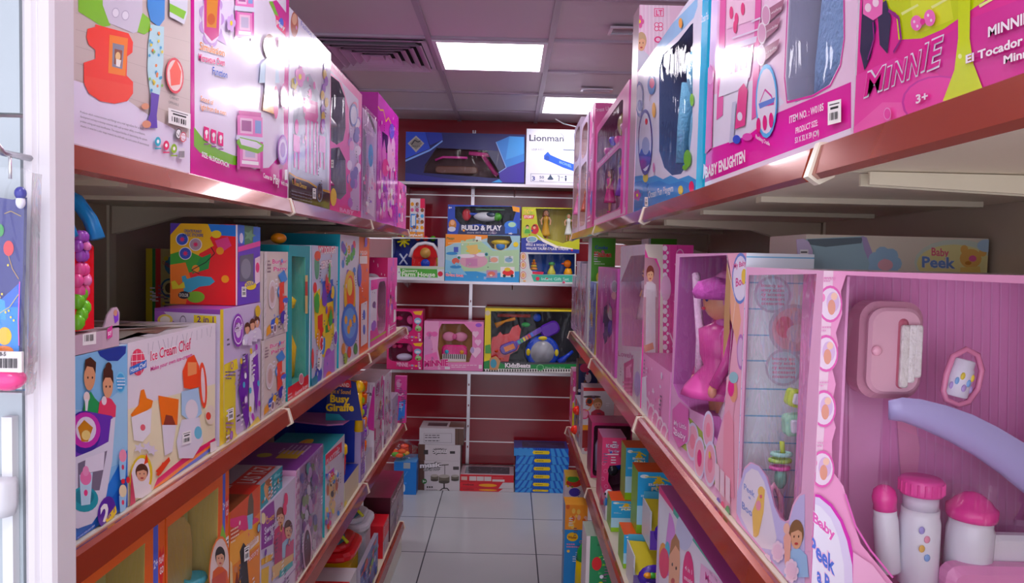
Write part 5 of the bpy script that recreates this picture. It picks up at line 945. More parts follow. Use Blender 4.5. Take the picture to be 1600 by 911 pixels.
b = cam_box('track_playset_box', 'pale blue playset box showing a toy garage and car, under the helicopter box', 'toy box', YW, 695, 811, 439.5, 367, .18, ('#a8cfd8', '#8ab8c8', '#c8b070'), zb=Z2, inner='#6a5a3a', cav=.05, win=[[(762,367.5), (797,367.5), (800,378), (794,387), (782,392), (769,388), (761,378)]]); c = b.front; zg = Z2+b.h
c.poly([(695,366), (762,366), (762,372), (740,378), (710,380), (695,386)], '#f09a3a'); c.poly([(695,425), (720,418), (760,428), (811,424), (811,442), (695,442)], '#3a9ad0'); c.poly([(720,376), (745,372), (770,392), (811,390), (811,424), (720,424)], '#b8d8b0'); c.poly([(695,405), (716,412), (730,430), (695,425)], '#8ac4e0')
c.text('Playgo', 698, 374, 710, 374, 3.5, col='#2a6a40'); c.poly([(743,369), (752,370), (752,376), (743,375)], '#f4f0ec'); c.line([(700,380), (740,378), (760,376)], .8, '#f8e8c8')
c.ell(706, 396, 9, 2.5, '#3a8ac0'); c.rect(709, 386, 716, 394, '#4a5ab0'); c.ell(740, 392, 12, 3, '#e8d04a'); c.poly([(728,384), (746,382), (748,398), (736,400)], '#e8c87a'); c.ell(740, 408, 22, 11, '#d8a8b8'); c.rect(728, 404, 746, 416, '#c88ab0'); c.ell(728, 400, 14, 3, '#f0e4ec'); c.ell(752, 398, 8, 3, '#f4e8ee'); c.ell(712, 408, 6, 5, '#d86a5a'); c.ell(712, 417, 9, 2.5, '#3a8ac0')
for x in (772, 795): c.rect(x-7, 400, x+7, 411, '#d8e4dc'); c.ell(x, 406, 6, 4, '#8ab0c8' if x > 780 else '#e0a890')
c.rect(760, 422, 777, 434, '#b89ab8'); c.ell(768, 428, 6, 4, '#d87a6a'); c.rect(782, 417, 804, 433, '#f0ece8'); c.ell(794, 426, 9, 5, '#d82a2a'); c.ell(788, 431, 2.4, 2.4, '#2a2a2a'); c.ell(800, 431, 2.4, 2.4, '#2a2a2a'); c.ell(793, 421, 5, 3, '#e8c83a'); c.text('tic-toc town', 696, 431, 724, 433, 5, col='#e83a5a', out='#fff'); c.ell(806, 382, 4, 4, '#f0d83a')
p = b.part('toy_garage'); p.ell((0,0,0), (.065,.03,.02), '#e8d02a', M=b.M(.36,.26,.035)); p.box((-.04,-.01,-.07), (.04,.01,-.01), '#d8b83a', M=b.M(.36,.26,.03)); p = b.part('garage_door'); p.ell((0,-.012,-.02), (.03,.01,.025), '#2f7fc8', M=b.M(.36,.255,.03)); b.done()
b = cam_box('helicopter_box', 'blue box with a white helicopter behind clear film, middle wall shelf', 'toy box', YW, 699, 812, 366, 321, .14, ('#2a4aa8', '#22408f', '#1c2f60'), zb=zg+.001, inner='#3a4048', cav=.08, win=[[(711,322.5), (803,322.5), (806,332), (800,350), (775,356), (750,350), (720,352), (711,340)]]); c = b.front
c.poly([(718,350), (745,354), (770,352), (800,352), (811,358), (812,367), (715,367)], '#24305a'); c.text('BUILD & PLAY', 721, 359.5, 784, 360, 7.5, col='#f0f0f4', off=.04, out='#2a2a60'); c.text('more than one model', 730, 364.5, 776, 365, 2.6, col='#d8d8e0', off=0); c.ell(707, 351, 6, 8, '#c8883a'); c.ell(707, 348, 3.5, 4, '#e8b890'); c.ell(706, 358, 6, 4, '#d8dce8'); c.ell(798, 352, 10, 7, '#3a7ad0'); c.ell(800, 351, 6, 4, '#b8e0c0'); c.poly([(800,322), (812,324), (812,332), (802,330)], '#f0a83a'); c.text('8+', 701, 326, 706, 326, 3, col='#fff'); c.rect(789, 356, 808, 365, '#3a70c8')
p = b.part('helicopter_body'); M = b.M(.25, .12, .045); p.ell((0,0,0), (.085,.028,.032), '#e4e8f0', M=M); p = b.part('tail_boom'); p.tube([M @ Vector((-.03,0,.01)), M @ Vector((-.14,0,.02))], [.014,.006], '#3a5ac8'); p = b.part('rotor_blade')
for k, (x0, x1, zz_) in enumerate(((-.07, .12, .045),)): p.box((x0, -.006, zz_), (x1, .006, zz_+.006), '#2f9a5c', M=M)
p = b.part('nose'); p.ell((.075,-.004,.0), (.03,.024,.028), '#5ab03a', M=M); p = b.part('tail_fin'); p.ell((-.13,0,.01), (.03,.012,.04), '#c83a48', M=M); p = b.part('cockpit'); p.ell((.03,-.012,.012), (.035,.022,.018), '#3a4a60', M=M); b.done()
b = cam_box('infant_gift_set', 'box with stacker and bird toys above a mint green label, middle wall shelf', 'toy box', YW, 812, 899, 439.5, 395, .16, ('#d8dcd8', '#b8bcc0', '#c8ccd0'), zb=Z2, inner='#2a58a0', cav=.10, win=[[(825,397), (898,397), (898,429), (836,429), (828,420)]]); c = b.front; zi = Z2+b.h
for y in (401, 414, 430): c.ring(817.5, y, 4.6, 6, '#c84a58', '#e8d8c8', .85); c.ell(817.5, y, 2.5, 3.6, '#e0b070')
c.poly([(830,429), (899,430), (899,441), (834,440)], '#4ab098'); c.text('Infant Gift Set', 846, 438, 889, 438.5, 4.5, col='#b8e8dc'); c.ell(840, 435.5, 3, 3, '#c82848'); c.poly([(832,424), (850,425), (848,429), (832,428)], '#c82848')
for k, (r_, q) in enumerate(((.028,'#e8c82a'), (.03,'#2f70c8'), (.026,'#f0a02a'), (.022,'#e8c82a'), (.017,'#e8862a'), (.01,'#f0a02a'))): p = b.part('stacking_ring'); p.ell((0,0,0), (r_,.028,.011), q, M=b.M(.092,.055+k*.018,.05), seg=12)
p = b.part('toy_bird'); p.ell((0,0,.10), (.026,.024,.026), '#f08a2a', M=b.M(.315,.03,.05)); p.lathe((0,0,0), [(.026,.02), (.03,.05), (.018,.08)], '#f0b02a', M=b.M(.32,.02,.05)); p.ell((-.03,-.005,.10), (.012,.008,.006), '#d8502a', M=b.M(.315,.03,.05))
p = b.part('toy_bottle'); p.lathe((0,0,0), [(.026,.03), (.028,.06), (.014,.09), (.012,.11)], '#e0dc5a', M=b.M(.21,.01,.05)); p = b.part('bottle_cap'); p.lathe((0,0,0), [(.022,.11), (.02,.125), (.008,.13)], '#58b060', M=b.M(.21,.01,.05)); p = b.part('toy_plate'); p.ell((0,0,0), (.07,.04,.008), '#e8923a', M=b.M(.17,.032,.05)); b.done()
b = cam_box('action_figure_box', 'yellow green box with two figures behind film, on the stacker toy box', 'toy box', YW, 814, 905, 394.5, 324.5, .15, ('#c4c840', '#b8b43a', '#c8c060'), zb=zi+.001, inner='#b0a85c', cav=.09, win=[[(837,326), (896,326), (904,340), (903,372), (880,380), (850,372), (840,350)]]); c = b.front
c.poly([(814,372), (830,370), (850,378), (880,388), (905,390), (905,396), (814,396)], '#2a3a90'); c.text('TOY', 818, 334, 834, 334, 6.5, col='#f0d83a', off=.04, out='#2a3a90'); c.poly([(817,336), (835,336), (833,342), (819,342)], '#c82a2a'); c.text('STORY', 819, 341, 833, 341, 4, col='#fff'); c.ell(824, 360, 7, 8, '#a8cc5a'); c.ell(836, 358, 6, 8, '#b82a2a'); c.kid(824, 358, 6, '#4a2a1c', '#5aa84a', eyes=False); c.kid(835, 358, 6, '#4a2a1c', '#b82a3a', eyes=False)
c.ring(831, 374, 9, 5, '#f0f0f0', '#8ab0c0', .85); c.poly([(838,366), (850,374), (870,384), (895,388), (895,390), (868,387), (848,378)], '#f4f0e8'); c.text('BUZZ & WOODY', 822, 384, 855, 385, 3.6, col='#f0f0f8'); c.text('WALKIE TALKIE-TALKIE WALKIE', 822, 390, 888, 391, 3.8, col='#f0f0f8')
doll(b, .16, .06, .045, .22, '#c8a040', '#7a4a28', name='action_figure'); doll(b, .31, .08, .045, .18, '#e4e8e4', '#8ab070', name='action_figure'); b.done()
# lowest wall shelf
for k, (yb_, yt_, z_) in enumerate(((577.5, 534, Z3), (532, 484, None))):
    if z_ is None: z_ = zl+.001
    b = cam_box('pink_roleplay_box', '%s of the two magenta boxes with a pink toy phone set, wall shelf' % ('lower', 'upper')[k], 'toy box', YW, 604, 660, yb_, yt_, .13, ('#c01f6c', '#a81a5c', '#c83a7c'), zb=z_, group='magenta toy boxes on the lowest wall shelf', inner='#8a2050', cav=.09, win=[roundq(.05, .28, .72, .95)]); zl = z_+b.h; u = b.front.uv
    u.poly([(.72,.95), (1,.98), (.95,.84), (.78,.86)], '#e8b83a'); u.ell(.86, .66, .1, .1, '#8ab8d0'); u.ell(.86, .64, .07, .05, '#e8e0ec'); u.ell(.88, .42, .09, .09, '#8ac070'); u.lines(.82, .44, .94, 3, .035, '#e8f0e0', rnd); u.text('MINNIE', .28, .12, .6, .10, .14, col='#f0b0d0', off=.04, out='#6a0f3c'); u.lines(.62, .12, .9, 2, .04, '#f0a0c8', rnd); u.rect(.9, .03, .96, .1, '#e8e0e4')
    p = b.part('toy_phone'); p.ell((0,0,0), (.055,.03,.026), '#d8d0ec' if k == 0 else '#c8a0d0', M=b.M(.11,.075,.05)); p = b.part('toy_mirror'); p.ell((0,0,0), (.026,.01,.03), '#e85aa0', M=b.M(.15,.14,.05)); p = b.part('pink_bow'); p.ell((-.018,0,0), (.02,.012,.016), '#e02a7c', M=b.M(.06,.15,.05)); p.ell((.018,0,0), (.02,.012,.016), '#e02a7c', M=b.M(.06,.15,.05)); b.done()
b = cam_box('keyboard_box', 'light pink box with a toy keyboard and bow behind film, lowest wall shelf', 'toy box', YW, 661.5, 754.5, 578, 502.5, .16, ('#e08abc', '#d878b0', '#d88ab8'), zb=Z3, inner='#b88a5c', cav=.08, win=[[(690,506), (725,506), (738,520), (738,550), (733,566), (688,566), (684,545), (686,515)]]); c = b.front
c.poly([(661,502), (686,502), (684,545), (688,568), (661,568)], '#e8a8cc'); c.ell(668, 545, 8, 20, '#d898c4'); c.ell(671, 522, 5, 4, '#e070b0'); c.ell(679, 522, 5, 4, '#e070b0'); c.poly([(664,555), (682,550), (686,566), (664,568)], '#e87ab8'); c.text('MINNIE', 663, 573, 700, 571, 9, col='#c81f7c', off=.05, out='#f4d0e4', oo=.09); c.lines(705, 570, 745, 2, 3, '#f4d0e4', rnd)
for x, y, r_ in ((743,522,5), (747,535,5), (743,550,8)): c.ell(x-r_*.45, y-r_*.3, r_*.6, r_*.6, '#f2c8e0'); c.ell(x+r_*.45, y-r_*.3, r_*.6, r_*.6, '#f2c8e0'); c.poly([(x-r_,y), (x+r_,y), (x,y+r_*1.2)], '#f2c8e0')
c.ell(738, 547, 3, 5, '#b8a0c8'); c.ell(748, 508, 5, 3, '#9a5ac8'); c.rect(695, 573, 703, 577, '#f0e8f0'); c.rect(748, 570, 753, 576, '#f0e0e8')
p = b.part('keyboard_body'); p.rbox((0,0,0), (.17,.03,.09), .03, '#d8388c', M=b.M(.20,.12,.045)); 
p = b.part('key_row'); p.box((-.078,-.004,0), (.078,.02,.05), '#f0ecf0', M=b.M(.20,.055,.03))
for k in range(11): p.box((-.07+k*.0135,-.007,.02), (-.064+k*.0135,-.004,.05), '#2a2428', M=b.M(.20,.055,.03))
p = b.part('large_bow')
for q in (-1, 1): p.ell((q*.04,0,0), (.045,.015,.032), '#f0a0c4', M=b.M(.20,.22,.05))
p.ell((0,-.01,0), (.016,.012,.02), '#e070a8', M=b.M(.20,.22,.05)); p = b.part('round_button'); p.ell((-.05,-.02,0), (.014,.008,.014), '#3ab0c8', M=b.M(.20,.12,.045)); p = b.part('round_button'); p.ell((.05,-.02,0), (.014,.008,.014), '#e8a83a', M=b.M(.20,.12,.045)); b.done()
b = cam_box('music_band_box', 'large yellow and green box with toy guitar and drum, lowest wall shelf', 'toy box', YW, 756, 906, 580, 483, .18, ('#4a4c50', '#c8b83a', '#a8a03a'), zb=Z3, inner='#3c3e44', cav=.13, win=[[(767,487), (905,487), (905,568), (767,566)]]); c = b.front
c.rect(754, 480, 767, 590, '#e8d42a'); c.poly([(754,480), (906,482), (906,487), (754,486)], '#e8d42a'); c.poly([(756,565), (768,562), (790,570), (906,569), (906,578), (756,577)], '#1f8a48'); c.ell(762, 489, 4, 4, '#d8ccb0'); c.rect(756, 576.3, 906, 583, '#f0f0ec')
for k in range(38): c.rect(756+k*4, 577, 758+k*4, 580.5, '#1c1c1c')
c.text('KidzBeats', 789, 574, 829, 574.5, 6.5, col='#f4f0f4', off=.05, out='#16181c', oo=.13); c.text('Mega Music Band', 852, 576, 882, 576.4, 3.2, col='#b8e0c0', off=0); c.ell(844, 574, 6, 5, '#7ac088'); c.ell(844, 574, 4.5, 3.6, '#2f8a50'); c.poly([(765,560), (775,556), (782,564), (778,578), (765,578)], '#c8986a'); c.poly([(758,540), (766,538), (768,552), (758,552)], '#58a050')
c.ell(771, 568, 5, 7, '#4a9ab0')
p = b.part('guitar_body'); M = b.M(.17, .16, .06)
pts = [(-.12,-.10), (-.06,-.12), (-.01,-.10), (.0,-.05), (.05,-.02), (.07,.03), (.06,.06), (.07,.12), (.05,.15), (.01,.13), (-.01,.09), (-.05,.08), (-.07,.10), (-.09,.07), (-.12,.06), (-.13,0), (-.14,-.06)]
p.mesh([M @ Vector((x, y, z_)) for y in (-.018, .018) for x, z_ in pts], [tuple(range(16,-1,-1)), tuple(range(17,34))]+[(i, (i+1)%17, 17+(i+1)%17, 17+i) for i in range(17)], '#d42a30')
p = b.part('guitar_neck'); p.box((-.03,-.03,-.016), (.24,-.01,.016), '#6a38b0', M=M @ Matrix.Rotation(-.55,4,'Y')); p = b.part('fret_keys')
for k, q in enumerate(('#3ab0c0', '#4ab048', '#e8d83a', '#e8923a', '#d83a3a', '#3a6ad0')): p.box((.06+k*.02,-.034,-.013), (.075+k*.02,-.03,.013), q, M=M @ Matrix.Rotation(-.55,4,'Y'))
p = b.part('guitar_head'); p.rbox((.29,-.015,.0), (.13,.03,.09), .035, '#6a38b0', M=M @ Matrix.Rotation(-.45,4,'Y')); p = b.part('bridge_panel'); p.rbox((-.01,-.03,-.0), (.12,.02,.07), .03, '#5a2ca0', M=M @ Matrix.Rotation(-.4,4,'Y')); p = b.part('orange_display'); p.box((-.04,-.046,-.017), (.03,-.04,.017), '#e8862a', M=M @ Matrix.Rotation(-.4,4,'Y'))
for k in range(4): p = b.part('guitar_button'); p.ell((-.09+.035*(k%2),-.022,-.08+.05*(k//2)), (.012,.006,.009), '#e85a2a' if k else '#e8b83a', M=M, seg=8, rg=5)
p = b.part('drum_shell'); R2 = Matrix.Rotation(PI/2, 4, 'X'); p.lathe((0,0,0), [(.10,-.04), (.112,-.03), (.112,.02), (.10,.03), (.078,.032)], '#2450c0', M=b.M(.385,.13,.06) @ R2, seg=28)
p = b.part('drum_skin'); p.lathe((0,0,0), [(.078,.03), (.078,.035)], '#aeb0b8', M=b.M(.385,.13,.06) @ R2, seg=28)
for q in (-1, 1): p = b.part('drum_pad'); p.ell((0,0,0), (.014,.01,.024), '#e8d83a', M=b.M(.385+q*.094,.13,.028))
p = b.part('drum_pad'); p.ell((0,0,0), (.03,.01,.014), '#e8d83a', M=b.M(.385,.225,.028))
p = b.part('toy_trumpet'); p.tube([b.L(.50,.06,.06), b.L(.545,.10,.06), b.L(.59,.14,.06)], [.035,.014,.01], '#2a4ac0'); p = b.part('maraca'); p.tube([b.L(.07,.30,.05), b.L(.13,.33,.05), b.L(.2,.35,.05)], [.02,.008,.012], '#e8a02a'); p = b.part('toy_flute'); p.tube([b.L(.08,.37,.05), b.L(.30,.37,.05)], .012, '#b83a2c'); p = b.part('green_shaker'); p.ell((0,0,0), (.03,.015,.016), '#3ab05a', M=b.M(.27,.31,.05)); p = b.part('blue_drum_mini'); p.ell((0,0,0), (.028,.02,.028), '#2f5ac8', M=b.M(.345,.36,.05)); b.done()
# ================================================================ stacks on the floor by the wall
YF = 4.85
def fl(px, py): return on_y(px, py, YF)
b = cam_box('drum_kit_box', 'white box picturing a drum kit, lowest of its stack by the red wall', 'box', YF, 652, 718, 770, 720, .22, ('#cfc8cc', '#5a4640', '#c8c0c4'), zb=.001); c = b.front; zt = .001+b.h
c.rect(650, 700, 663, 780, '#5c4038'); c.rect(655, 700, 656, 780, '#4a322c'); c.text('music', 656, 731, 690, 729, 7, col='#ece8ec', off=.05, out='#1c1a1c', oo=.14); c.text('MUSIC TOYS', 662, 736, 688, 735, 3, col='#e8e4e8', off=0, out='#1c1a1c', oo=.1); c.ell(663, 752, 4, 4, '#2f6a38'); c.text('3+', 660.5, 753.5, 665.5, 753.5, 3, col='#fff')
c.line([(695,726), (695,742)], 1, '#4a4444'); c.line([(688,727), (701,726)], 1.6, '#5a5450'); 
for x, y, rx, ry in ((679,747,6,5.5), (694,749,8.5,7), (711,747,6,5)): c.rect(x-rx, y-ry*.7, x+rx, y+ry*.6, '#6a6258'); c.ell(x, y+ry*.6, rx, ry*.35, '#4a443e'); c.ell(x, y-ry*.7, rx, ry*.4, '#b0a8a0')
c.line([(694,755), (694,763)], 2, '#2a2426'); c.line([(684,769), (692,763), (699,763), (704,770)], 1.6, '#2a2426'); c.rect(708, 729, 717, 734, '#4a4444')
for x in (668, 671.5, 675): c.ell(x, 761, 1.4, 1.4, '#3a3436')
c.lines(666, 765, 684, 2, 2, '#8a8486', rnd); b.done()
b = cam_box('drum_kit_box', 'white box with bold black Gothic lettering between two others of its stack', 'box', YF, 653, 719, 720, 695, .22, ('#cdc6ca', '#5a4640', '#c8c0c4'), zb=zt+.001); c = b.front; zt += .001+b.h
c.rect(650, 690, 664, 725, '#5c4038'); c.text('music', 698, 703, 676, 703, -7, col='#d8d2d6', off=.05, out='#1c1a1c', oo=.14); c.rect(662, 703, 669, 710, '#3a3436'); c.rect(703, 705, 711, 709, '#3a3436'); c.text('MUSIC TOYS', 680, 702, 694, 702, 2, col='#3a3436', off=0); b.done()
b = cam_box('drum_kit_box', 'white carton with a printed data table, topmost of the drum box stack', 'box', YF, 655, 724, 695, 669.5, .22, ('#c9c4ca', '#50403a', '#b8b0b6'), zb=zt+.001); c = b.front
c.rect(711, 660, 728, 700, '#5e443a'); c.rect(716, 660, 717, 700, '#4a342c'); c.rect(662, 677, 706, 692, '#9a949a'); c.rect(662.6, 677.6, 705.4, 691.4, '#cac5cb')
for y in (679.5, 683, 688): c.lines(664, y, 702, 1, 3, '#5a545a', rnd)
t = b.top.uv; t.rect(.15, .3, .6, .75, '#4a3c44'); t.rect(.65, .2, 1, .95, '#6a4c40'); b.done()
zt = .001
for k, (yb_, yt_, lab) in enumerate(((773.5, 763, 'lowest of three thin red boxes lying flat by the wall'), (762, 753.5, 'middle one of three thin red boxes lying flat by the wall'), (753, 742, 'topmost thin red box, with a dark film window in its lid'))):
    b = cam_box('flat_game_box', lab, 'box', YF, 718.5 if k < 2 else 719, 802.5, yb_, yt_, .21, ('#c42634', '#c8b8bc', '#c8b0b8'), zb=zt, group='flat red boxes on the floor'); zt += b.h+.001; u = b.front.uv
    if k < 2: u.poly([(.72,0), (.8,1), (1,1), (1,0)], '#d0c8cc'); u.ell(.52, .48, .17, .26, '#e8a83a'); u.text('robot', .06, .4, .26, .4, .3, col='#3a1a20')
    else:
        u.rect(.02, .2, .13, .7, '#d8b8b0')
        for q in (.17, .31, .45): u.rect(q, .15, q+.13, .75, '#d8cccc')
        u.rect(.6, .1, .83, .4, '#d8cccc'); u.poly([(.6,.55), (.8,.55), (.8,.65), (.6,.65)], '#d86a70'); t = b.top.uv; t.rect(.08, .12, .92, .9, '#3a3640')
        for i in range(26): x, y = rnd.uniform(.1,.85), rnd.uniform(.15,.8); t.poly([(x,y), (x+rnd.uniform(.02,.08),y+.05), (x+.04,y+.12)], rnd.choice(['#6a6674', '#8a8694', '#58566a', '#a8a4b4']))
    b.done()
zt = .001; ys_ = [775, 763, 751, 738.5, 726, 713.5, 700.5]
for k in range(6):
    b = cam_box('blue_striped_box', ('lowest of the six blue striped flat boxes', 'second from bottom of the blue striped flat boxes', 'third from bottom of the blue striped flat boxes', 'fourth from bottom of the blue striped flat boxes', 'fifth from bottom, just under the top blue striped box', 'topmost blue striped flat box, shifted left on its stack')[k], 'box', YF, (804.5, 804.5, 805, 805, 806, 803)[k], (884, 886, 887, 888, 889, 888)[k], ys_[k], ys_[k+1], .20, ('#1c5cb8', '#1a50a8', '#283a80'), zb=zt, group='blue striped boxes stacked by the wall'); zt += b.h+.001; u = b.front.uv
    for q in (0, .12, .24, .72, .84, .96): u.poly([(q-.03,0), (q+.05,0), (q+.5*(.45-q)*.4+.06,1), (q+.5*(.45-q)*.4-.0,1)], '#4a9ad8')
    if k == 5: u.rect(0, .1, .38, .9, '#4a98d8')
    for q in range(6): u.rect(.36+q*.04, .78, .375+q*.04, .95, '#123c80')
    u.ell(.5, .48, .16, .27, '#123c80'); u.poly([(.36,.26), (.64,.26), (.66,.48), (.64,.7), (.36,.7), (.34,.48)], '#e8d02a'); u.lines(.39, .42, .62, 1, .2, '#8a7a20', rnd)
    if k == 5: t = b.top.uv; t.rect(.15, .12, .95, .85, '#2a2c48'); [t.rect(rnd.uniform(.18,.85), rnd.uniform(.2,.75), rnd.uniform(.2,.9), rnd.uniform(.2,.78), rnd.choice(['#3a3c60', '#4a4a70', '#30304c'])) for i in range(9)]
    b.done()
b = cam_box('blue_floor_box', 'plain bright blue upright box on the floor left of the drum boxes', 'box', 4.75, 615, 650, 773, 722, .20, ('#2a7cc8', '#205ca0', '#5a98cc'), zb=.001); u = b.front.uv; u.rect(.42, .8, .72, .98, '#a8b0b8'); u.ell(.45, .2, .06, .12, '#e8f0f8'); u.ell(.5, .35, .08, .03, '#4a98e0'); u.text('toys', .4, .5, .6, .7, .04, col='#8ac0e8'); b.done()
p0 = b.L(b.w*.45-.06, b.h+.002, .08)+Vector((0,0,.045)); r = root('snack_bag_toy', p0-Vector((0,0,.045)), 'crumpled clear bag of orange and green pieces lying on the bright blue box', 'bagged toy')
m = MB('glossy_card')
for i in range(14): m.ell(p0+Vector((rnd.uniform(-.08,.07), rnd.uniform(-.06,.05), rnd.uniform(-.02,.05))), (.03,.02,.016), rnd.choice(['#e8702a', '#e0502a', '#6ab03a', '#e8a83a']), seg=8, rg=5)
m.build('toy_pieces', r)
for dx in (0,):
    m = MB('bag_film'); vs = []; 
    for i in range(9):
        for j in range(14):
            t_, a = PI*i/8, 2*PI*j/14; k_ = 1+.12*math.sin(3*a+i*1.7)+.08*math.sin(7*a+i); vs.append(p0+Vector((.125*k_*math.sin(t_)*math.cos(a)-.05*math.cos(t_), .085*k_*math.sin(t_)*math.sin(a), .045+.07*k_*math.cos(t_)-.02)))
    m.mesh(vs, [(i*14+j, (i+1)*14+j, (i+1)*14+(j+1)%14, i*14+(j+1)%14) for i in range(8) for j in range(14)], '#fff', sm=True); m.build('clear_bag', r)
# ================================================================ right, top shelf
z = ZS[0]+.001
b = side_box('vanity_table_box', 'magenta and lime box with big outlined slanting letters, nearest on the top right shelf', 'toy box', 'R', RX, z, 1334, 1780, .52, .30, ('#d2388f', '#d8c8d4', '#d8a0c4'), m='glossy_card'); c = b.front
c.poly([(1350,-120), (1700,-120), (1700,-60), (1540,0), (1475,45), (1440,60), (1404,62), (1400,20), (1378,10), (1350,20)], '#c6d42e'); c.poly([(1420,-20), (1480,-30), (1490,30), (1430,55)], '#d8e04a')
for x0, y0 in ((1408,20), (1432,44), (1455,10), (1420,-5), (1530,8), (1560,-8)): c.poly([(x0,y0), (x0+26,y0-14), (x0+28,y0-11), (x0+2,y0+4)], '#e8ec9a')
c.poly([(1334,190), (1334,120), (1400,90), (1475,120), (1480,60), (1540,30), (1800,-60), (1800,130), (1480,185), (1334,222)], '#d9479c'); c.poly([(1440,80), (1520,28), (1800,-80), (1800,100), (1500,165), (1470,120)], '#c83a90')
c.poly([(1334,200), (1380,160), (1430,160), (1480,190), (1334,226)], '#e060a8'); c.ring(1470, 160, 60, 42, '#b83a94', '#d9479c', .94)
c.poly([(1349,0), (1345,80), (1352,110), (1362,88), (1370,44), (1362,0)], '#2c2c48'); c.poly([(1372,10), (1376,70), (1388,84), (1394,30), (1386,0)], '#34344e'); c.poly([(1350,-20), (1382,-20), (1380,22), (1366,32), (1350,22)], '#e478b4'); c.ell(1358, 12, 5, 7, '#f6dce8'); c.ell(1370, 4, 5, 7, '#f6dce8'); c.line([(1390,16), (1406,28), (1410,62), (1398,82)], 5, '#8a2a7a'); c.line([(1366,34), (1368,60), (1358,94)], 4, '#8a2a7a')
# lime table leg
c.poly([(1500,-60), (1520,-60), (1518,60), (1524,100), (1540,142), (1538,148), (1482,164), (1476,158), (1494,110), (1500,60)], '#cddc2c'); c.ell(1503, 88, 3, 4, '#f0f4a8')
# title: outlined slanting capitals
for k, (ch, x, y, w, h) in enumerate((('M',1352,152,30,38), ('I',1384,140,8,34), ('N',1396,134,20,36), ('N',1420,124,18,38), ('I',1442,112,7,42), ('E',1452,110,20,46))):
    c.text(ch, x, y, x+w, y-w*.42, h, h, '#e8e4f0', .05, slant=.15)
for k, (ch, x, y, w, h) in enumerate((('M',1352,152,30,38), ('I',1384,140,8,34), ('N',1396,134,20,36), ('N',1420,124,18,38), ('I',1442,112,7,42), ('E',1452,110,20,46))):
    c.text(ch, x+.8, y-.5, x+w-.8, y-w*.42-.5, h-1, h-1, '#c81f84', .012, slant=.15)
c.ell(1436, 36, 9, 12, '#e87ab8'); c.ell(1457, 28, 9, 13, '#e87ab8'); c.ell(1446, 34, 4, 5, '#d0408c')
for x, y in ((1433,34), (1438,41), (1455,24), (1460,32)): c.ell(x, y, 1.8, 2.4, '#f6dce8')
c.text('3+', 1436, 162, 1455, 156, 13, 13, '#f4e0ec', .03, '#c8308c')
c.text('MINNIE VANITY', 1550, 58, 1690, 8, 15, 20, '#f8f0f4', .03, '#a81f70'); c.text('El Tocador de Minnie', 1515, 99, 1690, 42, 12, 17, '#f8f0f4', .03, '#a81f70'); c.text('Minnie Mouse', 1575, 100, 1690, 66, 12, 15, '#f8f0f4', .03, '#a81f70')
c.ring(1392, 178, 6, 10, '#e890c8', '#d9479c', .8); c.poly([(1330,0), (1338,0), (1334,230), (1328,230)], '#d8ccd4'); b.done()

b = side_box('doll_nursery_box', 'pink crib picture box with a large window over blue dolls clothes, top right shelf', 'toy box', 'R', RX+.012, z, 1101, 1331, .555, .29, ('#efd2e6', '#efe6ee', '#e8c8dc'), m='glossy_card', inner='#a8a4b4', cav=.09,
    win=[[(1240,-160), (1316,-190), (1318,60), (1312,100), (1296,132), (1270,148), (1244,160), (1230,156), (1228,120)]]); c = b.front
c.poly([(1094,-200), (1198,-220), (1192,110), (1186,190), (1168,214), (1098,240)], '#ecbcdc'); c.poly([(1110,150), (1190,120), (1226,160), (1150,225), (1100,250)], '#e6e0ee')
c.poly([(1094,238), (1168,212), (1216,176), (1330,128), (1330,205), (1094,296)], '#cf1f96'); c.poly([(1094,288), (1330,200), (1330,215), (1094,297)], '#e8e0ec')
# magenta window border
for a_, b_ in (((1238,-160),(1226,120)), ((1226,120),(1230,160)), ((1230,160),(1270,150)), ((1270,150),(1298,134)), ((1298,134),(1314,102)), ((1314,102),(1320,60)), ((1320,60),(1318,-190))): c.line([a_, b_], 3.6, '#d0409c')
# crib picture
for x in (1128, 1183): c.poly([(x,-60), (x+9,-64), (x+2,180), (x-8,188)], '#dd6aa8')
c.poly([(1137,-10), (1182,-24), (1180,30), (1136,46)], '#f2d0e4'); c.poly([(1134,72), (1184,56), (1182,66), (1132,82)], '#e6dcf0'); c.poly([(1130,86), (1180,68), (1172,122), (1126,138)], '#c86aa0')
for k in range(6): c.poly([(1130+k*9,86-k*3), (1134+k*9,84-k*3), (1131+k*8.4,136-k*3), (1127+k*8.4,138-k*3)], '#efe6f2')
c.poly([(1127,122), (1174,104), (1168,136), (1124,152)], '#e9e4f2'); 
for x, y in ((1144,20), (1152,30), (1162,14), (1150,42)): c.ell(x, y, 3, 10, '#d84a80')
c.line([(1146,60), (1186,46), (1190,28), (1176,34)], 2.6, '#e8dcee'); c.poly([(1100,240), (1106,130), (1112,100), (1117,112), (1114,230), (1104,240)], '#d85a9c'); c.ell(1111, 118, 5, 14, '#e88ab8'); c.poly([(1146,160), (1152,158), (1148,222), (1141,224)], '#c8c8dc'); c.poly([(1156,140), (1164,130), (1170,140), (1166,196), (1150,202)], '#d84a8c'); c.ell(1158, 182, 4, 7, '#e8e0ee'); c.ell(1153, 218, 6, 7, '#3a5ac0'); c.ell(1170, 214, 8, 6, '#d85ab0')
c.ring(1200, 158, 17, 58, '#5ab4e4', '#ece4f2', .88, sh=-.1); c.line([(1190,160), (1198,140), (1208,150), (1212,162), (1192,166)], 3, '#c84a98'); c.poly([(1188,162), (1214,152), (1212,160), (1190,170)], '#6a8ad0'); 
for x in (1188, 1198, 1208): c.ell(x, 196-(x-1188)*.4, 3.4, 12, '#d01f78')
c.text('Rocking Cradle', 1184, 216, 1206, 228, 6, 6, '#f4e8f2', .02)
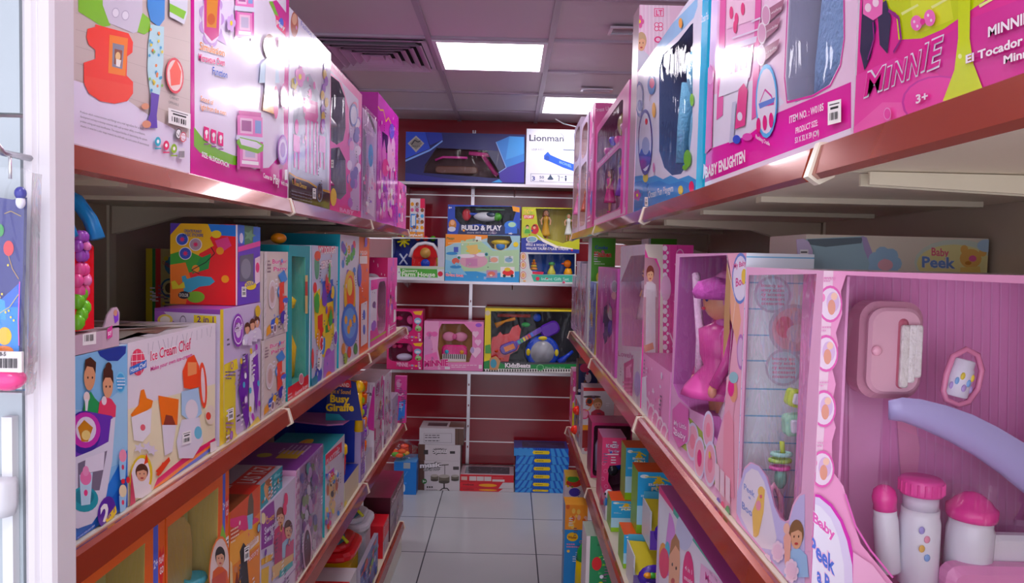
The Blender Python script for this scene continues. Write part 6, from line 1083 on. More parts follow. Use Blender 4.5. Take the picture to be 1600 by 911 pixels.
for x, y, t_ in ((1203,14,'washing'), (1197,42,'mobile'), (1196,76,'cradle')): c.poly([(x,y), (x+26,y-16), (x+22,y+2), (x,y+22)], '#a8788c'); c.ring(x-3, y+10, 7, 17, '#f0e8ee', '#d8a8c4', .85); c.text(t_, x+5, y+9, x+22, y-1, 4.5, col='#f4e8ee', off=0)
c.poly([(1098,262), (1103,256), (1107,262), (1103,278), (1100,284)], '#f4e0ee'); c.text('BABY ENLIGHTEN', 1105, 278, 1168, 252, 16, 17, '#faf0f6', .04)
c.text('ITEM NO. : W0185', 1238, 193, 1292, 172, 11, 11, '#f8eef4', .02); c.text('PRODUCT SIZE:', 1248, 209, 1283, 196, 9, 9, '#f8eef4', .02); c.text('53 X 32 X 59 (CM)', 1247, 224, 1285, 211, 8.5, 8.5, '#f8eef4', .02); b.price(1299, 160, 21, 36, sh=-.25)
u_, v_ = b.P(1272, 120); p = b.part('doll_dress', 'cloth'); M = b.M(u_, v_+.01, .05) @ Matrix.Diagonal((1,.42,1,1)); p.lathe((0,0,0), [(.085,-.04), (.085,.02), (.07,.16), (.055,.24), (.03,.27)], '#8aa4c8', M=M, seg=16); p = b.part('doll_bonnet', 'cloth'); p.ell((.045,-.01,.17), (.03,.025,.04), '#d880b0', M=M)
p = b.part('doll_rattle'); p.tube([M @ Vector((-.06,-.02,0)), M @ Vector((-.05,-.02,.25))], .008, '#9a6a58'); b.done()

b = side_box('playgym_box', 'sky blue and white wave printed box with a soft elephant toy window', 'toy box', 'R', RX-.002, z+.001, 990, 1087, (1040, 52), .20, ('#e4e2f2', '#2fb0d0', '#c8d8e8'), m='glossy_card', inner='#3a4a70', cav=.10, win=[[(1030,108), (1036,85), (1060,64), (1080,38), (1083,36), (1082,200), (1076,252), (1064,272), (1050,274), (1038,262), (1030,236)]]); c = b.front
c.poly([(985,110), (1000,84), (1040,48), (1090,-4), (1090,10), (1084,28), (1060,54), (1034,78), (1026,110), (1018,110)], '#9cc8ec')
c.poly([(990,276), (1002,274), (1012,278), (1024,274), (1036,280), (1048,274), (1060,280), (1076,274), (1090,282), (1090,320), (990,335)], '#4a9cd4'); c.poly([(990,286), (1002,282), (1014,287), (1030,282), (1046,288), (1066,282), (1090,292), (1090,320), (990,335)], '#3a88c8')
c.text('Ocean Fun Playgym', 1013, 310, 1052, 299, 11, 11, '#e8f0f8', .01, '#5a9ad0'); flower(c, 996, 305, 9, '#c86ab0', sq=.6); c.ell(1009, 278, 4, 7, '#e8d85a'); c.ell(1064, 297, 4, 7, '#ecd85a'); c.ell(1081, 292, 4, 9, '#d82a5a'); b.price(1008, 308, 5, 14)
c.ring(1009, 222, 11, 52, '#4a4a98', '#e0e0f0', .88); c.ell(1009, 245, 9, 16, '#3a5aa8'); c.ell(1010, 228, 6, 14, '#a8b0d0'); c.ell(1006, 256, 5, 8, '#8a3a98'); c.ell(1011, 190, 2, 5, '#d83a50'); c.ring(1000, 155, 6, 28, '#8a94c0', '#dcdcee', .8); c.ell(1001, 165, 4, 9, '#6a80b8'); c.ell(1019, 133, 6, 15, '#4a88c0'); c.ell(1020, 130, 4, 8, '#d86a8a'); c.line([(1017,148), (1016,158)], 2, '#e8a84a'); c.ell(1023, 172, 3, 12, '#e8b04a'); c.ell(1065, 36, 3, 8, '#e8a84a')
c.ell(1076, 248, 6, 14, '#7ab83a'); c.ell(1072, 262, 4, 4, '#7ab83a'); c.ell(1083, 156, 3, 10, '#8ac84a'); c.ell(1023, 262, 1.5, 8, '#d88ab8'); c.ell(1048, 80, 2, 5, '#d8c04a')
e = b.end; e.text('Ocean Fun', 1096, 36, 1107, 30, 12, col='#f0f8fc', off=0); 
for k in range(4): e.text('baby activity gym with toys and music', 1097+k*2.6-k*.6, 195, 1101+k*2.4, 62, 2, col='#c8ecf4', off=0)
u_, v_ = b.P(1064, 178); p = b.part('elephant_toy', 'cloth'); M = b.M(u_+.03, v_-.03, .05); p.ell((0,0,-.02), (.085,.035,.12), '#7ab0cc', M=M); p.ell((-.03,-.01,.12), (.06,.03,.06), '#86bcd6', M=M); p.tube([M @ Vector((-.07,-.02,.10)), M @ Vector((-.10,-.025,.02)), M @ Vector((-.10,-.03,-.06))], [.022,.016,.012], '#7ab0cc'); p.ell((.04,-.03,.13), (.035,.008,.045), '#94c8e0', M=M); p = b.part('elephant_eye'); p.ell((-.055,-.045,.135), (.006,.004,.007), '#20242c', M=M)
p = b.part('soft_rattle', 'cloth'); 
for k, q in enumerate(('#c83a30', '#e8b83a', '#5ab04a', '#e8d04a', '#d8703a')): p.ell((-.0+.01*k,0,.19+.035*k), (.022,.022,.022), q, M=M, seg=10, rg=6)
p = b.part('hanging_ring'); p.ell((-.15,0,.05), (.025,.02,.035), '#d8d84a', M=M); p.ell((-.15,0,-.03), (.02,.02,.04), '#7ac0d8', M=M); b.done()
Yq = JY[2]+.36; 
b = cam_box('tall_baby_box', 'tall pale pink box rising behind the sky blue elephant toy box', 'toy box', y_at(990, RX, z)+.012, 989, 1060, 335, 8, .10, ('#ecc8dc', '#b89aa8', '#e8d0dc'), zb=z); c = b.front
c.poly([(1012,-5), (1047,6), (1047,80), (1012,80)], '#e8ccdc')
for k in range(9): c.rect(996+k*6, 6, 998+k*6, 130, '#f2d8e6')
c.rect(1022, 13, 1037, 26, '#d8407c'); c.rect(1023, 14, 1036, 25, '#f0c8dc'); c.text('LT', 1025, 24, 1035, 24, 8, col='#d8407c', off=.03)
for a in range(4): c.ell(1029+4.4*math.cos(.78+a*1.57), 42+4.4*math.sin(.78+a*1.57), 3.8, 3.8, '#d8407c'); c.ell(1029+4.4*math.cos(.78+a*1.57), 42+4.4*math.sin(.78+a*1.57), 2.6, 2.6, '#f4dce8')
c.ring(1028, 62, 6, 5, '#d8407c', '#f0c8dc', .6); c.kid(1002, 80, 26, '#c8a888', '#d8d4e0', sq=.55); flower(c, 999, 34, 10, '#d86a9c', sq=.7); b.done()

def pinkdoll(p0, p1, top, d, lab, wins, n, **k):
    b = side_box('doll_window_box', lab, 'doll box', 'R', RX, z, p0, p1, top, d, ('#d068a8', '#c860a0', '#d8a0c4'), m='printed_card', win=wins, inner='#a07a94', cav=.06, **k); return b
b = pinkdoll(928, 977, (978, 132), .14, 'pink framed box with two dolls and a tea set behind film, top right shelf', [roundq(.05, .62, .86, .93, .1), roundq(.05, .08, .86, .56, .1)], 0); u = b.front.uv
frame_uv(b.front, .03, '#d868ac'); u.rect(.0, .02, 1, .07, '#e8d0e0'); u.rect(.88, .03, .93, .62, '#f01fa8'); u.rect(.93, .03, .98, .66, '#e8a8d8'); u.text('Dream House', .1, .575, .8, .59, .03, col='#f4e0ee'); 
doll(b, b.w*.62, b.h*.12, .035, b.h*.42, '#8a58c0', '#c89a7a'); doll(b, b.w*.25, b.h*.12, .035, b.h*.4, '#e04a9c', '#8a5a40'); p = b.part('tea_set'); 
for k in range(4): p.lathe((0,0,0), [(.015,0), (.025,.02), (.022,.03)], ('#d83aa0', '#6a3ac0', '#e85ab0', '#f0d0e4')[k], M=b.M(b.w*(.2+.17*k), b.h*.66+.02*(k%2), .035), seg=10)
p = b.part('doll_hat'); p.ell((0,0,0), (.05,.02,.04), '#c8c090', M=b.M(b.w*.6, b.h*.82, .035)); b.done()
b = cam_box('dress_up_box', 'tall plain pink box rising behind the pink framed doll window box', 'toy box', y_at(927, RX, z)+.006, 925, 958, 350, 161, .03, ('#d86aa4', '#c05a94', '#e09ac4'), zb=z); c = b.front
c.text('Dress Up', 929, 175, 954, 172, 6, col='#f4d0e4', off=.02); c.rect(925, 180, 929, 350, '#c05090'); b.done()
b = pinkdoll(917, 923.5, (921, 175), .10, 'narrow pink box with blue trim just beyond the plain pink box', None, 0); busy(b.front, 91, ['#3a8ad0', '#e8a0cc', '#f4e0ee', '#b04a90'], 16, kids=1); b.done()
for k, (p0, p1, ty, lab) in enumerate(((904, 915, (909,195), 'nearer of two clear fronted doll boxes at the far end of the top right shelf'), (893.5, 903, (898,202), 'farther of two clear fronted doll boxes at the far end of the top right shelf'))):
    b = side_box('clear_doll_box', lab, 'doll box', 'R', RX, z, p0, p1, ty, .12, ('#c8b8cc', '#c0b0c4', '#c8bccc'), group='clear doll boxes top right', win=[roundq(.1, .66, .9, .95, .3), roundq(.1, .05, .9, .60, .15)], inner='#b89a9c', cav=.06); doll(b, b.w*.5, b.h*.06, .03, b.h*.5, '#a8584a' if k == 0 else '#d880b0', '#6a3a28'); frame_uv(b.front, .04, '#d0c0d8'); b.done()
# ================================================================ right, second shelf
z = ZS[1]+.001
def panel(mb, O, U, V, N, w, h, holes, col, th=.0015):
    loops = [[Vector((0,0,0)), Vector((w,0,0)), Vector((w,h,0)), Vector((0,h,0))]]+[[Vector((min(max(u,.004),w-.004), min(max(v,.004),h-.004), 0)) for u, v in q] for q in holes]
    ap = [p for L in loops for p in L]; fl_ = U.cross(V).dot(N) < 0
    for sgn in (1, -1):
        for t in tessellate_polygon(loops):
            p = [ap[i] for i in t]
            if ((p[1]-p[0]).cross(p[2]-p[0]).z < 0) != (fl_ != (sgn < 0)): p = p[::-1]
            mb.face([O+U*q.x+V*q.y-(N*th if sgn < 0 else N*0) for q in p], col)
# ---- the big bath set box facing the camera
PY = .80; PX = RX; PH = on_y(1290, 423, PY).z-z; PW = .40; PD = .262
r = root('bath_doll_set_box', (PX+PW/2, PY+PD/2, z), 'large pink window box with white pink capped bottles, nearest on the second right shelf', 'doll set box')
m = MB('printed_card'); O = Vector((PX, PY, z)); c0 = Cv(m, O, X1, Z1, -Y1, PW, PH, 'printed_card')
hole = [c0.loc(*p) for p in ((1322,430), (1700,448), (1700,1000), (1420,1000), (1395,911), (1345,850), (1328,800), (1318,760), (1300,735), (1300,690), (1306,668), (1298,640), (1306,600), (1300,575), (1310,540), (1306,520), (1316,490), (1314,455))]
panel(m, O, X1, Z1, -Y1, PW, PH, [hole], '#e8a4cc'); c = c0; c.k = [6]
c.poly([(1280,420), (1302,421), (1300,470), (1296,560), (1290,640), (1284,720), (1256,770), (1262,700)], '#eccfe0')
for x, y in ((1297,475), (1290,552), (1286,638), (1283,732)):
    c.ring(x, y, 19, 29, '#d86ab0', '#ecd8ea', .86); c.ell(x+4, y-3, 10, 16, '#d8b8dc'); c.ell(x+2, y+5, 6, 12, '#dca090'); c.ell(x+6, y-12, 5, 6, '#f0c8b8'); c.ell(x-13, y-10, 5, 7, '#e890c0'); c.lines(x-14, y-42, x+8, 2, 5, '#e0a0c8', rnd)
# rounded name panel
c.poly([(1250,775), (1262,768), (1280,772), (1298,786), (1314,810), (1326,840), (1334,880), (1336,940), (1330,1020), (1250,1020)], '#c83aa8'); c.poly([(1250,778), (1262,772), (1278,776), (1295,790), (1310,813), (1321,843), (1329,880), (1331,940), (1325,1020), (1250,1020)], '#dcd0ec'); c.poly([(1250,790), (1264,782), (1280,790), (1296,808), (1308,838), (1316,880), (1318,940), (1250,1020)], '#e8e2f2')
c.text('Baby', 1268, 812, 1302, 842, 15, 15, '#d86ab4', .03, '#f4ecf6', .07); c.text('Peek', 1263, 860, 1302, 897, 27, 26, '#5a74c8', .03, '#e8c0dc', .07); c.text('a Boo', 1274, 904, 1312, 940, 22, 24, '#5a74c8', .03, '#e8c0dc', .07)
c.poly([(1330,860), (1360,880), (1395,925), (1420,1000), (1330,1000)], '#eab4d6'); c.line([(1318,770), (1334,820), (1356,856), (1392,900)], 3, '#d870b8')
c.text('PEEK A BOO', 1282, 437, 1302, 438, 4, col='#d880b4', off=0)
# side facing the aisle, cut away so the neighbour's striped box shows through
Os = Vector((PX, PY+PD, z)); c1 = Cv(m, Os, -Y1, Z1, -X1, PD, PH, 'printed_card')
hs = [c1.loc(*p) for p in ((1170,430), (1276,426), (1262,600), (1252,770), (1244,778), (1238,790), (1232,812), (1226,815), (1218,808), (1210,790), (1204,765), (1198,745), (1185,728), (1172,722), (1162,732), (1158,750), (1164,600))]
panel(m, Os, -Y1, Z1, -X1, PD, PH, [hs], '#eab8d6'); c = c1; c.k = [6]
c.poly([(1158,752), (1163,734), (1174,724), (1186,728), (1198,745), (1204,765), (1211,792), (1220,812), (1233,818), (1240,792), (1250,775), (1258,772), (1258,1000), (1140,850), (1143,800)], '#cdc4ea'); c.poly([(1160,760), (1166,740), (1175,732), (1185,736), (1194,752), (1202,780), (1208,808), (1214,840), (1210,860), (1190,856), (1170,830), (1158,806)], '#ebe2ee'); c.poly([(1146,790), (1160,820), (1200,868), (1258,940), (1258,1000), (1140,850)], '#e6a0cc')
c.text('Peek', 1163, 764, 1180, 778, 9, 9, '#8a9ad0', .02); c.text('a', 1170, 778, 1174, 781, 5, col='#8a9ad0'); c.text('Boo', 1160, 794, 1176, 808, 11, 11, '#8a9ad0', .02)
c.poly([(1178,838), (1176,800), (1184,778), (1192,760), (1196,766), (1194,800), (1186,836), (1182,840)], '#ecc878'); c.ell(1190, 768, 5, 8, '#ecc878'); c.ell(1186, 790, 4, 8, '#e8a0b4'); c.ell(1190, 776, 2, 3, '#d86a80')
c.kid(1246, 858, 40, '#8a6848', '#a8c8e8', sq=.5); c.poly([(1228,880), (1226,840), (1232,828), (1238,840), (1236,884), (1232,896)], '#f0b8a8'); c.ell(1231, 826, 5, 9, '#f0c0b0')
for x, y, r_ in ((1200,876,6), (1218,862,9), (1240,892,10)): 
    for k in range(8): c.ell(x+r_*.75*math.cos(k*.785), y+r_*1.3*math.sin(k*.785), r_*.4, r_*.6, '#f6dcec')
    c.ell(x, y, r_*.8, r_*1.3, '#f2d0e4')
c.poly([(1144,812), (1153,820), (1153,838), (1144,830)], '#c8b8e4'); c.poly([(1208,895), (1216,903), (1216,922), (1208,914)], '#5ab8d8'); c.poly([(1218,905), (1228,914), (1228,932), (1218,924)], '#f0e0ee')
m.box((PX+PW-.002, PY+.002, z), (PX+PW, PY+PD, z+PH), '#e8a8cc'); m.box((PX+.002, PY+.002, z), (PX+PW-.002, PY+PD-.002, z+.002), '#e0a0c8'); m.box((PX+.002, PY+.002, z+PH-.002), (PX+PW-.002, PY+PD-.002, z+PH), '#f0d8e6')
m.build('carton', r)
m = MB('clear_film'); m.face([O+X1*q[0]+Z1*q[1]+Y1*.002 for q in ((.005,.005), (PW-.005,.005), (PW-.005,PH-.005), (.005,PH-.005))], '#fff'); m.build('window_film', r)
m = MB('clear_film'); m.face([Os-Y1*q[0]+Z1*q[1]+X1*.002 for q in ((.005,.005), (PD-.005,.005), (PD-.005,PH-.005), (.005,PH-.005))][::-1], '#fff'); m.build('side_film', r)
# inner pink tray: a back board behind the goods
YB = PY+.13
m = MB('matte_card'); xa = on_y(1316, 600, PY+.012).x; m.box((xa, YB, z+.004), (PX+PW-.01, YB+.003, z+PH-.006), '#dc94c4'); m.box((xa, PY+.012, z+.004), (xa+.003, YB, z+PH-.006), '#e0a0cc')
cb = Cv(m, Vector((xa, YB, z)), X1, Z1, -Y1, PX+PW-xa-.01, PH, 'matte_card'); cb.k = [8]
for k in range(26): cb.poly([(1310+k*14,420), (1312+k*14,420), (1304+k*14,960), (1302+k*14,960)], '#e2a4d0')
cb.poly([(1325,560), (1360,540), (1380,600), (1360,911), (1325,911)], '#e6aad2'); cb.poly([(1400,650), (1425,640), (1436,700), (1430,760), (1408,770)], '#e8a0c4'); m.build('inner_tray', r)
yt = PY+.055
def at(px, py, Y=None): return on_y(px, py, Y or yt)
def frm(px, py, Y=None): return Matrix.Translation(at(px, py, Y))
S = (PY+.055)/F                                # metres per pixel at the depth of the goods
m = MB('toy_plastic'); m.rbox((0,.025,0), (102*S, .05, 156*S), .022, '#d8a4b8', M=frm(1398, 549, PY+.06), seg=6); m.rbox((0,.004,0), (84*S, .012, 136*S), .018, '#deb0c2', M=frm(1398, 549, PY+.052), seg=6); m.build('tissue_case', r)
m = MB('toy_plastic'); m.rbox((0,.004,0), (16*S, .010, 110*S), .008, '#b8687c', M=frm(1411, 553, PY+.048), seg=5); m.build('case_slot', r)
for dx, ww, hh, cl in ((1413, 13, 98, '#e4dcdc'), (1424, 12, 90, '#efe8ea'), (1434, 12, 82, '#e8e0e2')):
    m = MB('cloth'); m.rbox((0,0,0), (ww*S, .006, hh*S), .003, cl, M=frm(dx, 508+hh/2, PY+.044)); m.build('paper_strip', r)
m = MB('toy_plastic'); m.ell((0,0,0), (.006,.004,.006), '#f0b8cc', M=frm(1370, 548, PY+.048)); m.build('latch', r)
# cup with a handle ring
m = MB('toy_plastic'); M = frm(1498, 590) @ Matrix.Rotation(.22, 4, 'Y'); m.lathe((0,0,0), [(16*S,-30*S), (19*S,-28*S), (19*S,14*S), (17*S,18*S), (17*S,28*S), (15*S,30*S)], '#e6e0f0', M=M); m.build('cup', r)
m = MB('printed_card')
for k in range(7): a = -.9+k*.3-PI/2; m.ell((19.2*S*math.cos(a), 19.2*S*math.sin(a), (-14+9*(k%3))*S), (4*S, 1.5*S, 6*S), ('#b8a0d8', '#8ab0e0', '#e8d060')[k%3], M=M, seg=8, rg=5)
m.build('cup_print', r)
m = MB('toy_plastic'); m.tube([M @ Vector((x*S, y*S, q*S)) for x, y, q in ((-22,-6,-26), (-24,-6,0), (-22,-6,30), (-6,-8,46), (16,-4,42), (32,0,20), (34,0,-10), (22,-4,-34), (2,-12,-42), (-16,-10,-38))], 4.6*S, '#e090b4', closed=True); m.build('cup_holder', r)
m = MB('printed_card'); m.lathe((0,0,0), [(17.5*S,13*S), (17.5*S,17*S)], '#8a94a8', M=M); m.build('cup_band', r)
# translucent lavender bath tub swinging across the front
m = MB('toy_plastic'); pts = []
top = [(1388,626), (1410,621), (1440,624), (1480,634), (1520,648), (1560,668), (1600,692), (1660,728), (1720,770)]
for i, (x, y) in enumerate(top): pts.append((at(x, y, PY+.03), at(x+2, y+13+i*3.2, PY+.024), at(x+4, y+28+i*8, PY+.034), at(x, y+30+i*8.2, PY+.05)))
n = len(pts); vs = [p for q in pts for p in q]; m.mesh(vs, [(i*4+j, i*4+j+1, i*4+5+j, i*4+4+j) for i in range(n-1) for j in range(3)]+[(0,3,2,1), ((n-1)*4, (n-1)*4+1, (n-1)*4+2, (n-1)*4+3)], '#b8b0dc', sm=True); m.build('bath_rim', r)
m = MB('frosted_film'); lo = [at(1398+i*38, 668+i*14, PY+.045) for i in range(9)]; hi = [at(1420+i*38, 930+i*6, PY+.075) for i in range(9)]
hi = [Vector((p.x, p.y, max(p.z, z+.006))) for p in hi]; m.mesh(lo+hi, [(i, i+1, 10+i, 9+i) for i in range(8)], '#fff', sm=True); m.build('bath_side', r)
def bottle(name, px, pyb, pyt, wpx, cap, capcol, body='#eceaf4', tilt=0, Y=None):
    h = (pyb-pyt)*S; M = Matrix.Translation(Vector((at(px, pyb, Y).x, Y, max(at(px, pyb, Y).z, z+.005)))) @ Matrix.Rotation(tilt, 4, 'Y'); w = wpx*S/2
    m = MB('toy_plastic'); m.lathe((0,0,0), [(w*.8,0), (w,h*.03), (w,h*.6), (w*.92,h*.66), (w*.92,h*.72)], body, M=M, seg=20); m.build(name, r)
    m = MB('toy_plastic')
    if cap == 'flat':
        m.lathe((0,0,0), [(w*1.02,h*.85), (w*1.06,h*.87), (w*1.06,h*.98), (w*.95,h)], capcol, M=M, seg=24)
        for k in range(20): a = 2*PI*k/20; m.box((w*1.05*math.cos(a)-.0012, w*1.05*math.sin(a)-.0012, h*.87), (w*1.05*math.cos(a)+.0012, w*1.05*math.sin(a)+.0012, h*.97), capcol, M=M)
        m.lathe((0,0,0), [(w*.86,h*.72), (w*.86,h*.85)], '#dcd4e4', M=M)
    elif cap == 'dome': m.lathe((0,0,0), [(w*1.02,h*.72), (w*1.08,h*.76), (w*1.08,h*.84), (w*.95,h*.86), (w*.75,h*.92), (w*.4,h*.98), (w*.1,h)], capcol, M=M, seg=24)
    else: m.lathe((0,0,0), [(w*.95,h*.72), (w*.9,h*.78), (w*.95,h*.8), (w*1.0,h*.86), (w*.85,h*.94), (w*.5,h*.985), (w*.1,h)], capcol, M=M, seg=20)
    m.build('bottle_cap', r)
bottle('lotion_bottle', 1388, 893, 753, 37, 'ball', '#de4a9c', tilt=-.10, Y=PY+.05)
bottle('powder_bottle', 1431, 930, 758, 60, 'flat', '#e05aa6', Y=PY+.05)
bottle('shampoo_bottle', 1508, 925, 774, 68, 'dome', '#e04a9c', tilt=.03, Y=PY+.05)
m = MB('printed_card'); 
for k in range(4): m.ell(at(1424+(k%2)*8, 818+k*14, PY+.05)+Vector((0,-30*S,0)), (5*S, 1*S, 6*S), ('#a8a0d8', '#e8a0b8', '#e8c070', '#90b0e0')[k], seg=8, rg=5)
m.build('bottle_print', r)
m = MB('toy_plastic'); m.rbox((0,0,0), (.08,.02,.07), .01, '#e8e4ec', M=frm(1590, 880, PY+.05)); m.build('soap_box', r)
m = MB('toy_plastic'); q = at(1560, 905, PY+.03); q.z = z+.022; m.rbox((0,0,0), (.13,.03,.036), .015, '#e8a0cc', M=Matrix.Translation(q)); m.build('soap_dish', r)
m = MB('bag_film'); q = [at(1366,752,PY+.012), at(1450,752,PY+.016), at(1560,760,PY+.012), at(1560,915,PY+.012), at(1366,915,PY+.012)]; m.face(q[::-1], '#fff'); m.build('bottle_bag', r)
# rattle seen through the side window
M = frm(1222, 690, PY+.18); k_ = (PY+.18)/F
for name, dx, dy, rr, cl in (('rattle_ring', 0, 20, 15, '#a8d8d0'), ('rattle_ring', -2, 30, 16, '#a8c870'), ('rattle_ring', -2, 42, 14, '#e070b8')):
    m = MB('toy_plastic'); m.tube([M @ Vector(((dx+rr*math.cos(a*.5236))*k_, rr*.6*math.sin(a*.5236)*k_, -dy*k_)) for a in range(12)], 3.5*k_, cl, closed=True); m.build(name, r)
m = MB('toy_plastic'); m.tube([M @ Vector((0,0,0)), M @ Vector((2*k_,0,-20*k_))], 4*k_, '#c8d85a'); m.ell((0,0,-58*k_), (10*k_,8*k_,18*k_), '#8ac8b8', M=M); m.build('rattle_stem', r)
m = MB('toy_plastic'); m.tube([M @ Vector((-(x)*k_, 0, q*k_)) for x, q in ((10,-70), (22,-90), (22,-120), (8,-140), (-4,-120), (-2,-90))], 5*k_, '#e8b0cc', closed=True); m.build('photo_ring', r)
for dy, s_, cl, rot in ((-70, 28, '#c8dc6a', .2), (-28, 34, '#a8d8c0', -.1)):
    m = MB('toy_plastic'); MM = M @ Matrix.Translation((18*k_, 0, -(dy+0)*k_+0)) @ Matrix.Rotation(rot, 4, 'Y'); m.rbox((0,0,0), (s_*k_,.02,s_*k_), .006, cl, M=MM); m.rbox((0,-.012,0), (s_*.62*k_,.006,s_*.62*k_), .003, '#e0dcea', M=MM); m.build('play_block', r)
# ---- second bath set behind
Y2 = 1.147
b = cam_box('bath_doll_set_box', 'cream box with an animal drawing and blue letters, behind the nearest pink window box', 'doll set box', Y2, 1248, 1530, 640, 369, .16, ('#e6dccb', '#d8d0c4', '#e8e0d0'), zb=z); c = b.front
c.poly([(1248,374), (1350,369), (1362,400), (1366,430), (1360,700), (1248,700)], '#a8c4cc'); c.poly([(1262,374), (1348,371), (1346,380), (1290,386), (1264,382)], '#6a7880'); c.poly([(1346,369), (1354,371), (1362,392), (1372,420), (1380,440), (1368,440), (1358,410), (1350,390)], '#b8a8cc')
flower(c, 1382, 412, 26, '#a8c8dc', '#e8a0b8', 7); c.ell(1383, 414, 12, 9, '#eab8c0'); c.ell(1494, 410, 66, 36, '#d8e0d0'); c.ell(1490, 412, 58, 30, '#ece4a8'); c.text('Baby', 1455, 399, 1482, 401, 12, 12, '#e0708c', .02); c.text('Peek', 1440, 417, 1492, 419, 16, 16, '#7a98c8', .03, '#e8e0d8', .06)
c.ell(1516, 404, 17, 15, '#e8bc70'); c.ell(1506, 390, 6, 7, '#e8bc70'); c.ell(1535, 394, 6, 7, '#e8bc70'); c.ell(1519, 404, 6, 5, '#e070a0'); c.ell(1512, 411, 5, 3, '#c88a40'); c.ell(1540, 384, 14, 10, '#b8d0e0'); c.poly([(1500,418), (1530,416), (1534,440), (1498,440)], '#ecd080')
b.price(1251, 396, 13, 22)
p = b.part('wavy_side_label', 'printed_card'); q = [on_y(*s_, Y2-.004) for s_ in ((1245,374), (1256,373), (1264,378), (1270,392), (1269,414), (1262,430), (1246,432), (1242,420), (1247,400))]; n = len(q)
p.mesh([tuple(v) for v in q]+[tuple(v+Vector((0,.003,0))) for v in q], [tuple(range(n)), tuple(range(2*n-1, n-1, -1))]+[(i, (i+1)%n, n+(i+1)%n, n+i) for i in range(n)], '#cfc0dc'); b.parts = [x for x in b.parts if x[0] != 'price_label']; 
cc = Cv(p, on_y(1240, 440, Y2-.004), X1, Z1, -Y1, .08, .12, 'printed_card'); cc.k = [6]; cc.rect(1250, 390, 1263, 412, '#f0eef0'); 
for k in range(4): cc.rect(1251+k*2.4, 400, 1252.4+k*2.4, 408, '#333')
cc.rect(1251, 393, 1261, 395, '#444'); b.done()
# ---- boxed baby doll with the striped side
b = side_box('baby_doll_window_box', 'lilac box of a baby doll with a white and blue striped side, second right shelf', 'doll box', 'R', RX, z, 1046, 1150, (1172, 395), .098, ('#d9a6cc', '#e6ecf4', '#e4e0ea'), m='printed_card', inner='#b068a4', cav=.085,
    win=[[(1062,402), (1138,398), (1142,430), (1152,470), (1146,520), (1140,600), (1132,640), (1120,690), (1100,650), (1080,640), (1060,620), (1052,600)]]); c = b.front
c.poly([(1040,690), (1150,815), (1150,860), (1040,720)], '#9a50b8'); c.poly([(1055,690), (1090,720), (1140,790), (1150,812), (1150,760), (1120,700), (1080,655), (1055,640)], '#a8b860')
c.poly([(1136,396), (1174,395), (1156,640), (1150,815), (1128,790), (1118,700), (1134,640), (1142,560), (1152,480), (1142,430)], '#eab4c8'); c.poly([(1140,430), (1150,440), (1158,500), (1152,540), (1142,500)], '#e4b094'); c.poly([(1136,410), (1142,430), (1140,520), (1130,560), (1132,480)], '#b8946c')
c.ring(1157, 435, 13, 40, '#6a88c8', '#e6e0f0', .88, sh=-.2); c.text('My Baby', 1147, 420, 1166, 414, 8, col='#c8408c', off=.02); c.text('Boo', 1150, 448, 1164, 444, 13, col='#c8408c', off=.02); c.ell(1163, 432, 4, 12, '#e8c858')
c.ring(1158, 550, 6, 28, '#b078b8', '#d8b8d8', .8); c.poly([(1136,590), (1146,578), (1152,600), (1148,640), (1140,690), (1130,690)], '#eab0c4'); c.ell(1147, 612, 6, 17, '#e0a488'); c.ell(1143, 606, 5, 14, '#d83a8c'); c.ell(1147, 590, 7, 9, '#9cc8d0')
c.poly([(1132,650), (1140,640), (1147,660), (1148,780), (1130,770)], '#e8a0b4')
for x, y, rx, ry in ((1083,690,10,30), (1094,716,9,34), (1108,672,9,30), (1111,725,10,36), (1073,672,7,22)): c.ring(x, y, rx, ry, '#dcd4ec', '#eab0c4', .84); c.ell(x, y, rx*.4, ry*.4, '#d83a80' if x == 1094 else '#e890a8')
c.poly([(1052,640), (1064,628), (1078,640), (1076,690), (1062,700), (1052,680)], '#d070b0'); c.text('My Little', 1055, 664, 1074, 672, 8, col='#f4e0ee', off=.01, out='#a03a90'); c.text('Baby', 1056, 680, 1073, 688, 10, col='#f4e0ee', off=.02, out='#a03a90')
for x, y, t_ in ((1122,752,'L'), (1130,762,'H'), (1139,772,'I')): c.poly([(x-3,y-30), (x+4,y-24), (x+4,y+16), (x-3,y+8)], '#f0d4e0')
c.ell(1124, 786, 3, 9, '#6a4ab0'); c.ell(1131, 792, 3, 9, '#d8407c'); c.ell(1139, 800, 3.6, 10, '#4a9a60'); c.line([(1138,398), (1142,430), (1152,470), (1146,520), (1140,600), (1132,640)], 1.4, '#f0e8f4')
e = b.end
for k, y in enumerate((400, 440, 481, 522, 562, 606, 648, 690, 732, 774)): e.poly([(1148,y), (1300,y+3), (1300,y+5), (1148,y+2)], '#7ab8d8')
for x, y, rx, ry, t_ in ((1207,460,29,29,0), (1240,515,40,40,1), (1224,574,29,29,0)):
    e.ring(x, y, rx, ry, '#c8c4d4', '#cfe0ec' if not t_ else '#e0b8c4', .86)
    if not t_:
        for q in range(5): e.text('bouncy accessories'[q*2:q*2+10], x-18, y-12+q*7, x+18, y-11+q*7, 5, col='#e07aa0', off=.01)
    else: e.ell(x-14, y-4, 14, 17, '#dc8a98'); e.ell(x+6, y+6, 18, 14, '#e8ccd4')
doll(b, b.w*.42, b.h*.22, .045, .27, '#c8589c', '#d88ac0', '#dca488', baby=True); p = b.part('bonnet', 'cloth'); p.lathe((0,0,0), [(.055,0), (.06,.012), (.05,.03), (.02,.04)], '#b85aa8', M=b.M(b.w*.42, b.h*.22+.225, .05)); p = b.part('doll_collar', 'cloth')
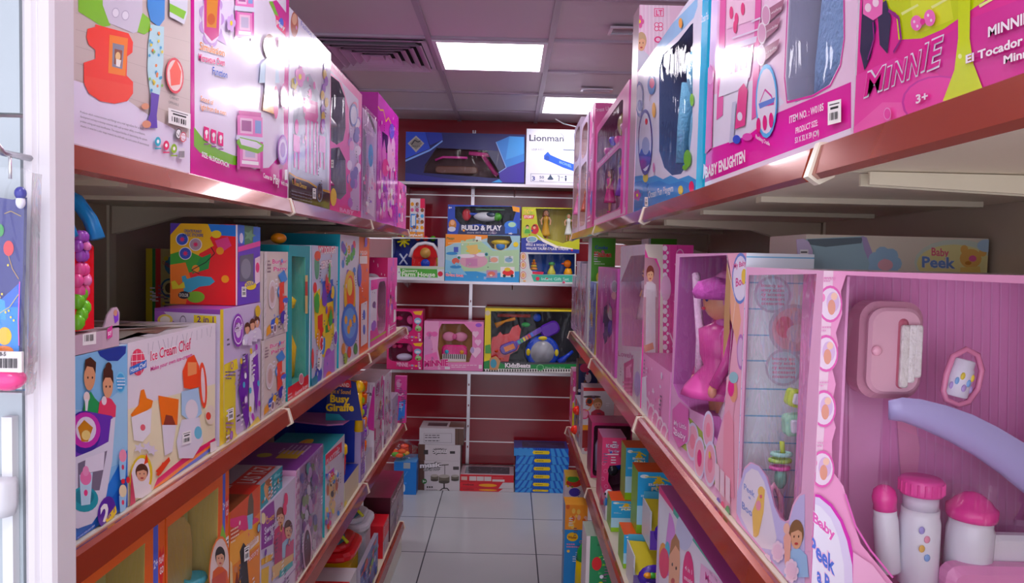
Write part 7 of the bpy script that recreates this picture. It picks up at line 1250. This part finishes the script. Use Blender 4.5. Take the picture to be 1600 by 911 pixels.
for k in range(9): p.ell((.05*math.cos(k*.7), -.008, .05*math.sin(k*.7)), (.016,.012,.016), '#c878b8', M=b.M(b.w*.42, b.h*.55, .05), seg=8, rg=5)
p = b.part('gift_ribbon', 'cloth'); p.tube([b.L(b.w*.2,b.h*.9,.02), b.L(b.w*.35,b.h*.6,.015), b.L(b.w*.3,b.h*.35,.02)], .008, '#e8c8e4'); p = b.part('pillow', 'cloth'); p.ell((0,0,0), (.06,.02,.05), '#e8dce8', M=b.M(b.w*.6, b.h*.24, .045)); p = b.part('doll_blanket', 'cloth'); p.ell((0,0,0), (.07,.022,.06), '#a8489c', M=b.M(b.w*.78, b.h*.62, .06)); b.done()
# ---- tray doll between the baby doll and the lace box
b = side_box('scalloped_doll_tray', 'low pink and white scalloped tray holding a doll, between the baby doll and lace boxes', 'doll box', 'R', RX, z, 1002, 1044, .145, .11, ('#dc9ac4', '#d890c0', '#c870a8')); c = b.front
for k in range(6): c.ring(1010+k*7, 640+k*10, 6, 20, '#f0dcec', '#dc8ab8', .75)
c.poly([(1000,655), (1044,715), (1044,740), (1000,680)], '#b04aa8'); c.poly([(1002,590), (1010,588), (1012,660), (1002,655)], '#e8e0ee')
f = b.part('clear_cover', 'bag_film'); f.obox(b.L(0, b.h, 0), b.U, b.V, b.N, b.w, .16, b.d-.01, '#fff'); b.done()
M_ = b.M(b.w*.55, b.h+.002, .055); r = root('pink_bath_doll', b.L(b.w*.5, b.h+.001, .05), 'doll in a white and pink dress under the clear cover of the scalloped tray', 'doll')
class _T0: pass
fake = _T0(); fake.M = lambda u, v, d: M_; fake.part = lambda n, m: MB(m); p = doll(fake, 0, 0, 0, .15, '#e6c8dc', '#7a5040'); p.build('doll_body', r)
# ---- lace box
b = side_box('lace_print_box', 'tall pink box with a white lace pattern and cream window frame, second right shelf', 'doll box', 'R', RX, z, 964, 1000, (1013, 381), .122, ('#d8c8d8', '#d84a9c', '#c83a70'), inner='#c890b4', cav=.09, win=[[(986,400), (1008,398), (1006,545), (972,540), (970,440)]]); c = b.front; e = b.end
c.poly([(950,545), (1013,550), (1013,640), (950,620)], '#d8d0dc'); c.poly([(975,568), (990,560), (988,620), (975,612)], '#c0408c'); c.poly([(978,574), (987,568), (986,590), (978,590)], '#e8a0c8')
for k in range(4): c.rect(973, 596+k*6, 988, 599+k*6, '#d870b0')
c.ell(996, 600, 5, 20, '#b8a8d8'); c.text('Lovely', 966, 556, 990, 560, 8, col='#b04a98', off=.01)
e.poly([(1005,380), (1036,382), (1036,640), (1030,700), (1020,700), (1030,560), (1032,420), (1026,404), (1013,402)], '#e2d6cc'); e.poly([(1005,402), (1022,404), (1030,420), (1028,560), (1016,640), (1005,640)], '#b88a98'); e.kid(1016, 440, 22, '#7a3a30', '#d8c0cc', sq=.5); e.poly([(1010,440), (1024,444), (1024,560), (1008,560)], '#dcd0d8'); e.poly([(1006,540), (1020,535), (1022,545), (1008,550)], '#dca088')
for k in range(22): e.ell(1039, 388+k*14, 3.6, 4.6, '#f4e0ee'); e.ell(1043, 395+k*14, 2, 2.6, '#f4e0ee')
e.line([(1046,384), (1046,700)], 1, '#e070b0'); e.line([(1058,384), (1060,700)], 1, '#b83480'); e.ring(1062, 398, 6, 9, '#f0b8d8', '#d84a9c', .8); e.line([(1054,412), (1062,424), (1056,436)], 2, '#f0b8d8'); e.line([(1046,520), (1060,560), (1056,600)], 2, '#f0c8e0'); e.ell(1040, 450, 8, 20, '#e8b8d8'); e.line([(1052,470), (1070,500), (1062,540)], 1, '#f0b8d8')
f = b.part('clear_wrap', 'bag_film'); f.face([b.O-X1*.003+b.U*q[0]*b.w+b.V*q[1]*b.h for q in ((0,.01),(1,.01),(1,.99),(0,.99))], '#fff'); doll(b, b.w*.5, b.h*.40, .045, .19, '#d8b8cc', '#7a3a30'); b.done()
# ---- translucent pink castle pack
b = side_box('castle_playset_pack', 'translucent pink and purple castle playset with an arched opening, second right shelf', 'toy pack', 'R', RX, z, 931, 960, (955, 419), .08, ('#b83aa0', '#b860a8', '#c880b4'), inner='#5a4a80', cav=.05, win=[[(952+0,473), (956,482), (957,520), (944,540), (941,510), (944,480)]]); c = b.front
for i in range(30): c.ell(rnd.uniform(933,966), rnd.uniform(425,600), 1.6, rnd.uniform(8,22), rnd.choice(['#d07ac0', '#a8489c', '#c468b4', '#dca0d0', '#b050a4']), 10)
c.ring(961, 448, 5, 10, '#c8b8cc', '#8a7a90', .8); c.ell(960, 462, 4, 6, '#e0b0b8'); c.line([(940,500), (944,480), (950,472), (957,482), (958,520)], 1.5, '#8a3a88'); 
p = b.part('toy_unicorn'); p.ell((0,0,0), (.05,.02,.04), '#4a3a9c', M=b.M(b.w*.45,b.h*.38,.03)); p.ell((.03,-.01,.06), (.02,.015,.03), '#e8e0f0', M=b.M(b.w*.45,b.h*.38,.03)); f = b.part('clear_wrap', 'bag_film'); f.face([b.O-X1*.003+b.U*q[0]*b.w+b.V*q[1]*b.h for q in ((0,.01),(1,.01),(1,.99),(0,.99))], '#fff'); b.done()
def kitch(Y, p0, p1, yt_, lab, zb_, d, x0=None):
    b = cam_box('cooking_set_box', lab, 'toy box', Y, p0, p1, 540, yt_, d, ('#5ea838', '#c8c8d0', '#4a8a34'), zb=zb_); u = b.front.uv
    u.rect(0, 0, .08, 1, '#d8dce0'); u.text('Cooks', .2, .9, .7, .9, .03, col='#2a4a9c', off=.03); u.text('Kitchen', .18, .83, .85, .83, .045, col='#d83a30', off=.04, out='#f0e8d0'); u.lines(.2, .76, .6, 2, .02, '#d0e8c0', rnd); u.ell(.4, .64, .12, .05, '#e8d84a'); u.ell(.7, .55, .25, .09, '#3a6ac0'); u.ell(.7, .55, .15, .06, '#d86a9c'); u.poly([(.1,.1), (.9,.15), (.9,.45), (.5,.4), (.1,.3)], '#78b84a')
    for i in range(10): u.ell(rnd.uniform(.2,.9), rnd.uniform(.1,.42), .08, .03, rnd.choice(MIX))
    return b
b = kitch(y_at(918.5, RX, z)+.0, 917, 957, 372, 'tall green kitchen toy box near the far end of the second right shelf', z, .05); b.done()
b = kitch(2.27, 1008, 1052, 373, 'green kitchen toy box partly hidden behind the lace printed box', z, .12); b.done()
b = side_box('blue_toy_pack', 'narrow clear pack of blue and yellow toys beside the pink castle pack', 'toy pack', 'R', RX, z, 919.5, 929, (924, 440), .06, ('#5a70b8', '#b8a848', '#b0b8cc')); busy(b.front, 95, ['#2a4ab8', '#8ab0e0', '#e8c83a', '#c8d8f0', '#a8b8d8'], 26); f = b.part('clear_wrap', 'bag_film'); f.face([b.O-X1*.003+b.U*q[0]*b.w+b.V*q[1]*b.h for q in ((0,.01),(1,.01),(1,.99),(0,.99))], '#fff'); b.done()
for k, (p0, p1, ty, q, lab) in enumerate(((906, 913, (911,412), ['#c83a6c', '#e8e0ea', '#8a6a90', '#d8c8d8'], 'first of three thin clear toy packs at the far end of the second right shelf'), (898.5, 905, (902,408), ['#d8d8e4', '#b84a5c', '#4a6ab0', '#e8c8d8'], 'middle one of three thin clear toy packs at the far end'), (892.5, 898, (895,430), ['#b878b0', '#e0d8e8', '#7a7a98', '#e8a0c0'], 'last of three thin clear toy packs, at the shelf tip'))):
    b = side_box('clear_toy_pack', lab, 'toy pack', 'R', RX, z, p0, p1, ty, .07, ('#b8a8bc', '#b0a8b8', '#c0b8c8')); busy(b.front, 100+k, q, 24); u = b.end.uv; u.ell(.4, .5, .25, .4, q[0]); f = b.part('clear_wrap', 'bag_film'); f.face([b.O-X1*.003+b.U*q[0]*b.w+b.V*q[1]*b.h for q in ((0,.01),(1,.01),(1,.99),(0,.99))], '#fff'); b.done()
# ================================================================ right, third shelf
z = ZS[2]+.001
b = side_box('baby_activity_box', 'big white box with a smiling baby picture and teal top edge, third right shelf', 'toy box', 'R', RX, z, 1021, 1290, (1026, 752), .26, ('#e6dfee', '#d8c8dc', '#8a3a74')); c = b.front
c.poly([(1026,752), (1052,786), (1052,800), (1026,764)], '#c82478'); c.poly([(1052,786), (1330,1150), (1330,1190), (1052,802)], '#3fa898'); c.ell(1044, 850, 12, 50, '#d090d8'); c.poly([(1018,790), (1030,780), (1030,920), (1018,920)], '#d8c8e8'); c.poly([(1030,790), (1034,780), (1046,800), (1040,850), (1030,850)], '#e0e4f0'); c.ell(1070, 830, 14, 30, '#c8cce8')
c.ell(1036, 868, 6, 20, '#e8a83a'); c.ell(1043, 862, 4, 16, '#4ab8d0'); c.ell(1038, 880, 8, 24, '#d83a6c'); c.poly([(1045,911), (1046,870), (1049,845), (1055,836), (1062,845), (1063,880), (1060,940), (1046,940)], '#e4b090'); c.poly([(1046,868), (1050,844), (1056,834), (1062,846), (1062,862), (1056,852), (1050,862)], '#a87848'); c.ell(1051, 882, 1.2, 3, '#2a1a14', 8); c.ell(1057, 888, 1.2, 3, '#2a1a14', 8); c.ell(1052, 908, 3, 5, '#b84a50', 8)
c.ell(1076, 905, 9, 44, '#cf2478', sh=.2); c.text('4 in 1', 1071, 890, 1082, 898, 7, col='#f4dcec'); c.text('music', 1070, 905, 1083, 914, 7, col='#f4dcec'); c.poly([(1096,880), (1120,900), (1170,960), (1170,1000), (1092,940)], '#eab8dc'); c.text('Musical', 1103, 905, 1127, 937, 12, 13, '#c8308c', .02); c.text('NO. 1788', 1110, 896, 1122, 911, 5, col='#8a5a80', off=0)
t = b.top.uv; t.rect(0, 0, 1, .2, '#b04a94'); 
for k in range(6): t.rect(.35+k*.1, .3, .43+k*.1, .34, '#e0c8d8')
t.rect(0, .2, 1, .9, '#7a3468'); b.done()
Y0 = b.O.y
def funbox(Y, p0, p1, yb_, yt_, zb_, lab, d=.09, top='#e0641f'):
    b = cam_box('music_phone_box', lab, 'toy box', Y, p0, p1, yb_, yt_, d, ('#3fa8d8', '#7ab83a', top), zb=zb_, group='sky blue musical toy boxes'); u = b.front.uv
    u.rect(0, .12, 1, .45, '#b8dcec'); u.rect(0, 0, 1, .14, '#9ac838'); u.ell(.18, .93, .12, .03, '#f0f4f8'); u.poly([(.2,.93), (.6,.93), (.9,.86), (.88,.84), (.6,.91), (.2,.915)], '#e8d04a'); u.ell(.58, .82, .16, .045, '#f4d83a'); u.star(.58, .83, .13, '#f0c83a', 9, .6); u.text('Bright', .3, .78, .85, .78, .04, col='#f0f4f8', off=.03, out='#3a88b0'); u.text('FUN', .38, .70, .85, .70, .055, col='#f4f8e8', off=.05, out='#6aa83a'); u.lines(.1, .6, .4, 2, .02, '#e8f4f8', rnd); return b
def flaptray(Y, xL, xR, zt_, zl_, lab, Lc='#d8c84a'):
    # open carton with a slanting yellow flap and toys on view
    r = root('open_display_box', ((xL+xR)/2, Y+.06, zl_), lab, 'display box')
    m = MB('printed_card'); m.box((xL, Y, zl_), (xR, Y+.003, zl_+.05), '#6a48a8'); m.box((xL, Y+.003, zl_), (xL+.003, Y+.12, zl_+.10), '#d8dce0'); m.box((xR-.003, Y+.003, zl_), (xR, Y+.12, zl_+.10), '#d8dce0'); m.box((xL+.003, Y+.117, zl_), (xR-.003, Y+.12, zt_), '#58a8c8'); m.box((xL+.003, Y+.003, zl_), (xR-.003, Y+.117, zl_+.003), '#d8dce0'); m.build('carton', r)
    m = MB('printed_card'); q = [Vector((xL+.003,Y+.004,zl_+.05)), Vector((xR-.003,Y+.004,zl_+.05)), Vector((xR-.003,Y+.112,zt_-.02)), Vector((xL+.003,Y+.112,zl_+.10))]; m.face(q, Lc); m.face([p+Vector((0,.004,-.002)) for p in q][::-1], Lc); m.build('yellow_flap', r)
    m = MB('toy_plastic'); M = Matrix.Translation(((xL+xR)/2, Y-.012, zl_+.05)); m.ell((0,0,0), ((xR-xL)*.42,.012,.035), '#4a2a98', M=M); m.build('purple_bowl', r); m = MB('toy_plastic')
    for k in range(4): m.ell(((-.3+.2*k)*(xR-xL)*.6,-.014,.012), (.012,.008,.008), ('#f0a83a', '#5ab84a', '#e8d83a', '#e85a3a')[k], M=M, seg=8, rg=5)
    m.build('buttons', r); return r
Y0 = b.O.y
def pxx(X, Y, zz): return proj((X, Y, zz))[0]
b = funbox(2.06, 973, 1022, 905, 836, z, 'lower sky blue sun logo box of the nearer stack behind the big baby box', .10); b.done(); zc = z+b.h+.001
b = funbox(2.07, 994, 1050, 835, 738, zc, 'upper sky blue sun logo box of the nearer stack, right behind the big baby box', .10)
b.done(); 
b = funbox(2.34, 953, 993, 870, 783, z, 'lower sky blue sun logo box of the farther stack, third right shelf', .10); zd = z+b.h+.001; b.done()
b = funbox(2.35, 976, 1011, 782, 700, zd, 'upper sky blue sun logo box of the farther stack, orange topped', .10); b.done()
flaptray(1.90, RX+.004, RX+.105, z+.115, z, 'open carton with a slanting yellow flap in front of the lower sky blue box')
flaptray(1.905, RX+.045, RX+.135, z+.235, z+.117, 'open carton with a yellow flap stacked on top of another such carton')
b = cam_box('pink_remote_car_box', 'tall pink box with a blue toy car showing, third right shelf', 'toy box', 2.60, 938, 975, 800, 684, .14, ('#d8487c', '#c03a6c', '#b87aa0'), zb=z, inner='#5a2a44', cav=.07, win=[[(952,728), (973,726), (973,765), (958,768), (950,752)]]); c = b.front
c.text('RC MICKEY', 947, 699, 967, 700, 5, col='#f4e0ea', off=.03, out='#3a5ab0'); c.text('Toy Car', 950, 706, 968, 707, 3.5, col='#f4e0ea', out='#3a5ab0'); c.rect(946, 709, 970, 711, '#f4e0ea')
for x, y in ((943,724), (946,736), (942,748), (947,760)): c.ring(x, y, 3, 3, '#e890b0', '#d8487c', .75)
p = b.part('toy_car'); M = b.M(b.w*.62, .14, .04); p.ell((0,0,0), (.03,.03,.028), '#2a4ab0', M=M); p.ell((.01,-.01,.02), (.02,.02,.018), '#e8e4f0', M=M); p = b.part('car_wheel'); p.lathe((0,0,0), [(.018,0),(.018,.012)], '#24242c', M=M @ Matrix.Translation((-.012,-.03,-.016)) @ Matrix.Rotation(PI/2,4,'X')); b.done()
b = cam_box('maroon_window_box', 'dark pink open box frame behind the pink car box, third right shelf', 'toy box', 2.92, 921, 984, 800, 661, .14, ('#b83a70', '#8a3058', '#a83a6c'), zb=z, inner='#5a2040', cav=.10, win=[roundq(.05, .04, .96, .95, .06)]); p = b.part('toy_bottle'); p.lathe((0,0,0), [(.03,0), (.03,.1), (.015,.13)], '#c8b8d8', M=b.M(b.w*.3,.02,.05)); b.done()
b = cam_box('baby_picture_box', 'white box with red top edge picturing a baby with a green bucket', 'toy box', 3.28, 908, 956, 745, 606, .12, ('#e0dade', '#c8c0c8', '#c8c0c4'), zb=z); c = b.front
c.rect(905, 600, 960, 611, '#cf2a34'); c.kid(934, 640, 16, '#b88a60', '#b84a5c'); c.ell(921, 628, 6, 7, '#c85a30'); c.ell(921, 627, 4, 4, '#3a3434'); c.ell(913, 647, 8, 8, '#dc5a8c'); c.ell(913, 647, 6, 6, '#e8a8c0'); c.poly([(922,652), (944,650), (942,660), (924,661)], '#7ab04a'); c.line([(925,632), (921,640), (914,642)], 1.2, '#e8a84a'); c.rect(905, 664, 960, 672, '#e8a02a'); c.rect(908, 672, 960, 700, '#8a2428'); c.ell(925, 620, 14, 2, '#4a3a38'); b.done()
b = side_box('bead_toy_pack', 'clear pack with red balls and coloured toys, sticking out beyond the baby picture box', 'toy pack', 'R', RX, z, 896.5, 904, (902, 625), .06, ('#a8a8b4', '#b0a8b4', '#b8b0bc')); busy(b.front, 111, ['#e03a2a', '#2a6ac0', '#e8c83a', '#38343c', '#d8d8e0'], 22); busy(b.end, 112, ['#e03a2a', '#2a6ac0', '#e8c83a', '#38343c', '#d8d8e0'], 14); p = b.part('red_ball')
p.ell(b.L(b.w*.8, b.h*.82, -.006), (.022,.022,.022), '#e83a24'); p = b.part('red_ball'); p.ell(b.L(b.w*.5, b.h*.25, -.006), (.022,.022,.022), '#e83a24'); b.done()
b = side_box('pink_patterned_pack', 'pink and lime patterned pack at the far tip of the third right shelf', 'toy pack', 'R', RX, z, 889.5, 893.5, (893, 575), .05, ('#d84a98', '#d04a94', '#c8a0b8')); u = b.end.uv; busy(b.end, 113, ['#e890c4', '#b83a88', '#f4d0e4'], 14, kids=0); u.rect(0, 0, 1, .45, '#d8d02a'); u.ell(.5, .55, .3, .1, '#b8d86a'); busy(b.front, 114, ['#3a6ac0', '#e8d83a', '#c83a5c', '#f0f0f4'], 14); b.done()
b = cam_box('dark_blue_toy_box', 'dark blue box with a brown edge at the back of the third right shelf end', 'toy box', 3.70, 899, 932, 700, 563, .08, ('#1c2450', '#5a3a30', '#5a3a30'), zb=z); c = b.front; frame_uv(c, .05, '#7a5440'); c.ell(914, 575, 8, 7, '#b82a5c'); c.ell(919, 590, 5, 8, '#d8d0d8'); b.done()
# lower rail trays hugging the front edge of the third shelf
for k, (Ya, Yb_, lab) in enumerate(((1.70, 1.87, 'clear edged tray with two robot toys just behind the big baby box'), (2.44, 2.58, 'clear edged tray with two robot toys in front of the tall pink car box'))):
    r = root('toy_tray', (RX+.02, (Ya+Yb_)/2, z), lab, 'display tray'); m = MB('frosted_film'); m.obox((RX-.003, Yb_, z), -Y1, Z1, -X1, Yb_-Ya, .085, .001, '#fff'); m.build('front_strip', r); m = MB('printed_card'); m.box((RX, Ya, z), (RX+.055, Yb_, z+.003), '#d8d4dc'); m.box((RX, Ya, z+.003), (RX+.055, Ya+.003, z+.05), '#d8d4dc'); m.build('tray_base', r)
    for j in range(2):
        m = MB('toy_plastic'); p0 = Vector((RX+.026, Ya+.04+j*.07, z+.005)); q = ('#2a4ab8', '#e8e4f0', '#3a88c8', '#d83a8c')[(j+k)%4]; m.ell(p0+Vector((0,0,.02)), (.02,.026,.02), q, seg=10, rg=6); m.ell(p0+Vector((0,0,.05)), (.016,.018,.017), ('#e8e4f0', '#5a3ab0')[(j+k)%2], seg=10, rg=6); m.ell(p0+Vector((-.014,-.008,.053)), (.004,.005,.005), '#20202a', seg=6, rg=4); m.build('robot_toy', r)
# ================================================================ right, bottom shelf
z = ZS[3]+.001
def low(Y, p0, p1, yb_, yt_, lab, cols, d=.12, name='toy_box'): return cam_box(name, lab, 'toy box', Y, p0, p1, yb_, yt_, d, cols, zb=z)
b = low(3.62, 882, 912, 800, 745, 'white box with red band and green top at far end of bottom right shelf', ('#e0d4dc', '#d0c0c8', '#c8a84a'), .12, 'crayon_box'); u = b.front.uv
u.rect(0, .86, 1, 1, '#e0c83a'); u.ell(.45, .9, .4, .07, '#c83a2c'); u.ell(.4, .96, .3, .05, '#4a9a3a'); u.ell(.5, .75, .3, .07, '#4a3aa0'); u.rect(0, .6, 1, .65, '#d83a3a'); u.text('E', .3, .4, .45, .4, .1, col='#e04a4a'); u.line([(.4,.2), (.9,.28)], .03, '#3a3a9c'); u.rect(0, 0, 1, .15, '#e89a2a'); b.done()
b = low(3.02, 881, 916, 880, 789, 'blue box with an orange upper half and yellow tag, bottom right shelf', ('#2f88c8', '#2a70a8', '#e8a83a'), .10, 'puzzle_box'); u = b.front.uv
u.rect(0, .72, 1, 1, '#ec9a3a'); [u.ell(rnd.random(), rnd.uniform(.75,.98), .08, .03, rnd.choice(['#f4c86a', '#d86a2a', '#e8b0a0'])) for i in range(12)]; u.ell(.35, .64, .25, .05, '#f0c02a'); u.text('Wader', .15, .62, .55, .62, .03, col='#8a2a1a', off=.03); u.lines(.1, .52, .7, 2, .03, '#e08ab0', rnd); b.done()
# green and yellow slanting toy skittle
q0 = on_y(900, 890, 2.75); q1 = on_y(920, 800, 2.75)
r = root('skittle_toy', (RX-.01, 2.93, z), 'yellow cone shaped toy with a green rounded top on the bottom right shelf', 'toy')
m = MB('toy_plastic'); a = Vector((RX-.018, 2.92, z+.005)); t_ = Vector((RX+.008, 2.945, z+.22)); m.tube([a, a.lerp(t_, .5), a.lerp(t_, .78)], [.032, .042, .046], '#d8c022', seg=16); m.build('yellow_cone', r)
m = MB('toy_plastic'); m.tube([a.lerp(t_, .78), a.lerp(t_, .95), a.lerp(t_, 1.08), a.lerp(t_, 1.15)], [.047, .046, .032, .01], '#1f9a3c', seg=16); m.build('green_top', r)
b = low(2.44, 914, 962, 930, 838, 'green leaf printed box with dinosaur stickers at the front of the bottom right shelf', ('#2f8a5c', '#e0d4d8', '#a8b8a8'), .14, 'dinosaur_box'); u = b.front.uv
u.rect(0, 0, .12, 1, '#e4d8dc'); 
for i in range(44): x, y = rnd.uniform(.2,.95), rnd.uniform(.02,.98); u.poly([(x,y), (x+rnd.uniform(.05,.16),y+rnd.uniform(-.04,.04)), (x+.02,y+.02)], rnd.choice(['#1f6a44', '#5ab070', '#c8e0c8', '#3aa060', '#88c838']))
u.ell(.35, .8, .16, .05, '#c82a34'); u.ell(.5, .6, .15, .07, '#e0d84a'); u.text('Dino', .35, .42, .8, .42, .08, col='#e8e4f0', off=.03, out='#203a2c'); u.ell(.75, .25, .2, .08, '#c83a24'); u.ell(.8, .08, .2, .05, '#8ad030'); b.done()
b = side_box('yellow_carton', 'open yellow cardboard carton edge at the front of the bottom right shelf', 'carton', 'R', RX-.003, z, 892, 903, .10, .02, ('#d8c838', '#c8ccd4', '#d8d0c0')); b.front.poly([(893,865), (898,880), (896,911), (890,880)], '#b8bcc8'); b.done()
for k, (Y, lab) in enumerate(((2.12, 'sky blue sun logo box low on the bottom right shelf, nearer one'), (2.29, 'sky blue sun logo box low on the bottom right shelf, farther one'))):
    xa = proj((RX+.03, Y, z))[0]; xb = proj((RX+.16, Y, z))[0]; b = funbox(Y, xa, xb, 930, proj((RX+.1, Y, z+.30))[1], z, lab, .08, '#d88aa0'); b.done()
